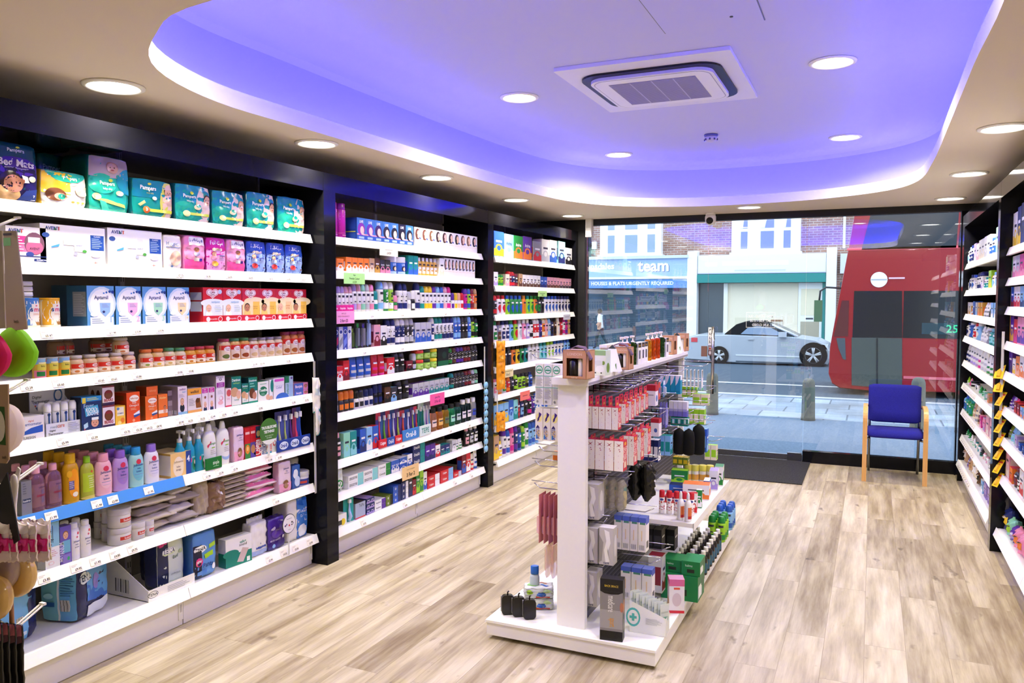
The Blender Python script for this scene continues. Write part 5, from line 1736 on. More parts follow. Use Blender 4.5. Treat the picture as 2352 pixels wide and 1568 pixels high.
run(L[4], 235, 264, 1, 888, 'white gummies box with a brown round badge, stacked on another', 'vitamin box', BR, d=.09, dz=z0 + .001, inset=.024)
run(L[4], 265, 289, 1, 934, 'small yellow vitamin box with orange fruit', 'vitamin box', carton('f0c040', [('r', .18, .5, .86, .94, 'f4ecd8'), ('e', .28, .86, .14, .07, '5c8cd0'), ('t', 'VITAMINS', .5, .62, .08, '5a68b0', {'w': .6}), ('e', .72, .26, .2, .13, 'e8822c'), ('e', .4, .15, .2, .1, 'f0d880')], [], 'd09028', name='vitamin_box'), d=.05)
HALI = [('e', .58, .80, .36, .11, 'f6efe0'), ('t', 'haliborange', .58, .80, .07, 'c05030', {'w': .58, 'b': .02}), ('t', 'Kids', .58, .66, .06, 'fce8d8', {'w': .3}), ('t', 'Omega-3', .55, .57, .09, 'fce8d8', {'w': .72}), *lines(.3, .42, .8, .5, 2, 'f8c8a0'), ('p', [(.5, .30), (.95, .40), (.98, .30), (.55, .22)], 'e8ecf4'), ('p', [(.5, .26), (.98, .30), (.96, .24), (.56, .18)], '2c5098'), ('e', .5, .1, .1, .05, 'f4a070')]
run(L[4], 291, 323, 1, 903, 'tall orange fish-oil capsule box for kids', 'vitamin box', carton('e85420', HALI, [('r', .2, .75, .8, .9, '8c4818')], 'b83c18', 'b04420', name='vitamin_box'), d=.09)
run(L[4], 334, 363, 1, 911, 'shorter orange fish-oil box under another', 'vitamin box', carton('ec6c24', HALI, [('r', .15, .2, .85, .6, '8c5c30')], '9c4c18', 'b04420', name='vitamin_box'), d=.08)
z0 = zat(911, XFL - .02, yat(334, XFL - .02, 1.068)) - 1.067
run(L[4], 336, 363, 1, 889, 'orange box lying across the shorter fish-oil box', 'vitamin box', carton('e06428', [('t', 'haliborange', .55, .5, .3, 'f0a070', {'w': .6})], [], '8c3c14', '7c3414', name='vitamin_box'), d=.07, dz=z0 + .001)
run(L[4], 364, 386, 1, 907, 'orange box with a small standing baby', 'vitamin box', carton('f0782c', [('t', 'Abidec', .5, .86, .09, 'f8d890', {'w': .8}), ('r', 0, .22, 1, .36, 'f4e0d0'), *baby(.70, .44, .14, .55, '3a2018', 'c88058', 'e0a080'), ('r', 0, 0, 1, .06, '3c2c70')], [], 'c06424', name='vitamin_box'), d=.05)
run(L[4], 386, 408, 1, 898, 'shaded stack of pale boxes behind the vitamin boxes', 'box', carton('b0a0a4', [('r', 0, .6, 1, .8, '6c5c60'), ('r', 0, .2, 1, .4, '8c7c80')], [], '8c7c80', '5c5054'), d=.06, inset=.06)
run(L[4], 409, 431, 1, 889, 'white vitamin drops box with a baby in black', 'vitamin box', carton('e8dce6', [('t', 'wellkid', .5, .90, .07, '7c4490', {'w': .9, 'b': .02}), ('t', 'BABY', .7, .80, .05, '4c9cd0', {'w': .4}), *baby(.45, .46, .2, .6, 'c89868', 'e0b090', '202838'), ('r', 0, 0, 1, .12, '8cb8dc'), *lines(.1, .62, .7, .74, 3, 'b0a8b8')], [*bars(.3, .04, .9, .18)], '9c8c94', 'c8b8c4', name='vitamin_box'), d=.12)
run(L[4], 431, 464, 1, 894, 'orange-banded kids vitamin box with a tortoiseshell picture', 'vitamin box', carton('e4dce0', [('r', 0, .74, 1, 1, 'f0a438'), ('t', 'wellkid', .5, .86, .11, '3c2c30', {'w': .9, 'b': .025}), ('p', [(.55, .5), (.9, .6), (.98, .2), (.6, .2)], '8c5428'), ('e', .72, .5, .14, .1, '5c3418'), *lines(.08, .3, .5, .6, 5, '98909c'), ('r', 0, .0, 1, .14, 'e8a860')], [], 'b8a8b0', name='vitamin_box'), d=.05)
run(L[4], 464, 494, 2, 892, ('pink-topped teething pack with a seated baby', 'pink-topped teething pack with a baby in navy stripes'), 'medicine box', carton('ecdfe6', [('r', .05, .78, .95, .98, 'c8309c'), ('t', 'baby', .5, .92, .07, 'fbe8f6', {'w': .6}), ('t', 'drops', .5, .83, .07, 'fbe8f6', {'w': .6}), *baby(.5, .28, .22, .55, 'e8c8a0', 'eab89c', '20305c'), ('e', .5, .6, .14, .06, '8c5038')], [], 'c0b0bc', name='medicine_box'), d=.05)
NB = carton('f0e8ee', [('t', 'NOURKRIN', .5, .9, .09, '38304c', {'w': .8}), ('e', .5, .72, .16, .10, '38303c'), ('e', .5, .73, .10, .05, 'f0e8ee'), ('r', .05, .06, .95, .46, '9c2c9c'), ('t', 'THREE', .5, .34, .12, 'e8c0e8', {'w': .7}), ('t', 'DROPS', .5, .17, .12, 'e8c0e8', {'w': .7})], [], 'a89ca4', name='medicine_box')
run(L[4], 496, 517, 1, 893, 'white baby cream box with pink swirls below another', 'medicine box', carton('f2ecf0', [('e', .6, .5, .24, .12, 'e8a8b8'), ('e', .52, .3, .3, .10, 'f0b8c0'), ('e', .55, .52, .16, .08, 'f2ecf0'), *lines(.2, .7, .8, .9, 3, 'c8c0cc')], [], 'b4a8b0', name='medicine_box'), d=.10)
z0 = zat(893, XFL - .02, yat(496, XFL - .02, 1.068)) - 1.067
run(L[4], 496, 517, 1, 865, 'white and purple box with a dark swirl, stacked on another', 'medicine box', NB, d=.10, dz=z0 + .001)
run(L[4], 518, 532, 1, 893, 'white box with a red fruit picture', 'medicine box', carton('f2dfe2', [('e', .6, .76, .4, .18, 'd85860'), ('t', 'baby', .5, .45, .1, 'e090a0', {'w': .8}), ('r', 0, .0, 1, .12, 'd83858')], [], 'c0a8b0', name='medicine_box'), d=.05)
DT = lambda t2, p: [('r', 0, .56, 1, 1, '14806c'), ('t', 'Dentinox', .5, .88, .09, 'f0faf4', {'w': .86, 'b': .02}), ('t', t2, .5, .77, .06, 'b0e070', {'w': .7}), ('e', .3, .48, .4, .16, 'd8a878'), ('e', .72, .38, .24, .14, 'e8b898'), ('t', 'Dentinox', .5, .22, .05, '50907c', {'w': .5}), ('r', 0, 0, 1, .04 + p, '14806c')]
run(L[4], 532, 555, 1, 866, 'tall green and white teething box with mother and baby', 'medicine box', carton('f0f0ea', DT('teething gel', .0), [], '5c605c', '106050', name='medicine_box'), d=.09)
run(L[4], 556, 571, 1, 882, 'small green and white teething box', 'medicine box', carton('eef0ec', DT('cradle cap', .08), [], '305c50', '106050', name='medicine_box'), d=.05)
run(L[4], 571, 592, 1, 868, 'green teething toothpaste box with a brown-haired pair', 'medicine box', carton('eef0ec', [('r', 0, .48, 1, 1, '14806c'), ('t', 'Dentinox', .5, .88, .08, 'f0faf4', {'w': .86, 'b': .02}), *lines(.15, .6, .8, .8, 2, '90d8b8'), ('e', .4, .40, .34, .2, '6c3c24'), ('e', .66, .3, .24, .14, 'c88c68'), ('r', 0, 0, 1, .1, '2ca084')], [], '18483c', '106050', name='medicine_box'), d=.06)
run(L[4], 592, 618, 1, 878, 'white and green teething granules box', 'medicine box', carton('f2f4f0', [('e', .5, .52, .38, .24, '1c7c50'), ('t', 'Teetha', .5, .58, .15, 'f4fff8', {'w': .8, 'b': .03}), *lines(.3, .3, .7, .44, 3, 'a0d8b8'), ('e', .92, .2, .18, .14, 'e8b898'), ('r', .2, .86, .8, .9, '9cc8b0')], [], '287c58', '287c58', name='medicine_box'), d=.07)
run(L[4], 619, 627, 1, 873, 'narrow white and green box beside the granules', 'medicine box', carton('f2f4f4', [('e', .8, .7, .5, .3, '208c7c'), ('e', .5, .12, .5, .12, 'e0b090')], [], 'd8dcdc', name='medicine_box'), d=.07)
run(L[4], 628, 654, 1, 870, 'white colic drops box with a pink band and blue curve', 'medicine box', carton('ecebf4', [('r', .1, .84, .96, .96, 'dc58c8'), ('t', 'Colief', .5, .56, .12, '8088b0', {'w': .56}), ('e', .8, .05, .6, .24, '3c70cc'), ('r', .06, .64, .94, .655, 'c0c4dc')], [], 'c4c4d0', name='medicine_box'), d=.06)
run(L[4], 655, 674, 1, 865, 'pale blue and green box with a small leaf', 'medicine box', carton('a8c4dc', [('r', 0, .7, .5, 1, '1c7858'), ('t', 'infacol', .3, .4, .13, '288c68', {'rot': 1, 'w': .6}), ('e', .8, .9, .12, .06, '5c3c8c'), ('e', .7, .25, .2, .1, 'e0b080'), ('r', .5, 0, 1, .6, '9cbcdc')], [], '2c5c58', name='medicine_box'), d=.06)
run(L[4], 675, 708, 1, 899, 'lower pink and blue teething gel carton', 'medicine box', carton('e48cb8', [('r', 0, .0, .66, 1, '4c68c0'), ('t', 'Bonjela', .34, .5, .5, 'f4d8f0', {'w': .6, 'b': .03}), *baby(.84, .5, .12, 1.8, '5a3020', 'c88464')], [], 'c080a0', name='medicine_box'), d=.12)
z0 = zat(899, XFL - .02, yat(675, XFL - .02, 1.068)) - 1.067
run(L[4], 675, 708, 1, 882, 'upper pink and blue teething gel carton of two', 'medicine box', carton('e48cb8', [('r', 0, .0, .66, 1, '4c68c0'), ('t', 'Bonjela', .34, .5, .5, 'f4d8f0', {'w': .6, 'b': .03}), *baby(.84, .5, .12, 1.8, '5a3020', 'c88464')], [], 'c080a0', name='medicine_box'), d=.12, dz=z0 + .001)
# baby lotion shelf
JJ = lambda c, dr='d83c58': [('e', .5, .40, .36, .24, c), ('e', .5, .64, .17, .065, dr), ('t', 'Johnsons', .5, .55, .075, '2c3488', {'w': .66, 'b': .02}), ('t', 'baby', .5, .47, .05, '3c48a0', {'w': .34}), ('t', 'lotion', .5, .40, .05, '3c48a0', {'w': .34}), ('r', .24, .32, .76, .33, '8890c8'), ('r', .3, .25, .7, .255, '8890c8')]
OIL = bottle('c88fa8', OILB, CAPB, 'eaa8bc', [('r', .12, .12, .88, .62, 'eab4c8'), ('p', [(.12, .56), (.7, .62), (.88, .5), (.12, .42)], 'f4d0dc'), ('t', 'Johnsons', .66, .54, .06, '5c58a8', {'w': .44}), ('r', .60, .2, .78, .5, 'b0a0d8'), ('r', .34, .34, .86, .385, 'e85c74')], 'baby_oil_bottle', 'clear', .62, 16)
run(L[5], 74, 152, 2, 1077, 'clear pink baby oil bottle', 'baby oil', OIL, d=.055, rows=3, name='baby_oil_bottle', gap=.03)
run(L[5], 50, 75, 1, 1108, 'grey head lice treatment box', 'medicine box', carton('84868c', [('r', .1, .36, .9, .48, '24345c'), ('t', 'hedrin', .5, .42, .07, 'e8ecf4', {'w': .7}), *lines(.15, .6, .5, .95, 5, '60646c')], [], '606468', name='medicine_box'), d=.04, inset=.025)
run(L[5], 153, 193, 1, 1047, 'amber baby shampoo bottle with a yellow cap', 'shampoo', bottle('c8940c', OILB, CAPW, 'e0b00c', [('e', .55, .40, .34, .30, 'f49c18'), ('p', [(.25, .5), (.85, .5), (.6, .80)], 'f49c18'), ('e', .28, .60, .14, .07, 'f0b420'), ('r', .24, .28, .52, .46, '6c64a0'), *lines(.26, .3, .5, .45, 4, 'd8d4e8'), ('e', .58, .18, .17, .05, 'f0e8d0')], 'bottle', 'plastic', .6, 16), d=.06, rows=3, name='shampoo_bottle', gap=.06)
run(L[5], 194, 227, 1, 1052, 'lime baby bath bottle with a green cap', 'shampoo', bottle('b0b83c', OILB, CAPB, '8cc820', [('r', .08, .18, .7, .62, 'b8d42c'), ('e', .66, .64, .07, .03, 'd85838'), ('t', 'Johnsons', .6, .54, .05, 'eef4c0', {'w': .5}), *lines(.42, .25, .82, .5, 5, 'e4ecb0'), ('e', .5, .04, .5, .05, 'd8c860')], 'bottle', 'plastic', .6, 16), d=.055, rows=1, name='shampoo_bottle', gap=.06)
LB = lambda c, capc, oval, nm='lotion_bottle': bottle(c, LOTION, CAPW, capc, JJ(oval), 'bottle', 'plastic', .55, 16)
run(L[5], 227, 267, 1, 1046, 'pink baby lotion bottle', 'baby lotion', LB('f0b4c0', 'eca0b4', 'f4c4cc'), d=.055, rows=4, name='lotion_bottle', gap=.03)
run(L[5], 267, 304, 1, 1038, 'lilac baby bedtime lotion bottle', 'baby lotion', LB('bc98d4', '8c60c4', 'a880d0'), d=.052, rows=2, name='lotion_bottle', gap=.04)
run(L[5], 304, 339, 1, 1031, 'aqua baby bath bottle with a blue cap', 'baby lotion', LB('a0d8d4', '2c9ccc', '74c4d8'), d=.052, rows=4, name='lotion_bottle', gap=.04)
run(L[5], 339, 374, 1, 1024, 'white baby lotion bottle with a purple cap', 'baby lotion', LB('eceaf4', '9070cc', 'e4e0f4'), d=.05, name='lotion_bottle', gap=.06)
run(L[5], 392, 440, 1, 1044, 'wrapped baby soap four-pack with a blue side', 'soap pack', carton('f4cc7c', [('e', .38, .42, .26, .42, 'f8e8c4'), ('t', 'Johnsons', .38, .62, .12, '7c5c38', {'w': .46}), ('t', 'baby', .38, .42, .1, '7c6040', {'w': .3}), ('t', 'soap', .38, .28, .1, '7c6040', {'w': .3}), ('r', .74, 0, 1, 1, '2c4c9c'), ('t', '4', .86, .68, .26, 'f4f4fa', {'w': .14, 'b': .03})], [('r', 0, .1, .48, .92, 'ece4d4'), ('r', .52, .1, 1, .92, 'ece4d4')], 'd0a850', 'e0c88c', name='soap_pack'), d=.16, gap=.02)
PUMP = [(.92, 0), (1, .02), (1, .44), (.94, .56), (.6, .68), (.42, .72)]
run(L[5], 411, 475, 3, 990, 'blue foam hand wash bottle with a white pump', 'hand wash', bottle('1e96b4', [(.94, 0), (1, .02), (1, .46), (.9, .56), (.55, .64), (.5, .72)], None, 'e4e6ea', [('e', .72, .20, .26, .14, '208c5c'), ('e', .74, .22, .13, .10, '151c20'), ('e', .74, .25, .1, .05, 'e0d8c8'), ('e', .35, .3, .08, .05, 'd85870'), ('t', 'Johnsons', .68, .36, .05, 'c8e8f4', {'w': .5})], 'bottle', 'plastic', .8, 16, pump=True), d=.05, name='hand_wash_bottle', gap=.02)
SIM = lambda c: [('p', [(.16, .52), (.4, .62), (.42, .58), (.2, .46)], 'd83c64'), ('t', 'simple', .56, .55, .07, '50a050', {'w': .5}), ('r', .44, .45, .72, .48, 'a8d060'), ('e', .55, .2, .34, .08, c), ('e', .52, .25, .32, .06, 'f4f4f0'), *lines(.36, .3, .8, .42, 3, 'c0b8b0')]
run(L[5], 474, 536, 2, 977, ('white baby wash bottle with an orange swirl', 'white baby wash bottle with a blue swirl'), 'baby wash', [bottle('f2f2ee', LOTION, [(.40, .845), (.42, .86), (.34, .95), (.24, 1)], 'f4f4f2', SIM(c), 'bottle', 'plastic', .6, 16) for c in ('f4a878', 'a0bcf0')], d=.06, rows=3, name='baby_wash_bottle', gap=.08)
run(L[5], 474, 510, 1, 1055, 'green shelf tray in front of the white baby wash', 'tray', carton('14702c', [('t', 'simple', .62, .5, .42, 'd8f0d8', {'w': .4}), ('r', .45, .2, .8, .26, '90d0a0')]), d=.008, inset=.004, gap=.01)
CB = lambda: [('t', 'Johnsons', .60, .76, .07, '384090', {'w': .7, 'b': .02}), ('t', 'baby', .64, .68, .05, '5058a8', {'w': .3}), ('r', .44, .6, .84, .615, '8c80b0'), ('r', 0, 0, 1, .3, 'f0a8c4'), ('e', .55, .26, .22, .14, '8c6040'), ('e', .58, .22, .14, .09, 'b08864'), ('r', .3, .04, .7, .06, 'c060a0')]
run(L[5], 537, 562, 1, 983, 'pink and lilac cotton bud pack with a teddy shape', 'cotton buds', pack('ecd4e4', CB(), [], 'd0a8bc', bul=.1, wr=.001, name='cotton_bud_pack'), d=.05)
CG_ = lambda c1, c2: [('r', 0, 0, 1, 1, 'cc1c28'), ('t', 'Colgate', .5, .66, .16, 'f8e0e0', {'rot': 1, 'w': .5}), ('r', 0, 0, 1, .48, c1), ('e', .5, .3, .36, .12, c2)]
run(L[5], 563, 600, 3, 985, ('red and orange kids toothpaste box', 'red and purple kids toothpaste box', 'red upright toothpaste box with white lettering'), 'toothpaste', [carton('cc1c28', [('r', 0, 0, 1, .5, '3c8c48'), ('e', .5, .32, .42, .15, 'e89030'), ('e', .5, .34, .2, .07, 'f8d080'), ('r', .1, .8, .9, .88, 'f0c0c0')], name='toothpaste_box'), carton('cc1c28', [('r', 0, 0, 1, .52, '5c48a0'), ('e', .5, .3, .42, .14, 'c88c50'), ('r', .1, .8, .9, .88, 'f0c0c0')], name='toothpaste_box'), carton('d01c28', [('t', 'Colgate', .5, .32, .42, 'fbf0f0', {'rot': 1, 'w': .5, 'b': .03}), ('r', 0, .62, 1, 1, '2c3c60'), ('e', .5, .76, .36, .1, 'e0c890')], name='toothpaste_box')], d=.045, name='toothpaste_box')
run(L[5], 600, 636, 3, 990, ('white upright tube box lettered for milk teeth', 'white and red upright toothpaste tube box', 'white and green upright toothpaste box'), 'toothpaste', [carton('f4f2f4', [('t', 'milkteeth', .42, .45, .4, '2c50a8', {'rot': 1, 'w': .8}), ('r', 0, .9, 1, 1, '2c5cb0')], name='toothpaste_box'), carton('f4f2f4', [('t', 'milkteeth', .42, .45, .4, 'd8344c', {'rot': 1, 'w': .8}), ('r', 0, .0, 1, .1, '2c9cc0')], name='toothpaste_box'), carton('f0f4f2', [('e', .5, .4, .3, .12, 'd83c50'), ('e', .55, .4, .2, .07, 'f0f4f2'), ('r', 0, .8, 1, 1, '208c7c')], name='toothpaste_box')], d=.045, name='toothpaste_box')
run(L[5], 638, 690, 4, 948, ('toothbrush pack with a pale yellow brush', 'toothbrush pack with a green brush', 'toothbrush pack with a violet brush', 'toothbrush pack with a pink brush'), 'toothbrush', [brush_blister('5a68b0', c, t2) for c, t2 in (('d8dca0', '3c3c6c'), ('c0d070', '3c3c6c'), ('6c3c98', '4c549c'), ('e0508c', '8c3c5c'))], d=.04, inset=.03, name='toothbrush_pack', gap=.06)
run(L[5], 678, 697, 2, 938, ('toothbrush pack with a coral brush hanging at the end', 'toothbrush pack with a blue brush hanging at the end'), 'toothbrush', [brush_blister('a03c60', 'e8486c', '503060'), brush_blister('3c50b0', '2c58c8', '303c78')], d=.04, inset=.012, name='toothbrush_pack')
run(L[5], 637, 713, 1, 1014, 'blue toothbrush tray with three white logos', 'tray', carton('1c3c94', [('e', u, .5, .13, .36, 'd8e4f8') for u in (.19, .52, .85)] + [('t', 'Oral-B', u, .5, .34, '2c3c8c', {'w': .2, 'b': .03}) for u in (.19, .52, .85)]), d=.008, inset=.002, gap=.01)
# round teething sign standing out from the shelf edge
yg = yat(618, XFL + .012, .90)
t = thing('shelf_sign', 'round green teething sign with white lettering clipped to the shelf edge', 'sign', (XFL + .012, yg, .90), PI / 2)
r = .075
m = MB()
mp = lambda u, v, o: (u, -o, v)
m.add([(r * math.cos(2 * PI * i / 36), 0, r * math.sin(2 * PI * i / 36)) for i in range(36)] + [(r * math.cos(2 * PI * i / 36), .002, r * math.sin(2 * PI * i / 36)) for i in range(36)], [tuple(range(36)), tuple(reversed(range(36, 72)))] + [(i, 36 + i, 36 + (i + 1) % 36, (i + 1) % 36) for i in range(36)], '3f7428')
m.art([('p', [(.5 + .5 * math.cos(a), .5 + .5 * math.sin(a)) for a in [PI * 1.22 + PI * .56 * i / 10 for i in range(11)]], 'e4e8e0'), ('t', 'TROUBLESOME', .5, .66, .115, 'f0f6e8', {'w': .82, 'b': .035}), ('t', 'TEETHING?', .5, .50, .115, 'f0f6e8', {'w': .58, 'b': .035}), ('t', 'Ask your pharmacist', .5, .34, .05, 'd8e8c8', {'w': .56}), ('t', 'for advice.', .5, .27, .05, 'd8e8c8', {'w': .3})], 2 * r, 2 * r, lambda u, v, o: (u, -o, v - r))
link('sign_disc', m.mesh('sign_disc', 'card'), t)
link('clip', MB().box(-.008, .008, .0022, .006, -.14, 0, 'd8d8d8').mesh('clip', 'plastic'), t)
# cotton wool shelf
run(L[6], 104, 139, 1, 1194, 'tall blue and white nappy cream box with sideways lettering', 'medicine box', carton('eef0f2', [('r', 0, .46, 1, 1, '8cc4dc'), ('t', 'Bepanthen', .30, .73, .20, '1c2440', {'rot': 1, 'w': .48, 'b': .02}), ('r', .52, .55, .56, .92, '1c2440'), *lines(.2, .24, .85, .4, 4, 'd8a0a8'), ('e', .4, .12, .2, .04, 'f0c8cc'), ('e', .4, .12, .15, .03, 'eef0f2')], [], 'c8ccd0', name='medicine_box'), d=.05)
run(L[6], 139, 166, 1, 1212, 'purple baby cream box with a child', 'medicine box', carton('6c58b0', [('r', .22, .3, .9, .62, '70b4d0'), *baby(.5, .76, .24, .4, '8c5c30', 'e0b08c'), ('t', 'METANIUM', .12, .35, .14, 'e0dcf4', {'rot': 1, 'w': .5}), ('r', .2, .0, .9, .26, '8c7cc8'), ('e', .7, .14, .12, .05, '40b070')], [], '54448c', name='medicine_box'), d=.04)
run(L[6], 166, 218, 2, 1206, 'white baby powder bottle', 'baby powder', bottle('f0eef2', [(.9, 0), (1, .02), (1, .74), (.9, .82), (.62, .87)], [(.66, .86), (.68, .87), (.68, .97), (.6, 1)], 'f2f0f2', [('e', .7, .72, .1, .04, 'd84c58'), ('e', .6, .62, .08, .03, 'd86070'), ('t', 'Johnsons', .58, .50, .07, '3c4490', {'w': .6}), ('t', 'baby', .58, .42, .05, '3c4490', {'w': .3}), ('t', 'powder', .58, .35, .05, '3c4490', {'w': .4})], 'bottle', 'plastic', .62, 16), d=.05, rows=2, name='powder_bottle', gap=.04)
SUD = bottle('e2dfdd', TUBP, TUBCAP, 'd6d2d0', [('r', .22, .30, 1.0, .50, 'd0382c'), ('t', 'Sudocrem', .64, .40, .12, 'fbecea', {'w': .68, 'b': .02}), ('r', .3, .2, .8, .22, 'c0b8b8')], 'cream_tub', 'plastic', 1, 24, capname='lid')
X7 = XFL - .02


def tub(px, pt, pb, w_px, lb, back=0., lift=0., proto=SUD):
    x = X7 - back
    z = .507 + lift
    a, b = yat(px, x, z), yat(px + w_px, x, z)
    h = zat(pt, x, a) - zat(pb, x, a)
    p = proto(b - a, h, b - a)
    p.put((x - (b - a) / 2, (a + b) / 2, z), PI / 2, lb, 'cream tub', name='cream_tub')
    return h


h = tub(270, 1204, 1243, 43, 'large lower antiseptic cream tub in the front of the stack')
tub(270, 1158, 1202, 42, 'large upper antiseptic cream tub in the front of the stack', 0, h + .001)
tub(313, 1195, 1234, 28, 'medium antiseptic cream tub beside the large stack')
tub(341, 1192, 1226, 18, 'smallest antiseptic cream tub next to the cotton bags', .01)
h = tub(247, 1197, 1238, 26, 'second lower antiseptic cream tub behind the front stack', .10)
tub(247, 1158, 1198, 26, 'second upper antiseptic cream tub behind the front stack', .10, h + .001)
h = tub(228, 1195, 1233, 22, 'lower antiseptic cream tub at the back of the stack', .18)
tub(228, 1158, 1196, 22, 'upper antiseptic cream tub at the back of the stack', .18, h + .001)


def lay(px0, px1, lift, proto_mk, th, dep, lb, cat, nm, back=0., yaw=0., tip=0.):
    """a soft bag lying flat on the cotton wool shelf"""
    z = .509 + lift
    a, b = yat(px0, X7 - back, z), yat(px1, X7 - back, z)
    p = proto_mk(b - a, dep, th)
    o = p.put((X7 - back - dep, (a + b) / 2, z + th / 2), 0, lb, cat, None, nm)
    o.rotation_euler = Matrix.Rotation(PI / 2 + yaw, 4, 'Z').to_euler()
    o.matrix_world = Matrix.Translation((X7 - back - .024, (a + b) / 2, z + th / 2 + .004)) @ Matrix.Rotation(PI / 2 + yaw, 4, 'Z') @ Matrix.Rotation(tip, 4, 'X') @ Matrix.Rotation(-PI / 2, 4, 'X')
    return o


BG = lambda c, sh=(): pillow_bag(c, sh, 'cotton_bag', 'film', .002)
zz = .005
for i, (th, c, a, b) in enumerate(((.055, 'b8ab9c', 322, 405), (.05, 'd8ccc0', 318, 412), (.05, '9c9086', 324, 408), (.05, 'e0d6c8', 316, 410), (.045, 'cfc4b8', 326, 400))):
    lay(a, b, zz, BG(c, [('r', .1, .08, .7, .14, 'e8e0d8')] if i % 2 else []), th * .74, .2, f'creased grey film bag of cotton wool, {["lowest", "second", "middle", "fourth", "topmost"][i]} in the pile beside the cream tubs', 'cotton wool', 'cotton_bag', .0, .1 * (-1) ** i)
    zz += th * .80
zz = .005
for i, (th, c, a, b) in enumerate(((.06, 'b4aaa4', 402, 462), (.06, 'd4ccc6', 398, 458), (.06, 'a89c92', 404, 466), (.05, 'cfc6c0', 400, 450))):
    lay(a, b, zz, BG(c, [('r', .2, .1, .8, .16, 'd8d0e4')]), th * .74, .2, f'clear bag of cotton pads, {["lowest", "second", "third", "topmost"][i]} in the heap before the sponge bag', 'cotton wool', 'cotton_bag', .0, -.12 * (-1) ** i)
    zz += th * .80
run(L[6], 452, 484, 1, 1110, 'tall clear bag of beige cotton leaning behind the heap', 'cotton wool', pillow_bag('b8a894', [], 'cotton_bag', 'film', .005), d=.07, inset=.05)
run(L[6], 485, 524, 1, 1118, 'brown bath sponge in a clear bag with a white label', 'sponge', pillow_bag('8c6c50', [('r', .5, .55, .72, .63, 'f0ece8'), ('e', .4, .4, .25, .1, '9c7c5c'), ('e', .6, .3, .2, .1, '7c5c44'), ('e', .5, .75, .2, .08, 'a08468')], 'sponge_bag', 'film', .006), d=.08, inset=.035)
zz = .005
for i in range(8):
    lay(520 + (i % 3) * 3, 574 + (i % 2) * 4, zz, BG(('cfc2b2', 'b8a898', 'd8ccbc', 'a49484')[i % 4]), .021, .2, f'flat beige bag of cotton pleats, {ORD[i + 1]} from the bottom of the tall pile', 'cotton wool', 'cotton_bag', 0, .06 * (-1) ** i)
    zz += .0235
zz = .005
for i in range(4):
    lay(573 + i % 2 * 3, 648 - i * 6, zz, pillow_bag('f6e0e8', [('e', .22, .5, .16, .3, 'fbf4f6'), ('e', .5, .4, .17, .3, 'fdf8f8'), ('e', .78, .55, .16, .3, 'fbf2f6'), ('r', 0, .0, 1, .1, 'e878a8')], 'cotton_ball_bag', 'film', .003), .042, .2, f'pink bag of white cotton balls, {["lowest", "second", "third", "topmost"][i]} of the pile', 'cotton wool', 'cotton_ball_bag', 0, .1 * (-1) ** i)
    zz += .046
run(L[6], 640, 670, 1, 1064, 'pink and lilac cotton bud pack on the cotton shelf', 'cotton buds', pack('ecd4e4', CB(), [], 'd0a8bc', bul=.1, wr=.001, name='cotton_bud_pack'), d=.05, inset=.024)
run(L[6], 671, 691, 1, 1070, 'blue and white nappy sack pack', 'nappy sacks', pack('3460b0', [('e', .4, .62, .3, .2, 'e8f0fa'), ('e', .6, .3, .34, .22, 'd0e0f6')], [], '24408c', bul=.1, wr=.001, name='nappy_sack_pack'), d=.04, inset=.025)
JT = bottle('e6e4e8', TUBP, TUBCAP, 'dcdad8', [('r', 0, .08, 1, .5, '3c4894'), ('r', .1, .2, .5, .36, 'd84c40'), ('t', 'baby', .7, .3, .1, 'd0d4f0', {'w': .3})], 'cream_tub', 'plastic', 1, 20, capname='lid')
tub(692, 1080, 1113, 26, 'white tub with a blue band beside the first black pillar', 0, 0, JT)
h = tub(673, 1078, 1107, 18, 'lower blue and white tub behind the nappy sacks', .10, 0, JT)
tub(673, 1050, 1078, 18, 'upper blue and white tub stacked behind the nappy sacks', .10, h + .001, JT)
# pads base shelf
XB8 = XFL - .02


def tena_side():
    return [('r', .0, .0, .46, .9, '7cc0d0'), ('r', .46, 0, .52, .95, 'e0e8ee'), ('r', .52, 0, 1, .9, '6aaedc'), ('e', .12, .68, .09, .04, 'e8f0f4'), ('t', 'TENA', .14, .68, .04, '20386c', {'w': .14}), *lines(.56, .45, .95, .85, 9, '3c6898'), *bars(.55, .2, .82, .40), ('r', .1, .28, .4, .36, '2c5c9c'), ('e', .25, .46, .14, .05, 'a0d8e0')]


def put_pack(px0, px1, pt, pb_x, w, d, yaw, lb, base, front, side, sidec, topc, nm, X=XB8, fin=None, topart=(), bul=.14):
    z = .196
    a, b = yat(px0, X, z), yat(px1, X, z)
    yc = (a + b) / 2
    h = min(zat(pt, X, a) - z, .258)
    p = pack(base, front, side, sidec, topc, nm, bul, .002, fin=fin, topart=topart)(w, h, d)
    return p.put((X - pb_x, yc, z), PI / 2 + yaw, lb, 'incontinence pads', None, nm)


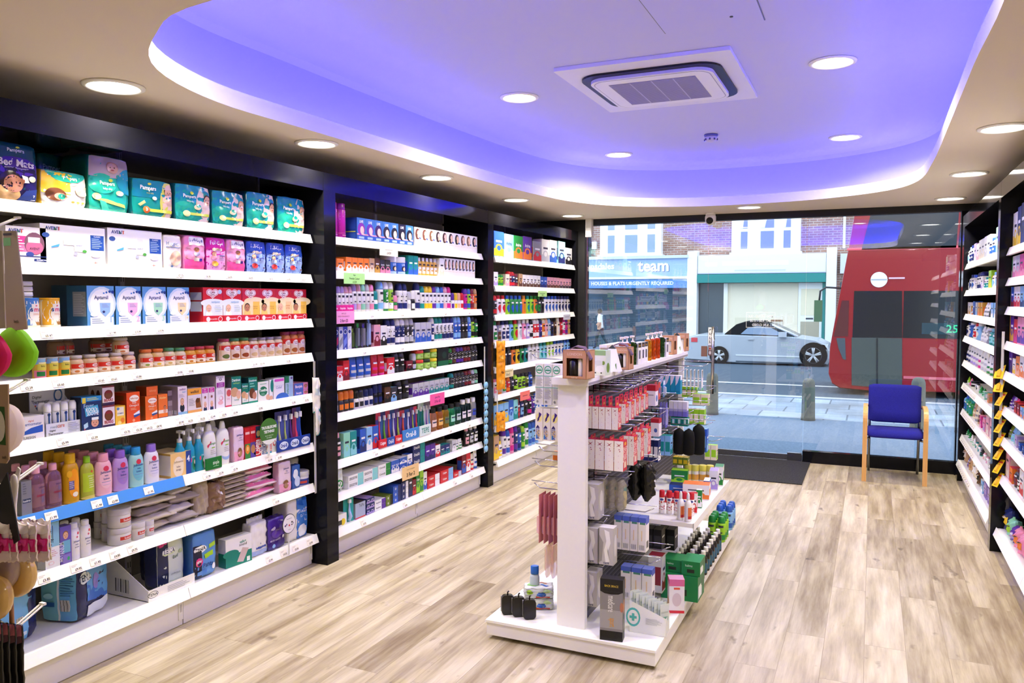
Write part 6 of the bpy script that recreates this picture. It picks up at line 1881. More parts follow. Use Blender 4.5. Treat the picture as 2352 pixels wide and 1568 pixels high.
put_pack(28, 108, 1345, .19, .22, .19, .35, 'blue incontinence pad pack standing at the near end of the base shelf', '6aa8dc', [('r', 0, 0, .7, .92, '6aaee0'), ('r', .7, 0, 1, 1, '1c1c54'), *bars(.36, .3, .54, .44), *bars(.1, .08, .3, .26), ('r', .36, .12, .6, .18, 'c8dcf0')], tena_side(), '1c1c54', 'e8ecf2', 'pad_pack')
put_pack(186, 290, 1300, .19, .22, .19, .3, 'navy and blue pad pack turned at an angle on the base shelf', '1c2050', [('r', .28, .3, 1, .9, '5c9cd4'), ('p', [(.28, .3), (1, .2), (1, .5), (.28, .62)], '3c70c0'), ('e', .22, .74, .16, .10, 'dfe8f0'), ('t', 'TENA', .22, .74, .10, '1c2c5c', {'w': .36, 'b': .02}), ('e', .55, .6, .1, .14, '8c80c8'), ('r', .28, .0, 1, .22, 'e4eaf0')], tena_side(), '1c2050', '20245c', 'pad_pack', topart=[('r', 0, 0, 1, .10, 'e8ecf0')])
TB = [('r', 0, 0, .40, 1, '1c2450'), ('r', .03, .84, .36, .92, 'e8409c'), ('e', .42, .72, .24, .085, 'eef4e8'), ('e', .42, .70, .2, .06, 'd8e8b0'), ('e', .42, .73, .21, .06, 'f4f6f2'), ('t', 'TENA', .42, .73, .09, '1c2c54', {'w': .42, 'b': .02}), ('t', 'Bed', .66, .58, .08, '6c8480', {'w': .2}), ('e', .86, .66, .07, .06, 'c4d8a8'), ('t', 'Underpads', .66, .24, .05, '98a49c', {'w': .4}), ('r', .42, .12, .95, .13, 'b8c8c0')]
o = put_pack(347, 444, 1236, .06, .17, .10, 0, 'pale green and navy bed pad pack in a white tray', 'dfeadf', TB, [], '1c2450', 'c8d4d0', 'pad_pack', XB8 - .05)
put_pack(340, 430, 1240, .06, .17, .10, 0, 'second bed pad pack deeper in the white tray', '9ca8a8', TB, [], '1c2450', 'a0a8ac', 'pad_pack', XB8 - .17)
# white tray round the bed pads
ya, yb = yat(316, XB8 + .0, .2), yat(446, XB8, .2)
t = thing('pad_tray', 'white cut-away cardboard tray holding the bed pad packs', 'tray', (XB8 + .0, (ya + yb) / 2, .191), PI / 2)
wd = yb - ya
m = MB()
hh = .055
m.box(-wd / 2 + .06, wd / 2, -.004, 0, 0, hh, 'f2f0ee')
m.art([('e', .25, .55, .09, .3, '303438'), ('e', .25, .55, .08, .26, 'f2f0ee'), ('t', 'TENA', .25, .55, .26, '303438', {'w': .18}), *lines(.5, .2, .9, .8, 4, 'a8a8a8')], wd, hh, lambda u, v, o: (u, -.004 - o, v))
vs = [(-wd / 2 + .06, 0, 0), (-wd / 2 + .06, .30, 0), (-wd / 2 + .06, .30, .22), (-wd / 2 + .06, .12, .12), (-wd / 2 + .06, 0, hh)]
m.add(vs + [(v[0] + .003, v[1], v[2]) for v in vs], [(0, 1, 2, 3, 4), (9, 8, 7, 6, 5)] + [(i, 5 + i, 5 + (i + 1) % 5, (i + 1) % 5) for i in range(5)], 'ece9e6')
m.art(bars(.25, .2, .6, .75), .3, .12, lambda u, v, o: (-wd / 2 + .06 - o, .15 - u, v))
m.box(-wd / 2 + .06, wd / 2, 0, .30, 0, .003, 'e8e6e2')
link('tray', m.mesh('tray', 'card'), t)
put_pack(446, 506, 1232, .075, .16, .12, 0, 'blue incontinence pants pack with green arrows', '5c94d8', [('r', 0, 0, .36, .74, '14183c'), ('e', .30, .64, .26, .09, 'f4f6f2'), ('t', 'TENA', .30, .64, .09, '14204c', {'w': .46, 'b': .02}), ('p', [(.66, .70), (.95, .74), (.95, .64), (.68, .6)], 'a4d42c'), ('p', [(.46, .50), (.84, .54), (.84, .44), (.5, .4)], 'a4d42c'), ('e', .24, .36, .15, .10, 'e43880'), ('t', 'NEW', .24, .37, .06, 'ffffff', {'w': .22, 'b': .03}), ('t', 'Pants', .62, .26, .10, '24408c', {'w': .44}), ('r', .14, .06, .55, .16, '4c80cc'), ('e', .86, .18, .08, .07, 'f0f4fa')], [], '3c6cb8', '4c84c8', 'pad_pack', topart=[('r', .1, .1, .9, .9, '4c84c8')])
run(L[7], 522, 578, 1, 1243, 'white and green plaster box with a raised hang flap', 'first aid box', carton('eeecec', [('r', 0, 0, 1, .44, '10846c'), ('e', .2, .46, .3, .14, '10846c'), ('p', [(.42, .12), (.66, .06), (.88, .5), (.64, .58)], 'd0b8b4'), ('t', 'safe+', .66, .80, .10, '1c8c74', {'w': .36, 'b': .02}), ('t', 'sound', .66, .70, .10, '50505c', {'w': .36}), ('r', .8, .04, .92, .2, 'e8f0ee')], [('r', 0, 0, 1, .5, '107c68')], 'd8d8d4', name='plaster_box'), d=.06, tilt=-.12)
run(L[7], 576, 616, 1, 1206, 'white cotton pad bag with a blue base', 'cotton wool', pack('ece8ea', [('r', 0, 0, 1, .16, 'a0b0d8'), ('r', .3, .2, .9, .26, '4c5ca0'), ('r', .55, .32, .6, .36, '5c6cb0')], [], 'd8d4d8', bul=.15, name='cotton_pad_bag', fin=.03), d=.07, inset=.03)
run(L[7], 615, 656, 1, 1196, 'purple night pad pack', 'incontinence pads', pack('4c2c94', [('r', 0, 0, 1, .26, '38207c'), ('e', .3, .68, .14, .06, 'c8b8ec'), ('t', 'new', .78, .86, .06, 'd8ccf4', {'w': .24}), ('t', 'MAXI NIGHT', .42, .30, .06, 'd8ccf0', {'w': .6}), ('e', .5, .5, .3, .14, '6440b0'), ('e', .86, .35, .06, .05, 'f0ecfa'), ('e', .3, .13, .1, .06, '8cb4ec')], [], '2c1c60', '3c2478', bul=.14, name='pad_pack'), d=.07, inset=.02)
run(L[7], 659, 709, 1, 1152, 'clear bag of cotton wool rolls with a blue printed side', 'cotton wool', pack('e4e0de', [('r', .45, 0, 1, 1, '3c78cc'), ('p', [(.45, .86), (.75, .78), (1, .86), (1, 1), (.45, 1)], '245cb4'), ('t', 'COTTON WOOL', .74, .64, .065, 'f0f4fa', {'w': .46, 'b': .02}), ('t', 'CLEANSE', .78, .54, .06, 'f0f4fa', {'w': .32}), ('e', .72, .18, .22, .16, 'e8ecf2'), ('r', .45, 0, 1, .04, '2858b0')], [], 'cfc8c4', 'd8d4d0', bul=.14, name='cotton_wool_bag', fin=.02), d=.12, inset=.03)
yg = yat(663, XFL + .03, .30)
t = thing('shelf_sign', 'round white sign with a dark rim on the cotton wool bag', 'sign', (XFL + .034, yg, .335), PI / 2)
r = .058
m = MB()
for q, c, yy in ((r, '28344c', 0), (r * .93, 'ece8ea', -.0008)):
    m.add([(q * math.cos(2 * PI * i / 32), yy, q * math.sin(2 * PI * i / 32)) for i in range(32)], [tuple(range(32))], c)
m.add([(r * math.cos(2 * PI * i / 32), .002, r * math.sin(2 * PI * i / 32)) for i in range(32)], [tuple(reversed(range(32)))], '28344c')
m.art([('r', .3, .74, .7, .77, 'a0a0a8'), ('e', .2, .45, .06, .05, '5c4c7c'), ('e', .3, .5, .05, .05, '8070a0'), ('e', .5, .42, .06, .05, 'd04050'), ('e', .7, .55, .06, .04, '403850'), ('e', .8, .48, .05, .04, 'a89cb8'), ('e', .68, .42, .05, .03, '504060'), ('r', .4, .2, .6, .22, '909098')], 2 * r, 2 * r, lambda u, v, o: (u, -.001 - o, v - r))
link('sign_disc', m.mesh('sign_disc', 'card'), t)
link('sign_stem', MB().box(-.005, .005, .0022, .005, -.185, 0, 'd8d8d8').mesh('sign_stem', 'plastic'), t)
# clip strip with white packets hanging down the pillar edge
def clip_strip(x, y, z0, z1, lb, parts_fn):
    tag(link('clip_strip', MB().box(-.008, .008, -.002, .002, z0 - z1, 0, 'd4d2d0').mesh('clip_strip', 'plastic'), None, (x, y, z1), PI / 2), lb, 'clip strip')
    parts_fn(x, y)


def white_packets(x, y):
    P = pillow_bag('ece8e4', [('p', [(.0, .0), (1, .0), (1, .3), (.0, .12)], '2c8c84'), ('r', .2, .5, .8, .7, 'c8d8dc')], 'sachet_pack', 'film', .002)
    for i, (pt, pb) in enumerate(((868, 948), (935, 1000))):
        za, zb = zat(pt, x, y), zat(pb, x, y)
        P(.07, za - zb, .02).put((x + .018, y + .01 + .01 * i, zb), PI / 2 - .5 * (1 - i), f'white foil packet with a teal corner, {["upper", "lower"][i]} one on the strip beside the first pillar', 'sachet')


clip_strip(XFL + .006, yat(721, XFL, 1.0), .45, 1.27, 'thin clear clip strip hanging beside the first black pillar', white_packets)
# ---------------------------------------------------------------- middle unit: hair dye, deodorant, tooth care
ZM = [2.042, 1.828, 1.564, 1.322, 1.12, .919, .616, .404, .183]
PHM = ['the top hair dye shelf', 'the second hair dye shelf', 'the white deodorant shelf', 'the razor shelf', 'the hair gel shelf', 'the roll-on shelf', 'the toothbrush shelf', 'the stacked toothpaste shelf', 'the toothpaste base shelf']
XFM = -3.09
TKM = {si: [((0 if y < 5.155 else 1), y, '£2.99') for y in (4.3 + .31 * si % .4, 4.9, 5.5 + .17 * si % .3, 5.95)] for si in (2, 3, 6, 8)}
shelving('middle', 1, XFM, 4.095, 6.215, 2, ZM, .42, ['white shelving bay of hair dye, deodorant and toothpaste after the first pillar', 'white shelving bay of hair dye and mouthwash against the second pillar'], TKM)
M = [Shelf('M', 1, XFM, z, p) for z, p in zip(ZM, PHM)]
run(M[0], 762, 800, 2, 462, 'tall magenta hairspray can', 'spray can', bottle('b4189c', [(.94, 0), (1, .01), (1, .80), (.9, .83)], [(.92, .82), (.93, .84), (.90, .99), (.8, 1)], '8c1488', [('r', 0, .14, 1, .15, 'f080c0'), ('e', .6, .74, .06, .012, 'f8d0f0'), ('t', 'L.V.N', .6, .52, .34, 'f4c8ec', {'rot': 1, 'w': .4}), ('r', .3, .08, .9, .10, 'f0a0d0')], 'hairspray_can', 'plastic', 1, 16, split=False), d=.08, name='hairspray_can')


def hairbox(top, hair, skin, word, wc='f4f6ff', low='2c5cc0'):
    return carton(top, [('r', 0, 0, 1, .26, low), ('r', 0, .24, 1, .30, 'e8a0b8'), ('e', .5, .50, .42, .28, hair), ('e', .58, .46, .22, .18, skin), ('p', [(.5, .26), (.8, .26), (.74, .38), (.56, .38)], skin), ('t', word, .5, .84, .12, wc, {'w': .8, 'b': .03}), ('r', .2, .08, .8, .18, 'a8c4f0')], [('r', .1, .1, .9, .3, '2c50a0'), ('r', .1, .36, .9, .4, 'd8d840'), ('r', .1, .5, .9, .9, '2848a0')], '1c3c8c', 'b03050', name='hair_dye_box')


run(M[0], 820, 949, 7, 499, ('blue hair dye box with bright purple hair', 'blue hair dye box with violet hair', 'blue hair dye box with long black violet hair', 'blue hair dye box with a black bob', 'blue hair dye box with two dark heads', 'black hair dye box with a pale face', 'blue hair dye box beside the white ones'), 'hair dye', [hairbox('3c78c8', h_, 'f0c8c0', 'LIVE') for h_ in ('8c2cb4', '6c30b0', '3c1c60', '201c38', '181824')] + [hairbox('18182c', '0c0c10', 'f4d8d0', 'LIVE'), hairbox('3c78c8', '1a1620', 'e8c0b0', 'LIVE')], d=.12, gap=.01, name='hair_dye_box')
HB = lambda hair: carton('f4f2f4', [('e', .45, .66, .34, .28, hair), ('e', .56, .66, .2, .2, 'f0c8b0'), ('r', .22, .40, .44, .66, hair), ('e', .8, .46, .12, .05, '4458b0'), ('r', .1, .3, .9, .31, 'e8b890')], [], 'e4e2e6', name='hair_dye_box')
run(M[0], 952, 1096, 10, 521, 'white hair dye box with a brown-haired face', 'hair dye', [HB(h_) for h_ in ('5a3020', '6c3c28', '7c5430', '3c2c20', '4c2c1c', '241c20', '1c181c', '6c4438', '7c5848', '14141c')], d=.12, gap=.01, name='hair_dye_box', group='white hair dye boxes')
mix(M[1], 757, 790, 592, 'box.orange.white.2', .1)
mix(M[1], 795, 897, 590, 'box.orange.white.4 box.tan.cream.1.105 box.brown.gold.1.110 box.charcoal.pink.2.102.Speedy', .1)
run(M[1], 897, 938, 2, 588, 'blue lightener tub with a white lid and portrait', 'hair dye', bottle('3468c8', TUBP, TUBCAP, 'e8e8f0', [('t', 'LIVE', .5, .56, .12, 'e8f0ff', {'w': .7}), ('e', .5, .34, .2, .14, '241c28'), ('e', .55, .32, .14, .11, 'f0c8b8'), ('r', .1, .06, .9, .18, 'a4c4f4')], 'dye_tub', 'plastic', 1, 16, capname='lid'), d=.115, name='dye_tub')
mix(M[1], 938, 1020, 586, 'box.teal.blue.2 -.5 bottle.gold.white.5.95 box.white.cream', .1)
run(M[1], 1020, 1091, 9, 592, 'narrow dark hair dye box with a model', 'hair dye', HB('281c24'), d=.1, gap=.01, name='hair_dye_box', group='narrow hair dye boxes')
mix(M[2], 758, 812, 657, 'can.white.silver.2 can.white.lilac.2 can.white.rose.2')
run(M[2], 757, 813, 1, 701, 'magenta shelf tray with three white logos', 'tray', carton('e0208c', [('t', 'Impulse', u, .55, .4, 'fbe8f4', {'w': .22}) for u in (.22, .54, .84)]), d=.006, inset=.006, gap=.01)
mix(M[2], 812, 862, 652, 'can.white.lilac can.white.rose can.white.mint can.white.silver can.white.pink')
mix(M[2], 862, 968, 668, 'roll.white.teal can.white.sky.1.150 can.green.white.1.155.Sure can.lime.white.1.155.Sure roll.green.pink.1.80 can.white.navy.2.140.NIVEA roll.white.silver.1.100 roll.black.white.1.105 can.white.navy.1.165')
mix(M[2], 969, 1098, 657, 'can.white.teal can.white.yellow.2 can.white.purple can.white.sky can.white.blue can.white.rose can.white.magenta -.3 roll.white.purple.1.75 roll.white.yellow.1.75 roll.white.peach.1.75 roll.white.red.1.75 can.magenta.purple.1.95 can.lime.blue.1.95 can.red.maroon.1.95.V05 can.orange.tan.1.95')
bl = lambda c1, c2: carton('e4e6f0', [('r', 0, 0, 1, 1, c1), ('e', .5, .78, .4, .10, 'e8ecf6'), ('e', .5, .78, .32, .075, '243480'), ('p', [(.1, .1), (.9, .3), (.9, .6), (.1, .4)], c2), ('r', .3, .05, .7, .1, 'e0e4f4')], [], '24264c', name='shaving_tube_box')
run(M[3], 758, 808, 5, 752, 'navy and silver shaving balm box', 'shaving balm', [bl('28389c', '4c8cdc'), bl('2c2c78', 'b02c60'), bl('c8ccd8', '8c90a0'), bl('3c4cb8', '7c90e0'), bl('d0d4e0', 'f0f0f6')], d=.05, name='shaving_balm_box', group='shaving balm boxes')
RZ = lambda c, c2: blister('22262c', [('p', [(.15, .1), (.5, .02), (.75, .5), (.8, .96), (.4, .96)], c), ('p', [(.3, .1), (.6, .1), (.72, .5), (.5, .5)], 'd8dce4'), ('r', .05, .5, .45, .84, '14161a')], (.2, .08, .8, .8), c2, 'razor_pack', False, .3)
run(M[3], 808, 859, 4, 748, ('small lime and black razor pack', 'green and black razor pack', 'violet and grey razor pack', 'tall silver blue razor pack'), 'razor', [RZ('7c9c2c', '4c6030'), RZ('38b048', '707880'), RZ('5c40a0', '80808c'), RZ('6c90d0', 'a0b4d8')], d=.05, hs=(.9, 1.12, 1.1, 1.35), name='razor_pack')
mix(M[3], 859, 1100, 746, 'box.rose.maroon.1.100 box.white.black.1.95 can.white.navy.2.140.NIVEA can.navy.white.2.145.NIVEA can.charcoal.silver.2.130.Dove box.silver.blue.3.100 can.navy.white.1.140 can.white.teal.2.140.Gillette can.white.navy.3.140.Gillette can.blue.sky.2.150 can.black.charcoal.2.120 can.blue.sky.1.120 can.lime.black.1.120 can.green.black.1.110')
mix(M[4], 758, 803, 842, 'box.purple.navy.1.105 box.red.white.1.95.BLADE box.red.maroon.1.125')
mix(M[4], 808, 960, 818, 'tube.blue.silver.3 tube.red.magenta.2.100 box.red.white.1.75 can.black.charcoal.2.100 box.maroon.black.1.50 roll.black.silver.1.80')
GJ = lambda lid: bottle('8cc03c', [(.9, 0), (1, .04), (1, .62), (.8, .70)], [(.98, .66), (1.02, .70), (1.02, .93), (.9, 1)], lid, [('r', .1, .15, .9, .5, 'b8dc70'), ('t', 'VO5', .5, .34, .22, '2c5c1c', {'w': .5})], 'hair_gel_tub', 'plastic', 1, 16, capname='lid')
for lv, ds in ((0, 'lower'), (1, 'upper')):
    y0_, y1_ = yat(957, XFM - .02, 1.12), yat(1004, XFM - .02, 1.12)
    run(M[4], 957, 1004, 3, 0, (f'{ds} green hair gel tub with a red lid', f'{ds} green hair gel tub with a black lid', f'{ds} green hair gel tub with a yellow lid'), 'hair gel', [GJ('d83c28'), GJ('203018'), GJ('e8c820')], d=.06, h=.076, dz=lv * .078, name='hair_gel_tub')
run(M[4], 1005, 1031, 1, 795, 'large black and green shower gift box', 'box', carton('101814', [('r', 0, 0, 1, .3, '0c6c3c'), ('e', .6, .6, .2, .2, '1c3c2c')]), d=.1)
mix(M[4], 1033, 1099, 800, 'can.black.green.1.100.LYNX can.black.brown.1.100.LYNX can.black.purple.2.100.LYNX can.black.maroon.2.100.LYNX can.black.charcoal.2.104.LYNX')
mix(M[5], 758, 912, 905, 'roll.charcoal.orange roll.charcoal.grey roll.charcoal.orange.3 roll.white.black.1.92 roll.white.charcoal.1.92 roll.white.navy.2.92 roll.black.navy.2.106 box.brown.black.1.85 box.charcoal.sky.1.78')
mix(M[5], 912, 945, 874, 'can.black.charcoal.2')
mix(M[5], 948, 1100, 882, 'box.silver.purple.3.100.LYNX box.silver.teal.4.100.LYNX -.6 can.black.teal.1.125.LYNX can.black.charcoal.3.125.LYNX can.black.maroon.2.125.LYNX can.black.silver.1.125.LYNX can.black.mint.1.125.LYNX')
# tooth care
mix(M[6], 762, 870, 1000, 'bottle.black.rose.2.100 box.mint.aqua.1.95 box.teal.aqua.1.95 -.6 box.blue.navy.1.95 box.sky.white.1.95 box.blue.red.1.95')
TBc = (('4c4ca0', 'e83c5c', 'e04060'), ('3c6ca8', '70b840', '3c3c80'), ('6c4c9c', 'e05838', 'c03c4c'), ('3c50a8', 'd8dce8', '2c4c90'), ('5c3c94', 'b0d048', '5c3c80'))
for k, (a, b, tp, nn) in enumerate(((868, 921, 950, 5), (922, 945, 944, 2), (946, 962, 936, 2), (964, 991, 928, 4))):
    pick = [TBc[(k * 2 + i) % 5] for i in range(nn)] if k < 3 else [('2c8c84', '1c6c6c', 'd8e8e8'), ('1c7c6c', '208c78', 'c0e0d8'), ('d8dce4', '7c50a0', '8c94a8'), ('e0d8e8', '54a0c0', 'a098b0')]
    run(M[6], a, b, nn, tp, [f'{w1} toothbrush pack' for w1 in (('violet', 'green and blue', 'purple and orange', 'blue and white', 'purple and lime'), ('slim purple', 'slim red'), ('slim blue', 'slim navy'), ('teal', 'dark teal', 'white and purple', 'pale lilac'))[k][:nn]], 'toothbrush', [brush_blister(c, bc, tc, ('d02030', '2450a8', 'd02030', '4c8ccc')[k]) for c, bc, tc in pick], d=.035, inset=.03, name='toothbrush_pack', gap=.04)
for a, b, tp, c, w1, ds in ((871, 889, 1012, 'd42030', 'Colgate', 'small red brush tray nearest the boxes'), (890, 907, 1007, '2450a8', 'Oral-B', 'small blue brush tray between two red ones'), (908, 924, 1002, 'd42030', 'Colgate', 'small red brush tray beside the sky blue trays'), (925, 963, 990, '3c84d0', 'Oral-B', 'wide sky blue brush tray'), (964, 990, 980, 'dcecea', 'TEPE', 'pale mint brush tray')):
    run(M[6], a, b, 1, tp, ds.replace('nearest', 'next to'), 'tray', carton(c, [('t', w1, .5, .5, .5, 'f4f6fa' if c != 'dcecea' else '2c8c7c', {'w': .7, 'b': .02})]), d=.01, inset=.004, gap=.02)
MW = lambda c, capc, lab: bottle(c, OILB, CAPW, capc, [('r', .14, .2, .86, .5, lab), ('r', .2, .36, .8, .42, '303a50')], 'mouthwash_bottle', 'clear', .6, 14, labelmat='card')
run(M[6], 993, 1063, 5, 940, ('peach mouthwash bottle with black cap', 'orange mouthwash bottle with black cap', 'amber mouthwash bottle with black cap', 'green mouthwash bottle with black cap', 'dark green mouthwash bottle with black cap'), 'mouthwash', [MW('f0a880', '202024', 'f4d8c8'), MW('f09030', '202024', 'f0c060'), MW('d8a830', '202024', '6c7848'), MW('2cb878', '202024', 'a8e8c8'), MW('287868', '202024', 'c0d0d0')], d=.06, name='mouthwash_bottle', gap=.04)
run(M[6], 1063, 1098, 3, 920, ('dark mouthwash bottle with white cap', 'dark mouthwash bottle with white cap', 'blue and white spray mouthwash bottle'), 'mouthwash', [MW('1c3c44', 'f0f0f2', 'f0e8ec'), MW('1c3c44', 'f0f0f2', 'f0e8ec'), MW('e8eaf4', 'f0f0f2', '3c50b0')], d=.06, name='mouthwash_bottle', gap=.04)
run(M[7], 764, 792, 1, 1078, 'clear bag of floss sticks with a green ring label', 'dental floss', pillow_bag('dce4e0', [('e', .5, .3, .4, .2, '2c8c4c'), ('e', .5, .3, .3, .14, 'f0f4f2'), ('t', 'wisdom', .5, .3, .1, '2c6c4c', {'w': .5})], 'floss_pack', 'film', .003), d=.06)


def stack(S, p0, p1, nx, nz, hh, desc, spec, d=.16):
    q = spec.split('.')
    P = None
    X = S.XF - .02
    for k in range(nz):
        run(S, p0, p1, nx, 0, f'{desc}, {["bottom", "second", "third", "fourth"][k] if nz > 1 else "single"} layer' if nz > 1 else desc, 'toothpaste', simple(q[0], q[1], q[2], q[5] if len(q) > 5 else ''), d=d, h=hh, dz=k * (hh + .001), gap=.02, name='toothpaste_box')


stack(M[7], 800, 868, 2, 2, .042, 'white and aqua long toothpaste box', 'flat.white.aqua...SENSODYNE')
stack(M[7], 869, 897, 1, 2, .044, 'white and green long toothpaste box', 'flat.white.green...Corsodyl')
stack(M[7], 899, 917, 2, 1, .09, 'blue floss box with white oval', 'box.blue.white...Oral-B', .1)
stack(M[7], 918, 935, 1, 2, .045, 'square blue floss box', 'box.blue.white...Oral-B', .1)
stack(M[7], 936, 947, 1, 1, .10, 'white and blue upright paste box', 'box.white.blue', .05)
stack(M[7], 948, 976, 1, 3, .052, 'navy and teal long toothpaste box', 'flat.navy.teal...Oral-B')
mix(M[7], 977, 1066, 1026, 'box.purple.navy.2.105 box.white.red.1.85 box.navy.teal.2.70 -.6 box.silver.white.1.80 tube.white.green.2.70')
mix(M[7], 1071, 1101, 980, 'bottle.black.rose bottle.black.silver bottle.black.white', .05)
run(M[8], 768, 797, 1, 1188, 'low white pack with a yellow round seal', 'floss', carton('ecebe8', [('e', .7, .3, .2, .3, 'e8cc20'), ('r', .3, .1, .6, .5, '303030')]), d=.12)
run(M[8], 797, 815, 1, 1142, 'teal toothbrush pack leaning in its tray', 'toothbrush', brush_blister('2ca8a0', 'b0c8e8', '2c9c94', '2ca8a0'), d=.04, tilt=-.3, name='toothbrush_pack')
run(M[8], 816, 840, 1, 1158, 'grey open tray with a red base line', 'tray', carton('a8b4cc', [('r', 0, 0, 1, .08, 'd83c38'), ('t', 'TePe', .6, .8, .2, '5c6078', {'w': .5})], [], '98a0b0', '3c3430'), d=.14)
stack(M[8], 842, 860, 2, 3, .036, 'navy cube toothpaste box', 'box.navy.lilac', .12)
stack(M[8], 861, 886, 1, 2, .034, 'white and violet long toothpaste box', 'flat.white.purple...Aquafresh')
stack(M[8], 887, 902, 1, 2, .036, 'olive and black short toothpaste box', 'flat.olive.black', .12)
stack(M[8], 903, 921, 1, 3, .04, 'blue and navy long toothpaste box', 'flat.blue.navy', .12)
stack(M[8], 922, 938, 1, 3, .042, 'navy and white long toothpaste box', 'flat.navy.white', .12)
mix(M[8], 939, 981, 1098, 'box.charcoal.navy.1.125 box.maroon.red.1.80 box.green.lime.1.130.Colgate box.lime.green.1.140.Colgate box.white.blue.1.100', .05)
stack(M[8], 982, 1010, 1, 2, .046, 'red and white long toothpaste box', 'flat.red.white...Colgate')
stack(M[8], 1012, 1041, 1, 2, .048, 'red and sky blue long toothpaste box', 'flat.red.sky...Colgate')
stack(M[8], 1042, 1060, 1, 1, .04, 'single red and silver long toothpaste box', 'flat.red.silver...Colgate')
mix(M[8], 1061, 1100, 1046, 'box.maroon.blue.1.105 box.red.white.1.105.Colgate -.4 tube.cream.red.1.85 tube.white.blue.1.95', .05)


def card(x, y, z, w, h, col, txts, lb, rot=PI / 2, tl=0.):
    m = MB().box(-w / 2, w / 2, -.0012, 0, -h, 0, col)
    m.art(txts, w, h, lambda u, v, o: (u, -.0012 - o, v - h))
    o = tag(link('offer_card', m.mesh('offer_card', 'card'), None, (x, y, z), rot), lb, 'offer card')
    o.rotation_euler = (0, tl, rot)


def cardpx(X, p0, p1, q0, q1, col, txts, lb, rot=PI / 2, tl=0.):
    z = 1.5
    for _ in range(3):
        y = yat((p0 + p1) / 2, X, z)
        z = zat(q0, X, y)
    card(X, y, z, abs(yat(p1, X, z) - yat(p0, X, z)), z - zat(q1, X, y), col, txts, lb, rot, tl)


XC = XFM + .010
cardpx(XC, 872, 914, 566, 588, 'ece6d4', [('r', .3, .6, .7, .66, 'b8b4a4'), ('t', '£4.59', .5, .3, .26, '6c6a60', {'w': .34})], 'cream offer card under the top hair dye shelf')
cardpx(XC, 790, 838, 627, 652, 'b4f090', [('t', 'Bigen', .5, .80, .16, '4c7c40', {'w': .3}), ('t', 'Powder Colour', .5, .5, .18, '4c7c40', {'w': .7}), ('t', '£3.29', .5, .18, .2, '4c7c40', {'w': .26})], 'pale green powder colour offer card under the second hair dye shelf')
cardpx(XC, 765, 814, 714, 743, 'f4a4d4', [('t', 'IMPULSE', .5, .80, .12, 'b06898', {'w': .34}), ('t', 'BODY FRAGRANCE', .5, .58, .12, 'b06898', {'w': .6}), ('t', '2 for £3', .5, .24, .24, '54204c', {'w': .36, 'b': .02})], 'pink two for three pounds offer card on the white deodorant shelf')
cardpx(XC, 988, 1021, 903, 929, 'f85c9c', [('t', 'Lynx Dry', .5, .66, .22, '6c2048', {'w': .5}), ('t', '2 For £5', .5, .32, .22, '6c2048', {'w': .5})], 'bright pink offer card on the roll-on shelf edge')
cardpx(XC, 924, 962, 1068, 1098, 'f0cc8c', [('t', 'Oral B Toothpaste', .5, .72, .14, '9c7c44', {'w': .8}), ('t', '3 For 2', .5, .34, .30, '3c3020', {'w': .56, 'b': .03})], 'tan three for two offer card on the stacked toothpaste shelf')
# strip of blue soothers at the end of the middle unit
xs = XFM + .02


def soothers(x, y):
    P = MB()
    P.lathe([(.001, -.012), (.016, -.012), (.018, -.004), (.028, -.002), (.03, .006), (.028, .009), (.001, .009)], 18, '8cc4ec')
    P.lathe([(.008, -.018), (.011, -.014), (.011, -.012)], 12, '3c7cc4')
    me = P.mesh('soother_pot', 'plastic')
    for i in range(10):
        za = zat(884 + i * 16.2, x, y)
        o = tag(link('soother_pot', me, None, (x + .012, y, za)), f'round pale blue pot, {ORD[i + 1]} from the top of the strip at the second pillar', 'travel pot')
        o.rotation_euler = (PI / 2, 0, PI / 2)


clip_strip(xs, yat(1113, xs, .8), zat(1040, xs, yat(1113, xs, .7)), zat(796, xs, yat(1111, xs, 1.3)), 'clear clip strip of pale blue pots beside the second black pillar', soothers)

# ---------------------------------------------------------------- shampoo unit by the window
ZT = [2.03, 1.77, 1.51, 1.265, 1.04, .79, .51, .2]
PHT = ['the top shampoo-unit shelf', 'the cotton-box shampoo-unit shelf', 'the green shampoo shelf', 'the mixed shampoo shelf', 'the dark shampoo shelf', 'the lime shampoo shelf', 'the pale-box shampoo shelf', 'the base shampoo shelf']
PHT[1] = 'the lime-can shampoo-unit shelf'
XFT = -3.05
shelving('window', 1, XFT, 6.385, 8.45, 2, ZT, .42, ['white shelving bay of shampoo against the second black pillar', 'white shelving bay of shampoo nearest'.replace('nearest', 'next to') + ' the shop window'], {})
T = [Shelf('T', 1, XFT, z, p) for z, p in zip(ZT, PHT)]
mix(T[0], 1134, 1314, 536, 'box.blue.yellow.1.112 box.sky.white.1.108.Andrea box.green.orange.1.108.Andrea box.purple.orange.1.112.Andrea -.2 box.grey.red.1.98 box.white.silver.1.115 box.white.blue.1.118 -.2 box.aqua.navy.1.120 box.silver.black.1.92', .1)
mix(T[1], 1134, 1312, 624, 'box.white.lilac can.lime.green.2.85 -.3 box.cream.rose.1.90 can.maroon.red.1.112 can.navy.red.1.110 can.charcoal.maroon box.tan.brown box.white.brown.5.95 box.blue.navy.2.90 box.rose.brown.4.90 box.rose.charcoal.4.88', .07)
mix(T[2], 1136, 1312, 678, 'can.charcoal.red lotion.white.red.2 lotion.lime.blue lotion.green.blue.3 lotion.orange.amber lotion.lime.teal lotion.lime.green.1 lotion.orange.green bottle.charcoal.green lotion.charcoal.black lotion.white.blue.4 lotion.white.navy.4')
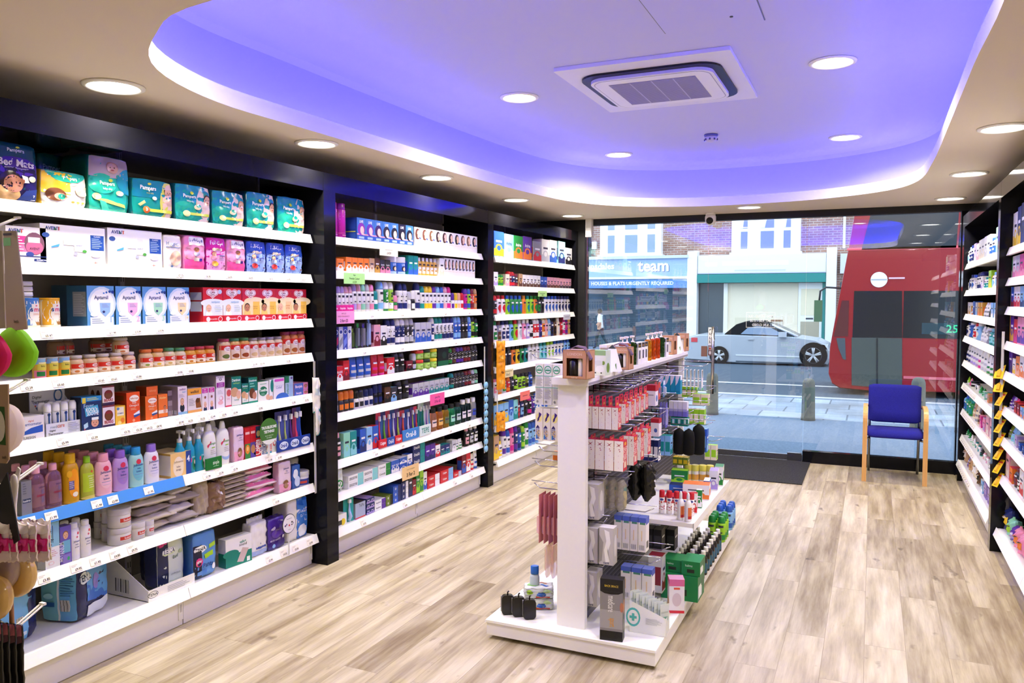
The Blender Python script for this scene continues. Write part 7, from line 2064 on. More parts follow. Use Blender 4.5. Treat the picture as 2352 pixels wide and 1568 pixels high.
mix(T[3], 1136, 1312, 737, 'bottle.white.green bottle.grey.brown bottle.white.navy.2 lotion.sky.green lotion.lime.red lotion.white.silver lotion.pink.white bottle.lilac.white can.white.black can.red.white.2 can.purple.navy can.orange.cream can.rose.peach can.silver.sky bottle.navy.black bottle.brown.black lotion.cream.white can.red.maroon can.white.magenta can.magenta.purple can.tan.gold')
mix(T[4], 1147, 1312, 800, 'lotion.black.charcoal.3 lotion.orange.black lotion.yellow.black lotion.green.black lotion.teal.black lotion.white.silver.3 lotion.aqua.teal.2 lotion.white.lime.2 lotion.white.blue.3 lotion.sky.blue.2')
mix(T[5], 1136, 1226, 872, 'bottle.white.pink bottle.orange.tan bottle.silver.green can.red.orange can.charcoal.black can.black.lime bottle.lime.charcoal.2 can.olive.black bottle.blue.navy')
mix(T[6], 1134, 1262, 932, 'box.sky.yellow.3 box.blue.sky.1.105 box.aqua.teal bottle.maroon.red bottle.navy.sky bottle.charcoal.black can.black.magenta can.purple.navy bottle.white.blue.4', .07)
mix(T[7], 1134, 1240, 1003, 'box.tan.yellow bottle.white.yellow.1.70 can.white.purple.1.118 can.white.blue.1.105 can.pink.magenta.1.125 can.navy.purple.1.118 can.blue.navy.1.100 can.green.lime.1.98 can.white.green.1.120 can.sky.blue.3')
XC = XFT + .010
cardpx(XC, 1236, 1256, 668, 681, 'b8e890', [('r', .2, .5, .8, .6, '5c8c48'), ('r', .4, .2, .6, .35, '5c8c48')], 'pale green offer card in the unit beside the window')
cardpx(XC, 1294, 1310, 722, 734, 'd8d8e4', [('r', .2, .5, .8, .6, '8c8ca0')], 'pale grey offer card in the unit beside the window')
cardpx(XC, 1154, 1179, 848, 866, 'ece0a0', [('r', .1, .7, .9, .8, 'a89c60'), ('t', '3 for 2', .5, .36, .34, '3c3820', {'w': .6, 'b': .02})], 'yellow three for two card on the dark shampoo shelf')
cardpx(XC, 1195, 1217, 898, 918, 'f87c70', [('r', .25, .45, .75, .55, 'b04840')], 'coral red offer card on the lime shampoo shelf')


def orange_packs(x, y):
    P = pillow_bag('f09c1c', [('e', .6, .6, .16, .05, '803c10'), ('r', .2, .2, .7, .35, 'f8c050')], 'shower_puff_pack', 'film', .004)
    for i, (pt, pb) in enumerate(((785, 835), (832, 895), (948, 992))):
        za, zb = zat(pt, x, y), zat(pb, x, y)
        P(.10, za - zb, .03).put((x + .025, y + .02, zb), PI / 2 - .4, f'orange hanging packet, {["highest", "middle", "lowest"][i]} on the strip past the second pillar', 'packet')


clip_strip(XFT + .01, yat(1140, XFT, .9), .48, 1.3, 'clear clip strip of orange packets past the second black pillar', orange_packs)

# ---------------------------------------------------------------- opposite wall: skincare unit and vitamin unit
ZF = [1.973, 1.736, 1.525, 1.329, 1.109, .904, .667, .431, .198]
nth = ['top', 'second', 'third', 'fourth', 'fifth', 'sixth', 'seventh', 'eighth', 'base']
XFF = .752
TKF = {si: [((0 if y < 7.19 else 1), y, '£6.99') for y in [7.25 + .085 * k for k in range(11)]] for si in (5, 6, 7, 8)}
shelving('skincare', -1, XFF, 6.125, 8.255, 2, ZF, .42, ['white skincare shelving bay beside the pillar with yellow packs', 'white skincare shelving bay next to the window and chair'], TKF)
F = [Shelf('F', -1, XFF, z, f'the {a} skincare shelf') for z, a in zip(ZF, nth)]
FR = ['lotion.white.blue lotion.white.sky.1.115 bottle.white.navy.2.120 box.lilac.silver.1.118 box.white.rose.1.108 box.white.cream.2.122 box.white.silver.2.125 bottle.white.blue.2 box.mint.sky.1.140',
      'box.lilac.white.1.110 tub.white.silver.1.65 lotion.white.navy.1.118 lotion.white.blue.1.115 bottle.white.silver.1.75 can.white.navy.2.125 box.white.lilac.1.90 bottle.white.teal.2.80 box.lime.yellow.1.115 lotion.white.sky.2',
      'box.sky.blue box.white.gold.2 tube.white.orange.1.105 box.blue.navy.1.108 box.silver.sky box.gold.orange.2 tube.white.grey.2 tube.charcoal.black box.sky.white.2',
      'lotion.white.navy.2.105 lotion.blue.white.1.110 tube.white.green bottle.white.red.1.112 lotion.sky.white.1.118 tube.white.silver.2 lotion.grey.white bottle.teal.aqua.2',
      'tube.white.grey tube.white.navy.2.115 tube.white.lilac.3.120 tube.white.magenta.1.118 tube.white.silver.2.115 tube.white.green.2 tube.lime.green',
      'box.tan.brown.1.90 tube.lime.white tube.pink.magenta.1.105 tub.white.black lotion.white.black tube.green.mint.2.105 box.mint.white box.tan.orange.1.110 tube.purple.magenta.1.85',
      'bottle.sky.navy.2 bottle.teal.blue bottle.green.teal.2 tube.tan.cream.1.110 tube.cream.grey.1.105 tube.brown.tan box.magenta.pink.1.70 box.pink.lilac.1.75 box.rose.cream.2.105',
      'bag.white.red tube.green.white.2.95 tube.white.mint.2 bottle.white.teal.2.90 tube.charcoal.teal bottle.white.rose.2.90 bottle.grey.white.2',
      'bag.red.green bag.tan.cream.1.110 tube.purple.lilac.1.70 bag.tan.kraft.1.85 bag.cream.white.1.130 bag.brown.black.1.95 box.sky.white.1.75 box.lilac.purple.2.90']
FT = [577, 640, 694, 740, 790, 858, 898, 972, 1012]
for S, sp_, tp in zip(F, FR, FT):
    y0, y1 = 8.22, 6.15
    p0, p1 = (1176 + FPX * ((Vector((XFF, yy, S.z)) - EYE).dot(_rt)) / ((Vector((XFF, yy, S.z)) - EYE).dot(_fw)) for yy in (y0, y1))
    mix(S, p0, p1, tp, sp_, .06, .03)
ZN = [1.984, 1.79, 1.606, 1.384, 1.19, .961, .762, .514, .16]
XFN = .78
shelving('vitamins', -1, XFN, 3.93, 6.01, 2, ZN, .42, ['white vitamin shelving bay at the picture edge', 'white vitamin shelving bay behind the yellow packs'], {})
Nn = [Shelf('N', -1, XFN, z, f'the {a} vitamin shelf') for z, a in zip(ZN, nth)]
NR = ['box.white.yellow.2 box.navy.yellow.1.110 box.black.navy.2.115 box.purple.blue', 'box.green.white.1.75 box.white.pink.1.90 box.silver.pink.1.105 box.magenta.pink.2.110 box.red.pink', 'box.silver.purple.1.100 box.blue.maroon box.white.red.2 box.sky.navy.2 box.lilac.navy',
      'box.gold.orange.1.165 box.purple.gold.1.165 box.red.magenta.1.90 box.pink.purple.2 box.maroon.pink', 'bottle.black.amber.1.80 box.purple.navy.1.115 box.white.yellow.1.62 box.orange.peach.1.75 box.white.orange.2', 'tube.purple.white.2 tube.lilac.navy tube.magenta.purple box.maroon.red.2.92 box.sky.orange.2.85',
      'tube.yellow.green tube.olive.grey tube.sky.aqua.2 box.lilac.silver.1.80 box.blue.navy.2.55', 'box.brown.kraft box.rose.cream.1.120 box.orange.red.1.62 bottle.charcoal.maroon.1.75 bottle.black.white.1.70 box.white.red', 'bag.charcoal.red.1.140 bag.navy.yellow.1.90 bag.mint.lime.1.70 bag.purple.lilac.1.60 bag.pink.orange.2.75']
NT = [495, 577, 655, 725, 795, 903, 968, 1030, 1150]
for S, sp_, tp in zip(Nn, NR, NT):
    p0, p1 = (1176 + FPX * ((Vector((XFN, yy, S.z)) - EYE).dot(_rt)) / ((Vector((XFN, yy, S.z)) - EYE).dot(_fw)) for yy in (5.9, 5.12))
    mix(S, p0, p1, tp, sp_, .07, .03)


def yellow_packs(x, y):
    P = blister('f0cc10', [('r', .1, .74, .9, .86, 'd83c24'), ('p', [(.3, .1), (.6, .14), (.72, .6), (.5, .56)], 'd88c20'), ('e', .6, .62, .1, .05, 'e04c20')], (.28, .12, .74, .6), 'e8b838', 'key_torch_pack', True, .5)(.055, .10, .022)
    for i in range(9):
        za = zat(862 + i * 31, x, y)
        o = P.put((x - .02, y - .004, za - .02), 0, f'yellow carded pack, {ORD[i + 1]} from the top of the pillar strip', 'carded pack')
        o.rotation_euler = (-.5, .0, -.5 if i < 2 else -1.1)


ys_ = 6.005
tag(link('clip_strip', MB().box(-.008, .008, -.002, .002, -.75, 0, 'd4d2d0').mesh('clip_strip', 'plastic'), None, (xat(2298, ys_, .9), ys_, 1.45)), 'clip strip of yellow packs on the opposite pillar', 'clip strip')
yellow_packs(xat(2298, ys_ - .01, 1.0), ys_ - .012)
# ---------------------------------------------------------------- free-standing gondola
def fp(px, py, z):
    d = (px - 1176) / FPX * _rt + (784 - py) / FPX * _up + _fw
    k = (z - EYE.z) / d.z
    return (EYE.x + d.x * k, EYE.y + d.y * k)


GX, ZB, ZT_ = -1.275, .095, 1.288
gt = thing('gondola_unit', 'white free-standing gondola display with hooks in the middle of the floor', 'display unit', (GX, 4.5, 0))


def gp(nm, mb, mat='card', p=None):
    o = link(nm, mb.mesh(nm, mat), p or gt)
    if p is None:
        for v in o.data.vertices:
            v.co -= Vector((GX, 4.5, 0))
    return o


gp('base', MB().box(-1.68, -.847, 3.42, 5.62, .022, ZB - .012, 'f4f2ef').box(-1.685, -.842, 3.415, 5.625, ZB - .012, ZB, 'faf9f7'))
gp('plinth', MB().box(-1.55, -.97, 3.55, 5.5, 0, .022, '26241f'))
gp('end_panel', MB().box(-1.345, -1.205, 3.5, 3.535, ZB, 1.252, 'f5f3f0'))
gp('end_panel', MB().box(-1.345, -1.205, 5.59, 5.62, ZB, 1.252, 'f5f3f0'))
m = MB().box(-1.31, -1.24, 3.535, 5.59, ZB, 1.25, '5c5a60')
for i in range(44):
    z = .13 + i * .025
    m.box(-1.2402, -1.238, 3.54, 5.585, z, z + .013, '2c2a30').box(-1.312, -1.3098, 3.54, 5.585, z, z + .013, '2c2a30')
gp('slotted_panel', m)
gp('top_shelf', MB().box(-1.365, -1.185, 3.47, 5.64, 1.254, ZT_, 'f6f4f2').box(-1.19, -1.1845, 3.475, 5.635, 1.256, 1.268, '9a9698'))
gp('side_shelf', MB().box(-1.238, -.815, 4.07, 5.16, .478, .5, 'f6f4f2').box(-.817, -.812, 4.07, 5.16, .462, .503, 'f2f0ee'))
HK = {}


def hook(y, z, s=1, L=.26):
    m = MB()
    x0 = -1.238 if s > 0 else -1.312
    m.tube([(x0, y, z), (x0 + s * L * .85, y, z), (x0 + s * L, y, z + .022)], .0028, 'c8c8d0', 6)
    m.tube([(x0, y, z + .03), (x0 + s * (L + .015), y, z + .034)], .0022, 'c8c8d0', 6)
    m.box(x0 + s * .0, x0 + s * .004, y - .02, y + .02, z - .02, z + .05, '2c2a30')
    gp('hook', m, 'chrome')


def hang(y, p0, p1, q0, q1, n, w, mk, ds, cat, nm, s=1, hk=True, back=0.):
    """n goods one behind the other on a hook at y; p: image columns of the run, q: rows of top and bottom, taken on the face towards -y"""
    yf, z = y - w / 2, .8
    for _ in range(3):
        xa, xb = xat(p0, yf, z), xat(p1, yf, z)
        zt_, zb_ = zat(q0, (xa + xb) / 2, yf), zat(q1, (xa + xb) / 2, yf)
        zt_ = min(zt_, 1.195) if s > 0 else zt_
        z = (zt_ + zb_) / 2
    xa = max(xa, -1.236) if s > 0 else xa
    xb = min(xb, -1.314) if s < 0 else xb
    d = (xb - xa) / n
    P = mk(w, zt_ - zb_, d * .94)
    for i in range(n):
        x = xb - d * (i + .5) if s > 0 else xa + d * (i + .5)
        ps = f', {ORD[i + 1]} from tip' if n > 1 else ''
        P.put((x, y, zb_), PI / 2 if s > 0 else -PI / 2, (ds + ps) if isinstance(ds, str) else ds[i], cat, None, nm)
    if hk:
        hook(y, zt_ + .023, s, abs((xb if s > 0 else xa) - (-1.238 if s > 0 else -1.312)) + .03)


SCI = carton('f6efe6', [('r', 0, 0, 1, 1, 'c8142e'), ('r', .2, .1, .8, .3, 'e8c8b0'), ('t', 'TWEEZERS', .5, .55, .5, 'f8dcdc', {'rot': 1, 'w': .5}), ('e', .5, .9, .25, .06, 'e8a030')], [('p', [(.2, .80), (.8, .93), (.55, .84)], '8c2438'), ('p', [(.2, .93), (.75, .78), (.5, .88)], 'b03c50'), ('e', .55, .72, .07, .015, 'a83048'), ('e', .62, .66, .07, .015, 'a83048'), ('r', .46, .1, .5, .12, 'c05060'), ('r', .46, .3, .5, .32, 'c05060'), ('r', .46, .5, .5, .52, 'c05060')], 'f6efe6', 'd43050', name='tweezer_carton')


def tall(mk, hdr=.3, card_='d02044'):
    """a carton with a header card above it that the hook passes through"""
    def f(w, h, d):
        P = mk(w, h * (1 - hdr), d)
        m = MB().box(-w / 2, w / 2, -d * .1, -d * .1 + .002, h * (1 - hdr), h, card_)
        m.art([('r', .25, .2, .75, .42, 'e0a040'), ('e', .5, .8, .2, .1, '30202c')], w, h * hdr, lambda u, v, o: (u, -d * .1 - o, h * (1 - hdr) + v))
        return Proto(P.name, [('box', P.parts[0][1], None), ('header_card', m.mesh('header_card', 'card'), None)])
    return f


T_ = tall(SCI, .32)
hang(3.61, 1343, 1420, 890, 985, 5, .055, T_, 'white and red tweezer carton on the first upper hook', 'tweezer carton', 'tweezer_carton')
for i, (p0, p1, q0, q1) in enumerate(((1417, 1437, 886, 972), (1430, 1450, 882, 964), (1441, 1461, 878, 956), (1452, 1472, 874, 948), (1463, 1483, 870, 940))):
    hang(3.72 + .1 * i, p0, p1, q0, q1, 2, .055, T_, f'white and red tweezer carton on the {ORD[i + 2]} upper hook', 'tweezer carton', 'tweezer_carton')
T2 = tall(SCI, .12)
hang(3.62, 1340, 1432, 1001, 1079, 4, .065, T2, 'wide white and red carton on the first middle hook', 'tweezer carton', 'tweezer_carton')
for i, (p0, p1, q0, q1) in enumerate(((1432, 1456, 992, 1068), (1448, 1472, 983, 1056), (1464, 1488, 974, 1044))):
    hang(3.75 + .13 * i, p0, p1, q0, q1, 2, .065, T2, f'wide white and red carton on the {ORD[i + 2]} middle hook', 'tweezer carton', 'tweezer_carton')
S_H = lambda c, c2, t2='': simple('box', c, c2, t2)
hang(4.28, 1484, 1506, 884, 932, 1, .06, carton('f0e8ee', [('r', 0, .7, 1, 1, 'c42030'), ('e', .5, .35, .3, .16, '5068b0')], [('r', 0, .72, 1, 1, 'b01c2c'), ('r', .2, .5, .8, .54, '8c80a0')], 'f0e8ee', 'b01c2c'), 'white box with a deep red top on the upper hooks', 'box', 'carton')
hang(4.28, 1494, 1514, 962, 1002, 1, .06, carton('f0e8ee', [('r', 0, .75, 1, 1, 'c42030')], [('r', 0, .78, 1, 1, 'b01c2c'), ('e', .6, .35, .2, .12, '5068b0')], 'f0e8ee', 'b01c2c'), 'white box with a deep red top on the middle hooks', 'box', 'carton')
hang(4.42, 1500, 1516, 878, 918, 2, .05, blister('c84838', [('e', .5, .5, .3, .2, '4c58a8'), ('e', .5, .25, .25, .12, 'e87858')]), 'red and blue carded pack above the side shelf', 'carded pack', 'carded_pack')
hang(4.54, 1508, 1528, 872, 912, 2, .05, blister('5c88c8', [('r', .1, .7, .9, .95, 'e8eef8')], (.2, .1, .8, .6), 'b8c4d8'), 'sky blue carded pack above the side shelf', 'carded pack', 'carded_pack')
hang(4.80, 1516, 1563, 862, 904, 4, .05, carton('1c94b8', [('r', 0, .75, 1, 1, 'e8ecf2')], [('p', [(0, 1), (.9, 1), (.4, .6), (0, .45)], 'e4e0f0'), ('r', .1, .1, .9, .16, '1580a0')], '1c94b8', 'e8e4f2'), 'teal blue carton with a white curved corner', 'carton', 'carton')
TG = blister('f2eef0', [('p', [(.2, .95), (.8, .95), (.6, .6), (.4, .6)], '40503c'), ('r', 0, 0, 1, .12, '58c078')], None)
hang(5.25, 1572, 1616, 848, 896, 5, .045, TG, 'white hanging tag pack with a green foot', 'carded pack', 'carded_pack')
hang(5.42, 1566, 1600, 888, 912, 3, .05, S_H('lime', 'cream'), 'lime and cream packet on the far upper hook', 'packet', 'packet')
PR = blister('6058b0', [('r', .2, .1, .8, .5, 'e8e4f4'), ('e', .5, .7, .2, .1, 'e04868')], (.3, .1, .7, .8), 'a8a4e0')
hang(4.5, 1512, 1532, 925, 982, 3, .05, PR, 'violet carded brush pack above the side shelf', 'carded pack', 'carded_pack')
hang(4.86, 1536, 1578, 922, 956, 4, .05, carton('e8e4f0', [('r', 0, 0, 1, .4, '5c58b8')], [('r', 0, 0, 1, .34, '7c78c4'), ('r', 0, .34, 1, .5, 'b0acd8')], 'e8e4f0'), 'white carton shading to violet at its foot', 'carton', 'carton')
hang(4.86, 1540, 1580, 958, 978, 3, .05, carton('108478', [('r', .2, .3, .8, .8, 'd8e8e4')], [('r', .3, .25, .7, .75, 'c8e0dc')], '108478', '0c6c62'), 'dark teal carton hanging under the violet ones', 'carton', 'carton')
hang(5.3, 1580, 1618, 940, 975, 3, .06, S_H('lime', 'cream'), 'lime packet with a cream panel on the far middle hook', 'packet', 'packet')
hang(5.35, 1590, 1628, 905, 930, 2, .05, S_H('cream', 'lime'), 'cream and lime packet on the far hook tip', 'packet', 'packet')


def sock(w, h, d):
    m = MB()
    pr = [(.30, 0), (.44, .03), (.5, .12), (.5, .7), (.44, .86), (.26, .94), (.12, .97), (.10, 1)]
    loft(m, [(d * .5 * r * 2, w * .5 * r * 2, z * h) for r, z in pr], 16, '0b0d0e')
    return Proto('mitt', [('mitt', m.mesh('mitt', 'matte'), None)])


def quarter(mk):
    def f(w, h, d):
        P = mk(w, h, d)
        for _, me, _u in P.parts:
            for v in me.vertices:
                v.co = Vector((v.co.y, v.co.x, v.co.z))
            me.flip_normals()
        return P
    return f


hang(4.72, 1546, 1590, 985, 1046, 2, .07, quarter(lambda w, h, d: sock(d, h, w)), 'black rounded hanging support', 'support', 'black_support')
hang(4.98, 1586, 1617, 975, 1046, 1, .08, quarter(lambda w, h, d: sock(d, h, w)), 'large black rounded support nearest'.replace(' nearest', ' by') + ' the hook tip', 'support', 'black_support')
hang(5.2, 1600, 1624, 985, 1038, 1, .06, S_H('blue', 'sky'), 'blue and sky carton behind the black supports', 'carton', 'carton')
hang(5.3, 1618, 1646, 1022, 1056, 2, .05, S_H('cream', 'lime'), 'cream tag with a lime foot on the far low hook', 'packet', 'packet')
hang(4.62, 1500, 1540, 1000, 1045, 3, .06, S_H('sky', 'teal'), 'pale blue and teal packet below the violet packs', 'packet', 'packet')
hang(4.42, 1478, 1512, 1010, 1060, 3, .06, S_H('navy', 'white'), 'navy and white packet over the side shelf', 'packet', 'packet')
hang(5.0, 1545, 1580, 1050, 1068, 3, .06, S_H('olive', 'yellow'), 'olive packet under the black supports', 'packet', 'packet')
SIL = carton('c8c4c0', [('r', 0, 0, 1, 1, 'b4b0ac'), ('e', .5, .5, .3, .3, 'd8d4d0')], [('p', [(.35, .95), (.7, .9), (.8, .6), (.6, .35), (.75, .1), (.45, .06), (.35, .4), (.5, .65)], 'f0eeea'), ('p', [(0, .8), (.3, .6), (.2, .1), (0, .05)], '98948e'), ('t', 'care', .5, .05, .05, '2c3470', {'w': .4})], 'c4c0bc', 'dcd8d8', name='support_box')
hang(3.60, 1341, 1376, 1112, 1192, 1, .085, SIL, 'silver support box on the third hook at the end panel', 'support box', 'support_box')
hang(3.60, 1341, 1374, 1212, 1292, 1, .085, SIL, 'silver support box on the fourth hook at the end panel', 'support box', 'support_box')
hang(3.57, 1375, 1410, 1212, 1297, 1, .06, SIL, 'second silver support box beside the one by the panel', 'support box', 'support_box', 1, False)
hang(3.60, 1342, 1372, 1314, 1392, 1, .085, SIL, 'silver support box on the lowest hook at the end panel', 'support box', 'support_box')
hang(3.74, 1372, 1432, 1108, 1176, 3, .07, pillow_bag('c0b8a8', [('r', .2, .1, .8, .7, 'e8d8a0'), ('r', .2, .7, .8, .8, '3ca0b0')], 'support_bag', 'bag', .003), 'clear bag with a yellow card on the third hooks', 'support bag', 'support_bag')
hang(3.92, 1442, 1496, 1072, 1152, 2, .09, pillow_bag('121215', [('r', .5, .5, .8, .72, 'e8e8ec')], 'black_bag', 'film', .005), 'black plastic bag with a white label on the third hooks', 'support bag', 'black_bag')
GW = carton('ece8e4', [('r', 0, .8, 1, 1, '4c60c0'), ('r', .2, .1, .8, .3, '605c60')], [('r', 0, .86, 1, 1, '5068c4'), ('r', .2, .8, .9, .86, '508c78'), ('r', .42, .32, .52, .62, 'e8c890'), *bars(.15, .06, .85, .2)], 'ece8e4', '7080c8', name='bandage_box')
hang(3.76, 1410, 1484, 1186, 1264, 4, .06, GW, 'white bandage box with a blue top on the fourth hooks', 'bandage box', 'bandage_box')
hang(3.78, 1425, 1498, 1304, 1378, 3, .06, GW, 'white bandage box with a blue top on the lowest hooks', 'bandage box', 'bandage_box')
hang(4.0, 1488, 1522, 1276, 1360, 1, .07, S_H('silver', 'maroon'), 'clear-fronted grey box with a maroon top', 'box', 'carton')
for y in (4.15, 4.3):
    hang(y, 1480 + (y - 4.15) * 200, 1520 + (y - 4.15) * 200, 1215, 1262, 2, .08, S_H('black', 'charcoal'), f'black packet on the {"first" if y < 4.2 else "second"} hook under the side shelf', 'packet', 'packet')


# standing goods: foot position in the image on level z
def stand(px, py, z, w, h, d, mk, ds, cat, nm, rot=0., n=(1, 1), dx=0., dy=0., seq='from end panel'):
    x, y = fp(px, py, z)
    P = mk(w, h, d)
    c = 0
    for j in range(n[1]):
        for i in range(n[0]):
            c += 1
            tot = n[0] * n[1]
            row = f', {["aisle", "middle" if n[0] > 2 else "inner", "inner"][i]} row' if n[0] > 1 else ''
            lb = ds if tot == 1 else f'{ds}{row}, {ORD[j + 1]} {seq}' if n[1] > 1 else f'{ds}{row}'
            P.put((x - i * dx, y + d / 2 * (1 if not rot else 0) + j * dy, z + .001), rot, lb, cat, None, nm)


stand(1406, 1466, ZB, .105, .285, .055, carton('1c1c1f', [('r', 0, .16, 1, .80, '8c8a88'), ('r', 0, .2, 1, .5, 'a8a6a4'), ('t', 'BACK BRACE', .5, .89, .035, 'd8b840', {'w': .6}), ('p', [(0, .8), (1, .8), (.8, .765), (.5, .755), (.2, .765)], '1c1c1f'), ('t', 'medicare', .5, .60, .11, 'e8e6e2', {'rot': -1, 'w': .26}), ('t', 'sport', .5, .30, .11, 'e0a040', {'rot': -1, 'w': .14}), ('e', .95, .56, .08, .08, 'b87858')], [('r', .1, .2, .9, .75, '5c5856'), ('e', .5, .55, .3, .12, 'c08060'), ('e', .5, .25, .3, .1, '888480')], '2a292c', '141416', name='back_brace_box'), 'tall grey and black back brace box on the gondola base', 'support box', 'back_brace_box', .12)
x, y = fp(1487, 1457, ZB)
t = thing('sachet_dispenser', 'white counter dispenser with a turquoise cross on the gondola base', 'dispenser', (x, y, ZB + .002), .05)
m = MB()
vs = [(-.085, 0, 0), (.085, 0, 0), (.085, 0, .085), (-.085, 0, .15)]
for yy in (0, .09):
    m.add([(v[0], yy, v[2]) for v in vs], [(0, 1, 2, 3) if yy == 0 else (3, 2, 1, 0)], 'f2f4f2')
m.add([(-.085, 0, 0), (-.085, .09, 0), (-.085, .09, .15), (-.085, 0, .15), (.085, 0, 0), (.085, .09, 0), (.085, .09, .085), (.085, 0, .085)], [(3, 2, 1, 0), (4, 5, 6, 7)], 'e4e6e4')
m.art([('e', .10, .48, .20, .30, '5cc0bc'), ('e', .10, .48, .155, .23, 'f2f4f2'), ('r', .065, .36, .135, .60, '5cc0bc'), ('r', .0, .44, .2, .52, '5cc0bc'), *lines(.45, .3, .9, .5, 6, 'b8bcbc')], .17, .15, lambda u, v, o: (u, -o, v))
link('tray', m.mesh('tray', 'card'), t)
P = blister('dce4e2', [('r', .1, .1, .9, .3, '8cc0b8'), ('r', .1, .5, .9, .6, 'c0ccca')], None, hole=False, mat='film')(.05, .085, .01)
for i in range(11):
    P.put((x - .072 + i * .0145, y + .03 + .01 * (i % 2), ZB + .105 - i * .0045), .9, f'white and mint sachet, {ORD[i + 1]} along the turquoise cross dispenser', 'sachet', None, 'sachet')
stand(1552, 1402, ZB, .075, .17, .07, carton('ece8ec', [('r', 0, .8, 1, 1, 'd86c9c'), ('r', .3, .70, .7, .76, 'e05840'), ('r', 0, 0, 1, .08, 'd83040'), ('e', .5, .4, .3, .2, 'd8c8d0')], [('r', 0, 0, 1, .4, 'e8b890'), ('r', 0, .85, 1, 1, 'd86c9c')], 'e8e0e4', 'e0a8c4'), 'white first aid box with a pink top behind the sachets', 'box', 'carton', .35)
GB = carton('148040', [('r', .3, .2, .7, .45, '202c24'), ('t', 'kalms', .4, .7, .16, 'c8e8d0', {'w': .5})], [('r', .1, .1, .6, .6, 'e8ece8'), ('e', .7, .6, .2, .16, '1c5c34')], '107038', '2c9454', name='first_aid_box')
stand(1560, 1378, ZB, .19, .13, .17, GB, 'large green box, lower of the green pile', 'first aid box', 'first_aid_box')
x, y = fp(1560, 1378, ZB)
GB(.1, .065, .12).put((x - .045, y + .09, ZB + .133), 0, 'small green box, on top of the green pile beside the panel side', 'first aid box', None, 'first_aid_box')
GB(.095, .075, .14).put((x + .055, y + .08, ZB + .133), 0, 'taller green box, on top of the green pile by the floor edge', 'first aid box', None, 'first_aid_box')
DB = bottle('1b1512', MEDB, MEDCAP, 'eceae8', [('r', 0, .1, 1, .52, '2c6078'), ('r', .2, .3, .8, .42, 'd8c050')], 'medicine_bottle', 'plastic', 1, 14, capname='cap')
stand(1600, 1342, ZB, .047, .135, .047, DB, 'dark white-capped medicine bottle on the gondola base', 'medicine bottle', 'medicine_bottle', 0, (3, 9), .062, .078)
stand(1655, 1246, ZB, .052, .165, .052, simple('can', 'lime', 'green', ''), 'lime green spray can on the gondola base', 'spray can', 'spray_can', 0, (2, 3), .06, .06)
stand(1672, 1218, ZB, .052, .165, .052, simple('can', 'sky', 'blue', ''), 'sky blue spray can on the gondola base', 'spray can', 'spray_can', 0, (2, 3), .06, .062)
ZS_ = .5
LIP = bottle('f2ecea', [(.9, 0), (1, .02), (1, .70)], [(.96, .70), (.98, .71), (.96, .97), (.8, 1)], 'cc2430', [('t', 'care', .5, .36, .3, 'c03840', {'rot': 1, 'w': .4}), ('e', .5, .62, .3, .05, '3c4898')], 'antiseptic_tube', 'plastic', 1, 14, capname='cap')
x, y = fp(1520, 1178, ZS_)
for i in range(5):
    LIP(.03, .125, .03).put((x + .039 * i, y + .004 * i, ZS_ + .001), .2, f'white tube with a red cap on the side shelf, {ORD[i + 1]} from the slotted panel', 'tube', None, 'antiseptic_tube')
SPR = bottle('f4f0ee', [(.9, 0), (1, .02), (1, .6), (.7, .7), (.4, .74)], [(.42, .73), (.44, .74), (.42, .92), (.2, 1)], 'f0f0f2', [('r', .5, .1, 1, .5, 'e07840'), ('r', .5, .1, 1, .2, 'c02c30')], 'spray_bottle', 'plastic', 1, 14, capname='nozzle')
for i, (px, py) in enumerate(((1563, 1193), (1580, 1197))):
    x, y = fp(px, py, ZS_)
    SPR(.038, .15, .038).put((x, y, ZS_ + .001), .2, f'white pump spray bottle on the side shelf, {("nearer the panel", "nearer the shelf edge")[i]}', 'spray bottle', None, 'spray_bottle')
for i, (px, py, c, c2, w, h, d, lb) in enumerate(((1595, 1178, 'white', 'red', .03, .11, .03, 'thin white and red box behind the spray bottles'), (1606, 1165, 'green', 'white', .03, .10, .03, 'thin green box on the side shelf edge'), (1545, 1150, 'maroon', 'red', .08, .035, .1, 'flat maroon box at the back of the side shelf'), (1600, 1142, 'white', 'orange', .15, .085, .1, 'white box with an orange end on the side shelf'), (1624, 1135, 'blue', 'white', .035, .09, .1, 'blue upright box beside the orange-ended one'), (1562, 1130, 'blue', 'navy', .12, .05, .08, 'low blue box on the side shelf'), (1562, 1110, 'green', 'lime', .10, .09, .08, 'green box beside the yellow-topped packs'), (1640, 1122, 'white', 'lilac', .05, .12, .1, 'white and lilac box at the side shelf edge'), (1652, 1112, 'white', 'green', .05, .12, .1, 'white box with green top at the end of the side shelf'))):
    stand(px, py, ZS_, w, h, d, simple('box', c, c2, ''), lb, 'box', 'carton', .1)
for i in range(4):
    x, y = fp(1576 + i * 17, 1112 + i * .6, ZS_)
    bottle('f0e8d8', TUBP, TUBCAP, 'e8dc5c', [('r', 0, .2, 1, .5, 'e0a040')], 'yellow_tub', 'plastic', 1, 14, split=False)(.045, .115, .045).put((x, y + .05, ZS_ + .001), 0, f'small white tub with a yellow lid, {ORD[i + 1]} from the slotted panel', 'tub', None, 'cream_tub')
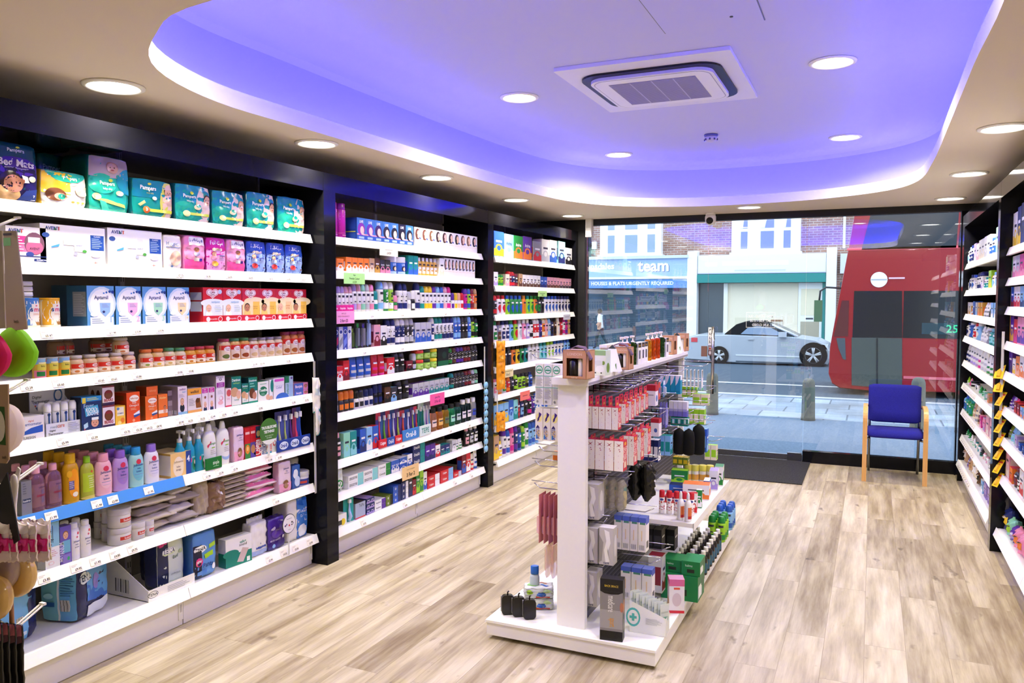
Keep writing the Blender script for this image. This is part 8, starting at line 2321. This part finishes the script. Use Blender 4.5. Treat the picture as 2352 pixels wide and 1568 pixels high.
# the far side
EAR = carton('e6e4e0', [], [('e', .5, .86, .44, .10, '3ca078'), ('e', .5, .86, .34, .075, 'e6e4e0'), ('e', .5, .87, .24, .04, 'b0d8c4'), ('r', .2, .83, .8, .86, '2c8c64'), ('r', .0, .70, 1, .715, '4cb090'), ('r', 0, .42, 1, .435, '4cb090'), *lines(.1, .46, .92, .69, 7, '9c9a98'), *lines(.1, .14, .92, .41, 9, '9c9a98'), ('e', .3, .08, .14, .03, '8c8a88')], 'e6e4e0', 'd0ceca', name='remedy_carton')
hang(3.62, 1229, 1288, 836, 930, 3, .06, EAR, 'grey carton with a green ring behind the panel', 'carton', 'remedy_carton', -1)
DAK = carton('f4ece0', [], [('e', .5, .70, .42, .14, 'f8ec98'), ('p', [(.5, .88), (.85, .82), (.75, .76), (.58, .70), (.5, .62), (.26, .58), (.3, .68), (.45, .74)], '40207c'), ('p', [(.1, .04), (.58, .04), (.58, .40), (.34, .48), (.1, .40)], '34287c'), ('t', 'Daktarin', .30, .22, .18, 'e8e8f4', {'rot': 1, 'w': .32}), ('t', 'AKTIV', .48, .22, .12, 'e8c040', {'rot': 1, 'w': .2}), ('r', .1, .04, .3, .16, '2c78c8')], 'f4ece0', 'd8d0c4', name='cream_carton')
hang(3.62, 1229, 1283, 938, 1012, 3, .06, DAK, 'cream carton with a purple arrow behind the panel', 'carton', 'cream_carton', -1)
for z in (.895, .83):
    hook(3.62 + (.05 if z > .85 else 0), z, -1, .20)
hang(3.75, 1268, 1282, 1038, 1062, 1, .04, S_H('cream', 'orange'), 'small cream packet with an orange corner on an empty hook', 'packet', 'packet', -1, False)
PKK = blister('d88c94', [('r', .1, .1, .9, .3, '5c2c34'), ('r', 0, .6, 1, .7, 'b04858')], (.2, .15, .8, .55), 'f4c8c8', 'heel_pad_pack', True, .9)
hang(3.62, 1232, 1288, 1138, 1250, 5, .09, PKK, 'pink gel heel pack behind the panel', 'carded pack', 'heel_pad_pack', -1)
hang(3.78, 1248, 1290, 1255, 1330, 3, .08, pillow_bag('f0c0b0', [], 'gel_bag', 'bag', .002), 'clear bag of peach gel pads under the pink packs', 'gel bag', 'gel_bag', -1)


def timer(w, h, d):
    m = MB()
    pr = rrect(w / 2, h / 2, .02)
    m.prism([(p[0], p[1] + h / 2) for p in pr], -d / 2, d / 2, '14110f')
    b = MB().box(-w / 2 - .001, w / 2 + .001, d / 2, d / 2 + .012, .01, h - .012, 'b8b6b4')
    b.art([('t', 'SUPPORT', .5, .5, .3, '303030', {'rot': 1, 'w': .8})], d, h, lambda u, v, o: (-w / 2 - .001 - o, d / 2 + .006 + u * .3, v))
    k = MB().tube([(0, 0, h), (0, 0, h + .012), (.006, 0, h + .018)], .004, '2a2624', 6)
    return Proto('support_roll', [('roll', m.mesh('roll', 'plastic'), None), ('strap', b.mesh('strap', 'card'), None), ('loop', k.mesh('loop', 'plastic'), None)])


for i, (px, py) in enumerate(((1166, 1410), (1191, 1415), (1216, 1421))):
    x, y = fp(px, py, ZB)
    timer(.062, .098, .026).put((x, y, ZB + .001), .55, f'black strapped roll on the gondola base, {ORD[i + 1]} from its corner', 'strapped roll', None, 'support_roll')
x, y = fp(1235, 1404, ZB)
for i in range(2):
    pack('e8ecec', [('e', .2, .6, .12, .2, 'a8d048'), ('e', .6, .4, .16, .2, '3c6cc0'), ('r', .4, .1, .9, .2, 'c04838'), ('e', .8, .7, .14, .16, 'c8e090')], [], 'dce0e4', 'e4e8e8', name='wipes_pack', bul=.2, topart=[('e', .3, .5, .2, .3, '80c060'), ('e', .7, .4, .16, .2, '3c70c8'), ('r', .2, .7, .8, .8, 'd86850')])(.15, .055, .09).put((x - .02, y + .06, ZB + .001 + i * .057), .4, f'white wipes pack with blue and green dots, {("lower", "upper")[i]} of two', 'wipes', None, 'wipes_pack')
stand(1228, 1392, ZB, .05, .21, .03, bottle('c8d4dc', [(.9, 0), (1, .02), (1, .72), (.8, .8)], [(.8, .80), (.85, .81), (.85, .99), (.7, 1)], '2c6cc0', [('r', .2, .1, .8, .45, '3c4458'), ('t', 'gel', .5, .3, .1, 'e0e4ec', {'w': .4})], 'bottle', 'plastic', .6, 14), 'clear gel bottle with a blue cap behind the wipes', 'bottle', 'gel_bottle', .3)
# on the top shelf
def kraft(win=True):
    def f(w, h, d):
        m = MB()
        t_ = .003
        a = .16
        # front wall with a window opening, side wall with a smaller one
        for x0, x1, z0, z1 in ((-.5, .5, 0, .1), (-.5, .5, .72, 1), (-.5, -.34, .1, .72), (.34, .5, .1, .72)):
            m.box(x0 * w, x1 * w, -d / 2, -d / 2 + t_, z0 * h, z1 * h, 'c8946c')
        for y0, y1, z0, z1 in ((-.5, .5, 0, .25), (-.5, .5, .72, 1), (-.5, -.25, .25, .72), (.25, .5, .25, .72)):
            m.box(w / 2 - t_, w / 2, y0 * d, y1 * d, z0 * h, z1 * h, 'c8946c')
        m.box(-w / 2, -w / 2 + t_, -d / 2, d / 2, 0, h, 'b8845c').box(-w / 2, w / 2, d / 2 - t_, d / 2, 0, h, 'b8845c').box(-w / 2, w / 2, -d / 2, d / 2, 0, t_, 'b8845c').box(-w / 2, w / 2, -d / 2, d / 2, h - t_, h, 'c8946c')
        m.art([('t', 'LONDON', .5, .86, .09, 'e4c4a4', {'w': .8}), ('t', 'bath set', .5, .05, .05, 'ecd8c0', {'w': .5})], w, h, lambda u, v, o: (u, -d / 2 - o, v))
        b1 = MB()
        b1.lathe([(w * .19, t_), (w * .2, .02), (w * .2, h * .6), (w * .08, h * .68), (w * .08, h * .8)], 16, '1c1512', 1, -w * .15, -d * .2)
        b2 = MB()
        b2.lathe([(w * .13, t_), (w * .14, .02), (w * .14, h * .66), (w * .09, h * .74)], 16, 'e8e0d0', 1, w * .2, -d * .22)
        return Proto('gift_box', [('box', m.mesh('box', 'card'), None), ('dark_bottle', b1.mesh('dark_bottle', 'plastic'), None), ('pale_bottle', b2.mesh('pale_bottle', 'plastic'), None)])
    return f


def scarf(px, py, col, lb):
    x, y = fp(px, py, ZT_ + .13)
    m = MB()
    pts = [(-.05, 0, .0), (-.02, -.005, .012), (.02, -.008, .006), (.045, -.02, -.02), (.06, -.025, -.045)]
    vs = []
    for p in pts:
        vs += [(p[0], p[1] - .016, p[2]), (p[0], p[1] + .016, p[2] + .004), (p[0], p[1] + .016, p[2] + .009), (p[0], p[1] - .016, p[2] + .005)]
    m.add(vs, [(i * 4 + k, i * 4 + 4 + k, i * 4 + 4 + (k + 1) % 4, i * 4 + (k + 1) % 4) for i in range(4) for k in range(4)] + [(3, 2, 1, 0), (16, 17, 18, 19)], col, True)
    return m, lb


G1 = kraft()(.118, .132, .10)
x, y = fp(1318, 871, ZT_)
o = G1.put((x + .004, y + .055, ZT_ + .001), -.06, 'kraft window gift box at the end panel, dark bottle inside', 'gift box')
m, _ = scarf(0, 0, '786070', '')
rb = link('ribbon', m.mesh('ribbon', 'matte'), o)
rb.location = (.02, -.02, .133)
stand(1380, 861, ZT_, .075, .12, .06, carton('e4ecdc', [('r', 0, .8, 1, 1, '98c078'), ('e', .6, .25, .3, .14, 'f0f4ec'), ('e', .3, .1, .05, .03, '303828'), ('e', .7, .1, .05, .03, '303828'), ('e', .85, .5, .1, .08, '7ca03c'), ('e', .5, .5, .3, .1, 'd8e0d0')], [('e', .5, .3, .3, .2, '6c9030')], 'd0dcc8', '98c078', name='gift_bag'), 'white and green patterned bag beside the front gift box', 'gift bag', 'gift_bag', -.1)
x, y = fp(1400, 854, ZT_)
m = MB()
m.add([(-.045, 0, 0), (.045, 0, 0), (.02, .02, .115), (-.02, .02, .115), (-.045, .05, 0), (.045, .05, 0), (.02, .03, .115), (-.02, .03, .115)], [(0, 1, 2, 3), (5, 4, 7, 6), (1, 5, 6, 2), (4, 0, 3, 7), (3, 2, 6, 7), (4, 5, 1, 0)], 'f2f2ee')
m.add([(-.02, .019, .115), (.02, .019, .115), (.02, .031, .115), (.0, .025, .135)], [(0, 1, 3), (1, 2, 3), (2, 0, 3)], '202624')
m.add([(.02, -.0006 + .008, .03), (.034, .001, .012), (.03, .004, .045)], [(0, 1, 2)], '5c8c2c')
tag(link('gift_pouch', m.mesh('gift_pouch', 'card'), None, (x, y + .01, ZT_ + .001), -.1), 'white tapering pouch between the patterned bag and second gift box', 'gift pouch')
x, y = fp(1412, 852, ZT_)
o = kraft()(.085, .118, .08).put((x + .01, y + .12, ZT_ + .001), -.05, 'second kraft gift box with a folded grey ribbon', 'gift box')
rb = link('ribbon', rb.data, o)
rb.location = (0, -.01, .119)
LQ = lambda c: bottle(c, [(.96, 0), (1, .015), (1, .70), (.94, .74), (.3, .77), (.28, .79)], None, 'f4e8ec', [], 'bottle', 'clear', 1, 4 if False else 14, pump=True)
px_ = [('red', 'c82c20', 1432), ('amber', 'e09010', 1442), ('dark green', '2c5c14', 1455), ('amber', 'e0900c', 1490), ('orange', 'dc5410', 1500), ('red orange', 'd8480c', 1510), ('deep green', '1c5418', 1520)]
for i, (nm, c, px) in enumerate(px_):
    z = ZT_
    y = yat(px, -1.215, z + .03)
    LQ(c)(.044, .165 if i < 3 else .165, .044).put((-1.22, y, z + .001), -.2, f'{nm} liquid soap bottle with a pump, {ORD[7 - i]} from the window on the gondola top', 'soap bottle', None, 'soap_bottle')
HBX = carton('f2f0f2', [('r', .2, .2, .8, .7, '50505c'), ('r', .1, .78, .9, .95, '18181c'), ('e', .6, .1, .2, .06, 'e86090')], [('r', .25, .25, .75, .65, '605c68'), ('r', .05, .78, .95, 1, '202024'), ('t', 'hand', .5, .88, .1, 'd0a040', {'w': .5})], 'f4f0f2', 'd8d4d8', name='hand_cream_box')
for i, px in enumerate((1424, 1466, 1474, 1481, 1530)):
    y = yat(px, -1.2, ZT_ + .05)
    HBX(.05, .12, .045).put((-1.215, y, ZT_ + .001), -.15, f'white hand cream box with a black top, {ORD[5 - i]} from the window on the gondola top', 'hand cream box')
for i, px in enumerate((1542, 1570)):
    y = yat(px, -1.22, ZT_ + .05)
    o = kraft()(.085, .125, .08).put((-1.235, y, ZT_ + .001), -.1, f'kraft gift box past the soap bottles, {ORD[2 - i]} from the window', 'gift box')
y = yat(1557, -1.22, ZT_ + .05)
tag(link('gift_pouch', bpy.data.objects['gift_pouch'].data, None, (-1.235, y, ZT_ + .001), -.1), 'white tapering pouch between the two far kraft boxes', 'gift pouch')
y = yat(1345, -1.33, ZT_)
tag(link('open_carton', MB().box(-.02, .02, -.18, .18, 0, .008, '3c3c40').box(-.022, .022, -.18, .18, .10, .115, 'e8e4dc').box(-.02, -.016, -.18, .18, 0, .1, 'e4dcd0').mesh('open_carton', 'card'), None, (-1.34, 4.35, ZT_ + .001)), 'pale open carton on the gondola top behind the gift boxes', 'carton')
# ---------------------------------------------------------------- hook stand beside the camera
HY = 1.02
ht = thing('hook_stand', 'black hook stand at the picture edge holding bath sponges', 'display stand', (-2.25, HY, 0))
link('post', MB().box(-.3, .12, -.03, 0, 0, 1.95, '1a1a1c').mesh('post', 'card'), ht)
link('foot', MB().box(-.35, .15, -.2, .18, 0, .03, '1a1a1c').mesh('foot', 'card'), ht)


def fx_(px, py, Y, z=1.2):
    for _ in range(3):
        x = xat(px, Y, z)
        z = zat(py, x, Y)
    return x, z


def fhook(px, py, Y1):
    x, z = fx_(px, py, Y1)
    m = MB()
    dz = -.03
    pts = [(x, HY, z + dz), (x, Y1 - .07, z + dz - .004), (x, Y1, z)]
    for s in (-.006, .006):
        m.tube([(p[0] + s + 2.25, p[1] - HY, p[2]) for p in pts], .0025, 'f0ece4', 6)
    m.box(x - .009 + 2.25, x + .009 + 2.25, Y1 - HY - .004, Y1 - HY + .004, z - .003, z + .003, 'f4f0e8')
    link('hook', m.mesh('hook', 'plastic'), ht)


fhook(92, 1064, 1.36)
fhook(98, 1386, 1.33)
fhook(62, 872, 1.34)
fhook(40, 500, 1.33)


def quad_card(P, Y, col, lb, nm, cat, shapes=(), th=.003):
    """card outline given by image points on the plane y = Y"""
    q = [fx_(*p, Y) for p in P]
    cx, cz = sum(a[0] for a in q) / len(q), min(a[1] for a in q)
    m = MB().prism([(a[0] - cx, a[1] - cz) for a in reversed(q)][::-1], 0, th, col)
    w, h = max(a[0] for a in q) - min(a[0] for a in q), max(a[1] for a in q) - cz
    m.art(shapes, w, h, lambda u, v, o: (u, -o, v))
    return tag(link(nm, m.mesh(nm, 'card'), None, (cx, Y, cz)), lb, cat)


def blob(P, Y, d, col, lb, nm, cat, mat='matte', spots=()):
    """soft body: outline by image points, cushioned to depth d"""
    q = [fx_(*p, Y) for p in P]
    n = len(q)
    cx, cz = sum(a[0] for a in q) / n, sum(a[1] for a in q) / n
    m = MB()
    L_ = [(1.0, 0.), (.98, .35), (.88, .7), (.66, .92), (.36, 1.), (.0001, 1.)]
    vs = []
    for s in (-1, 1):
        for k, e in L_:
            vs += [((a[0] - cx) * k, s * d / 2 * e, (a[1] - cz) * k) for a in q]
    fs = []
    for h in (0, 1):
        b = h * len(L_) * n
        for j in range(len(L_) - 1):
            for i in range(n):
                f = (b + j * n + i, b + j * n + (i + 1) % n, b + (j + 1) * n + (i + 1) % n, b + (j + 1) * n + i)
                fs.append(f if h else tuple(reversed(f)))
    m.add(vs, fs, col, True)
    return tag(link(nm, m.mesh(nm, mat), None, (cx, Y, cz)), lb, cat)


def oval(cx, cy, rx, ry, n=20, top=1.):
    return [(cx + rx * math.cos(2 * PI * i / n) * (1 - (1 - top) * max(0, -math.sin(2 * PI * i / n))), cy + ry * math.sin(2 * PI * i / n)) for i in range(n)]


quad_card([(8, 530), (37, 530), (62, 756), (14, 760)], 1.30, 'b4a698', 'tan hanging card of the lime green sponge', 'sponge_card', 'card', [('r', .05, .85, .45, .93, '8cd098'), ('r', .08, .955, .5, .975, '4c4c60'), ('t', 'bath', .6, .1, .03, '4c443c', {'w': .3})])
quad_card([(-60, 520), (4, 530), (12, 752), (-55, 765)], 1.22, 'c0b2a4', 'pale tan hanging card of the magenta sponge', 'sponge_card', 'card')
blob(oval(32, 808, 46, 58, 22, .55), 1.31, .055, '86d414', 'lime green pear-shaped bath sponge hanging on the stand', 'bath_sponge', 'sponge')
blob(oval(-28, 815, 45, 58, 22, .6), 1.23, .05, 'cc1450', 'magenta bath sponge hanging in front of the lime one', 'bath_sponge', 'sponge')
quad_card([(-50, 885), (18, 882), (20, 1055), (14, 1064), (-50, 1060)], 1.20, 'b89a7c', 'kraft card with a green oval holding the white sponge', 'sponge_card', 'card', [('r', .55, .25, .80, .72, '2c5c1c'), ('e', .6, .48, .2, .2, 'e8e4d8'), ('t', 'soft', .75, .1, .04, '4c3c2c', {'w': .2})])
blob(oval(0, 985, 40, 60), 1.235, .07, 'e4d4c4', 'cream round bath sponge behind the kraft card', 'bath_sponge', 'sponge')
# spoon and brush cards
quad_card([(-20, 1330), (8, 1290), (46, 1078), (40, 1072), (4, 1180)], 1.25, 'e6e0d8', 'clear packet with a white baby spoon under the white hook', 'spoon_card', 'card', [('r', .2, .2, .5, .3, 'e08c40'), *lines(.3, .4, .5, .7, 5, '8c8c90')])
x, z = fx_(38, 1130, 1.24)
m = MB()
loft(m, [(.004, .003, -.11), (.005, .004, -.03), (.011, .005, 0), (.014, .006, .02), (.009, .005, .04), (.002, .002, .045)], 12, 'f0ece4')
tag(link('baby_spoon', m.mesh('baby_spoon', 'plastic'), None, (x, 1.235, z)), 'white plastic baby spoon hanging by the oil bottles', 'spoon')
quad_card([(-40, 1180), (16, 1085), (44, 1240), (52, 1190), (38, 1100), (30, 1160), (18, 1420), (-40, 1440)][:3] + [(-40, 1300)], 1.18, '16161a', 'black card hanging behind the spoon packet', 'accessory_card', 'card')
# hair bobbles
BB = pillow_bag('ecd8d8', [('r', 0, .78, 1, 1, 'f4ece8'), ('e', .5, .8, .1, .08, 'd84048'), ('r', 0, .3, 1, .7, 'e82c88')] + [('e', .1 + .16 * i, .35 + .2 * (i % 2), .09, .12, 'f040a0' if i % 2 else 'c01870') for i in range(6)], 'hair_bobble_pack', 'film', .003)
x, z = fx_(0, 1292, 1.16)
for i in range(6):
    xx, zz = fx_(-30 + i * 22, 1290, 1.16 + .014 * i)
    BB(.085, .088, .016).put((xx, 1.16 + .014 * i, zz), .15 * (i % 2), f'pink hair bobble pack, {ORD[6 - i]} from the hook tip', 'hair bobbles')
xx, zz = fx_(92, 1288, 1.27)
pillow_bag('e8dccc', [('r', 0, .75, 1, 1, 'f4f0ec'), ('e', .5, .8, .14, .06, 'd84048'), ('r', 0, .5, 1, .62, 'd06090'), ('r', 0, .36, 1, .5, '4c7cb8'), ('r', 0, .1, 1, .34, 'e0c860')], 'hair_bobble_pack', 'film', .003)(.06, .10, .014).put((xx, 1.27, zz), .3, 'striped multicoloured hair bobble pack at the hook tip', 'hair bobbles')
xx, zz = fx_(62, 1284, 1.255)
pillow_bag('5c2c4c', [('e', .5, .4, .4, .3, '7c1c3c'), ('e', .6, .7, .2, .14, 'e0b040'), ('r', 0, .85, 1, 1, 'e4d8d4')], 'hair_bobble_pack', 'film', .003)(.06, .095, .014).put((xx, 1.255, zz), .25, 'dark maroon hair bobble pack next to the striped one', 'hair bobbles')
# loofahs
for i, (cx, cyy, rx, ry, Y, lb) in enumerate(((44, 1322, 30, 48, 1.26, 'tan loofah in a clear bag next to the blue pad pack'), (8, 1310, 26, 46, 1.22, 'greyish loofah in a clear bag, middle of the three'), (-14, 1375, 34, 52, 1.18, 'low tan loofah at the very picture edge'))):
    blob(oval(cx, cyy, rx, ry, 18), Y, .05, ('d0a860', '9c8470', 'c8a058')[i], lb, 'loofah', 'loofah', 'film')
x, z = fx_(28, 1450, 1.25)
tag(link('wooden_handle', MB().tube([(0, 0, 0), (0, 0, .09)], [.006, .005], '9c6c44', 10).mesh('wooden_handle', 'card'), None, (x, 1.25, z)), 'brown wooden brush handle hanging under the tan loofah', 'brush handle')
BKB = pillow_bag('141214', [('r', 0, .84, 1, 1, 'c0707c'), ('r', 0, .74, 1, .84, '5c3c40')], 'glove_pack', 'film', .002)
for i in range(4):
    xx, zz = fx_(30 - i * 16, 1585, 1.24 - .022 * i)
    BKB(.075, .165, .018).put((xx, 1.24 - .022 * i, zz), .1, f'black glove pack with a pink header, {ORD[i + 1]} from the lower hook tip', 'glove pack')
x, z = fx_(50, 1478, 1.28)
m = MB().lathe([(.001, -.014), (.010, -.010), (.014, 0), (.010, .010), (.001, .014)], 14, 'f0ece8')
tag(link('shower_cap_ball', m.mesh('shower_cap_ball', 'plastic'), None, (x, 1.265, z)), 'small white round knob beside the black glove packs', 'knob')
finish_labels()
bpy.context.view_layer.update()
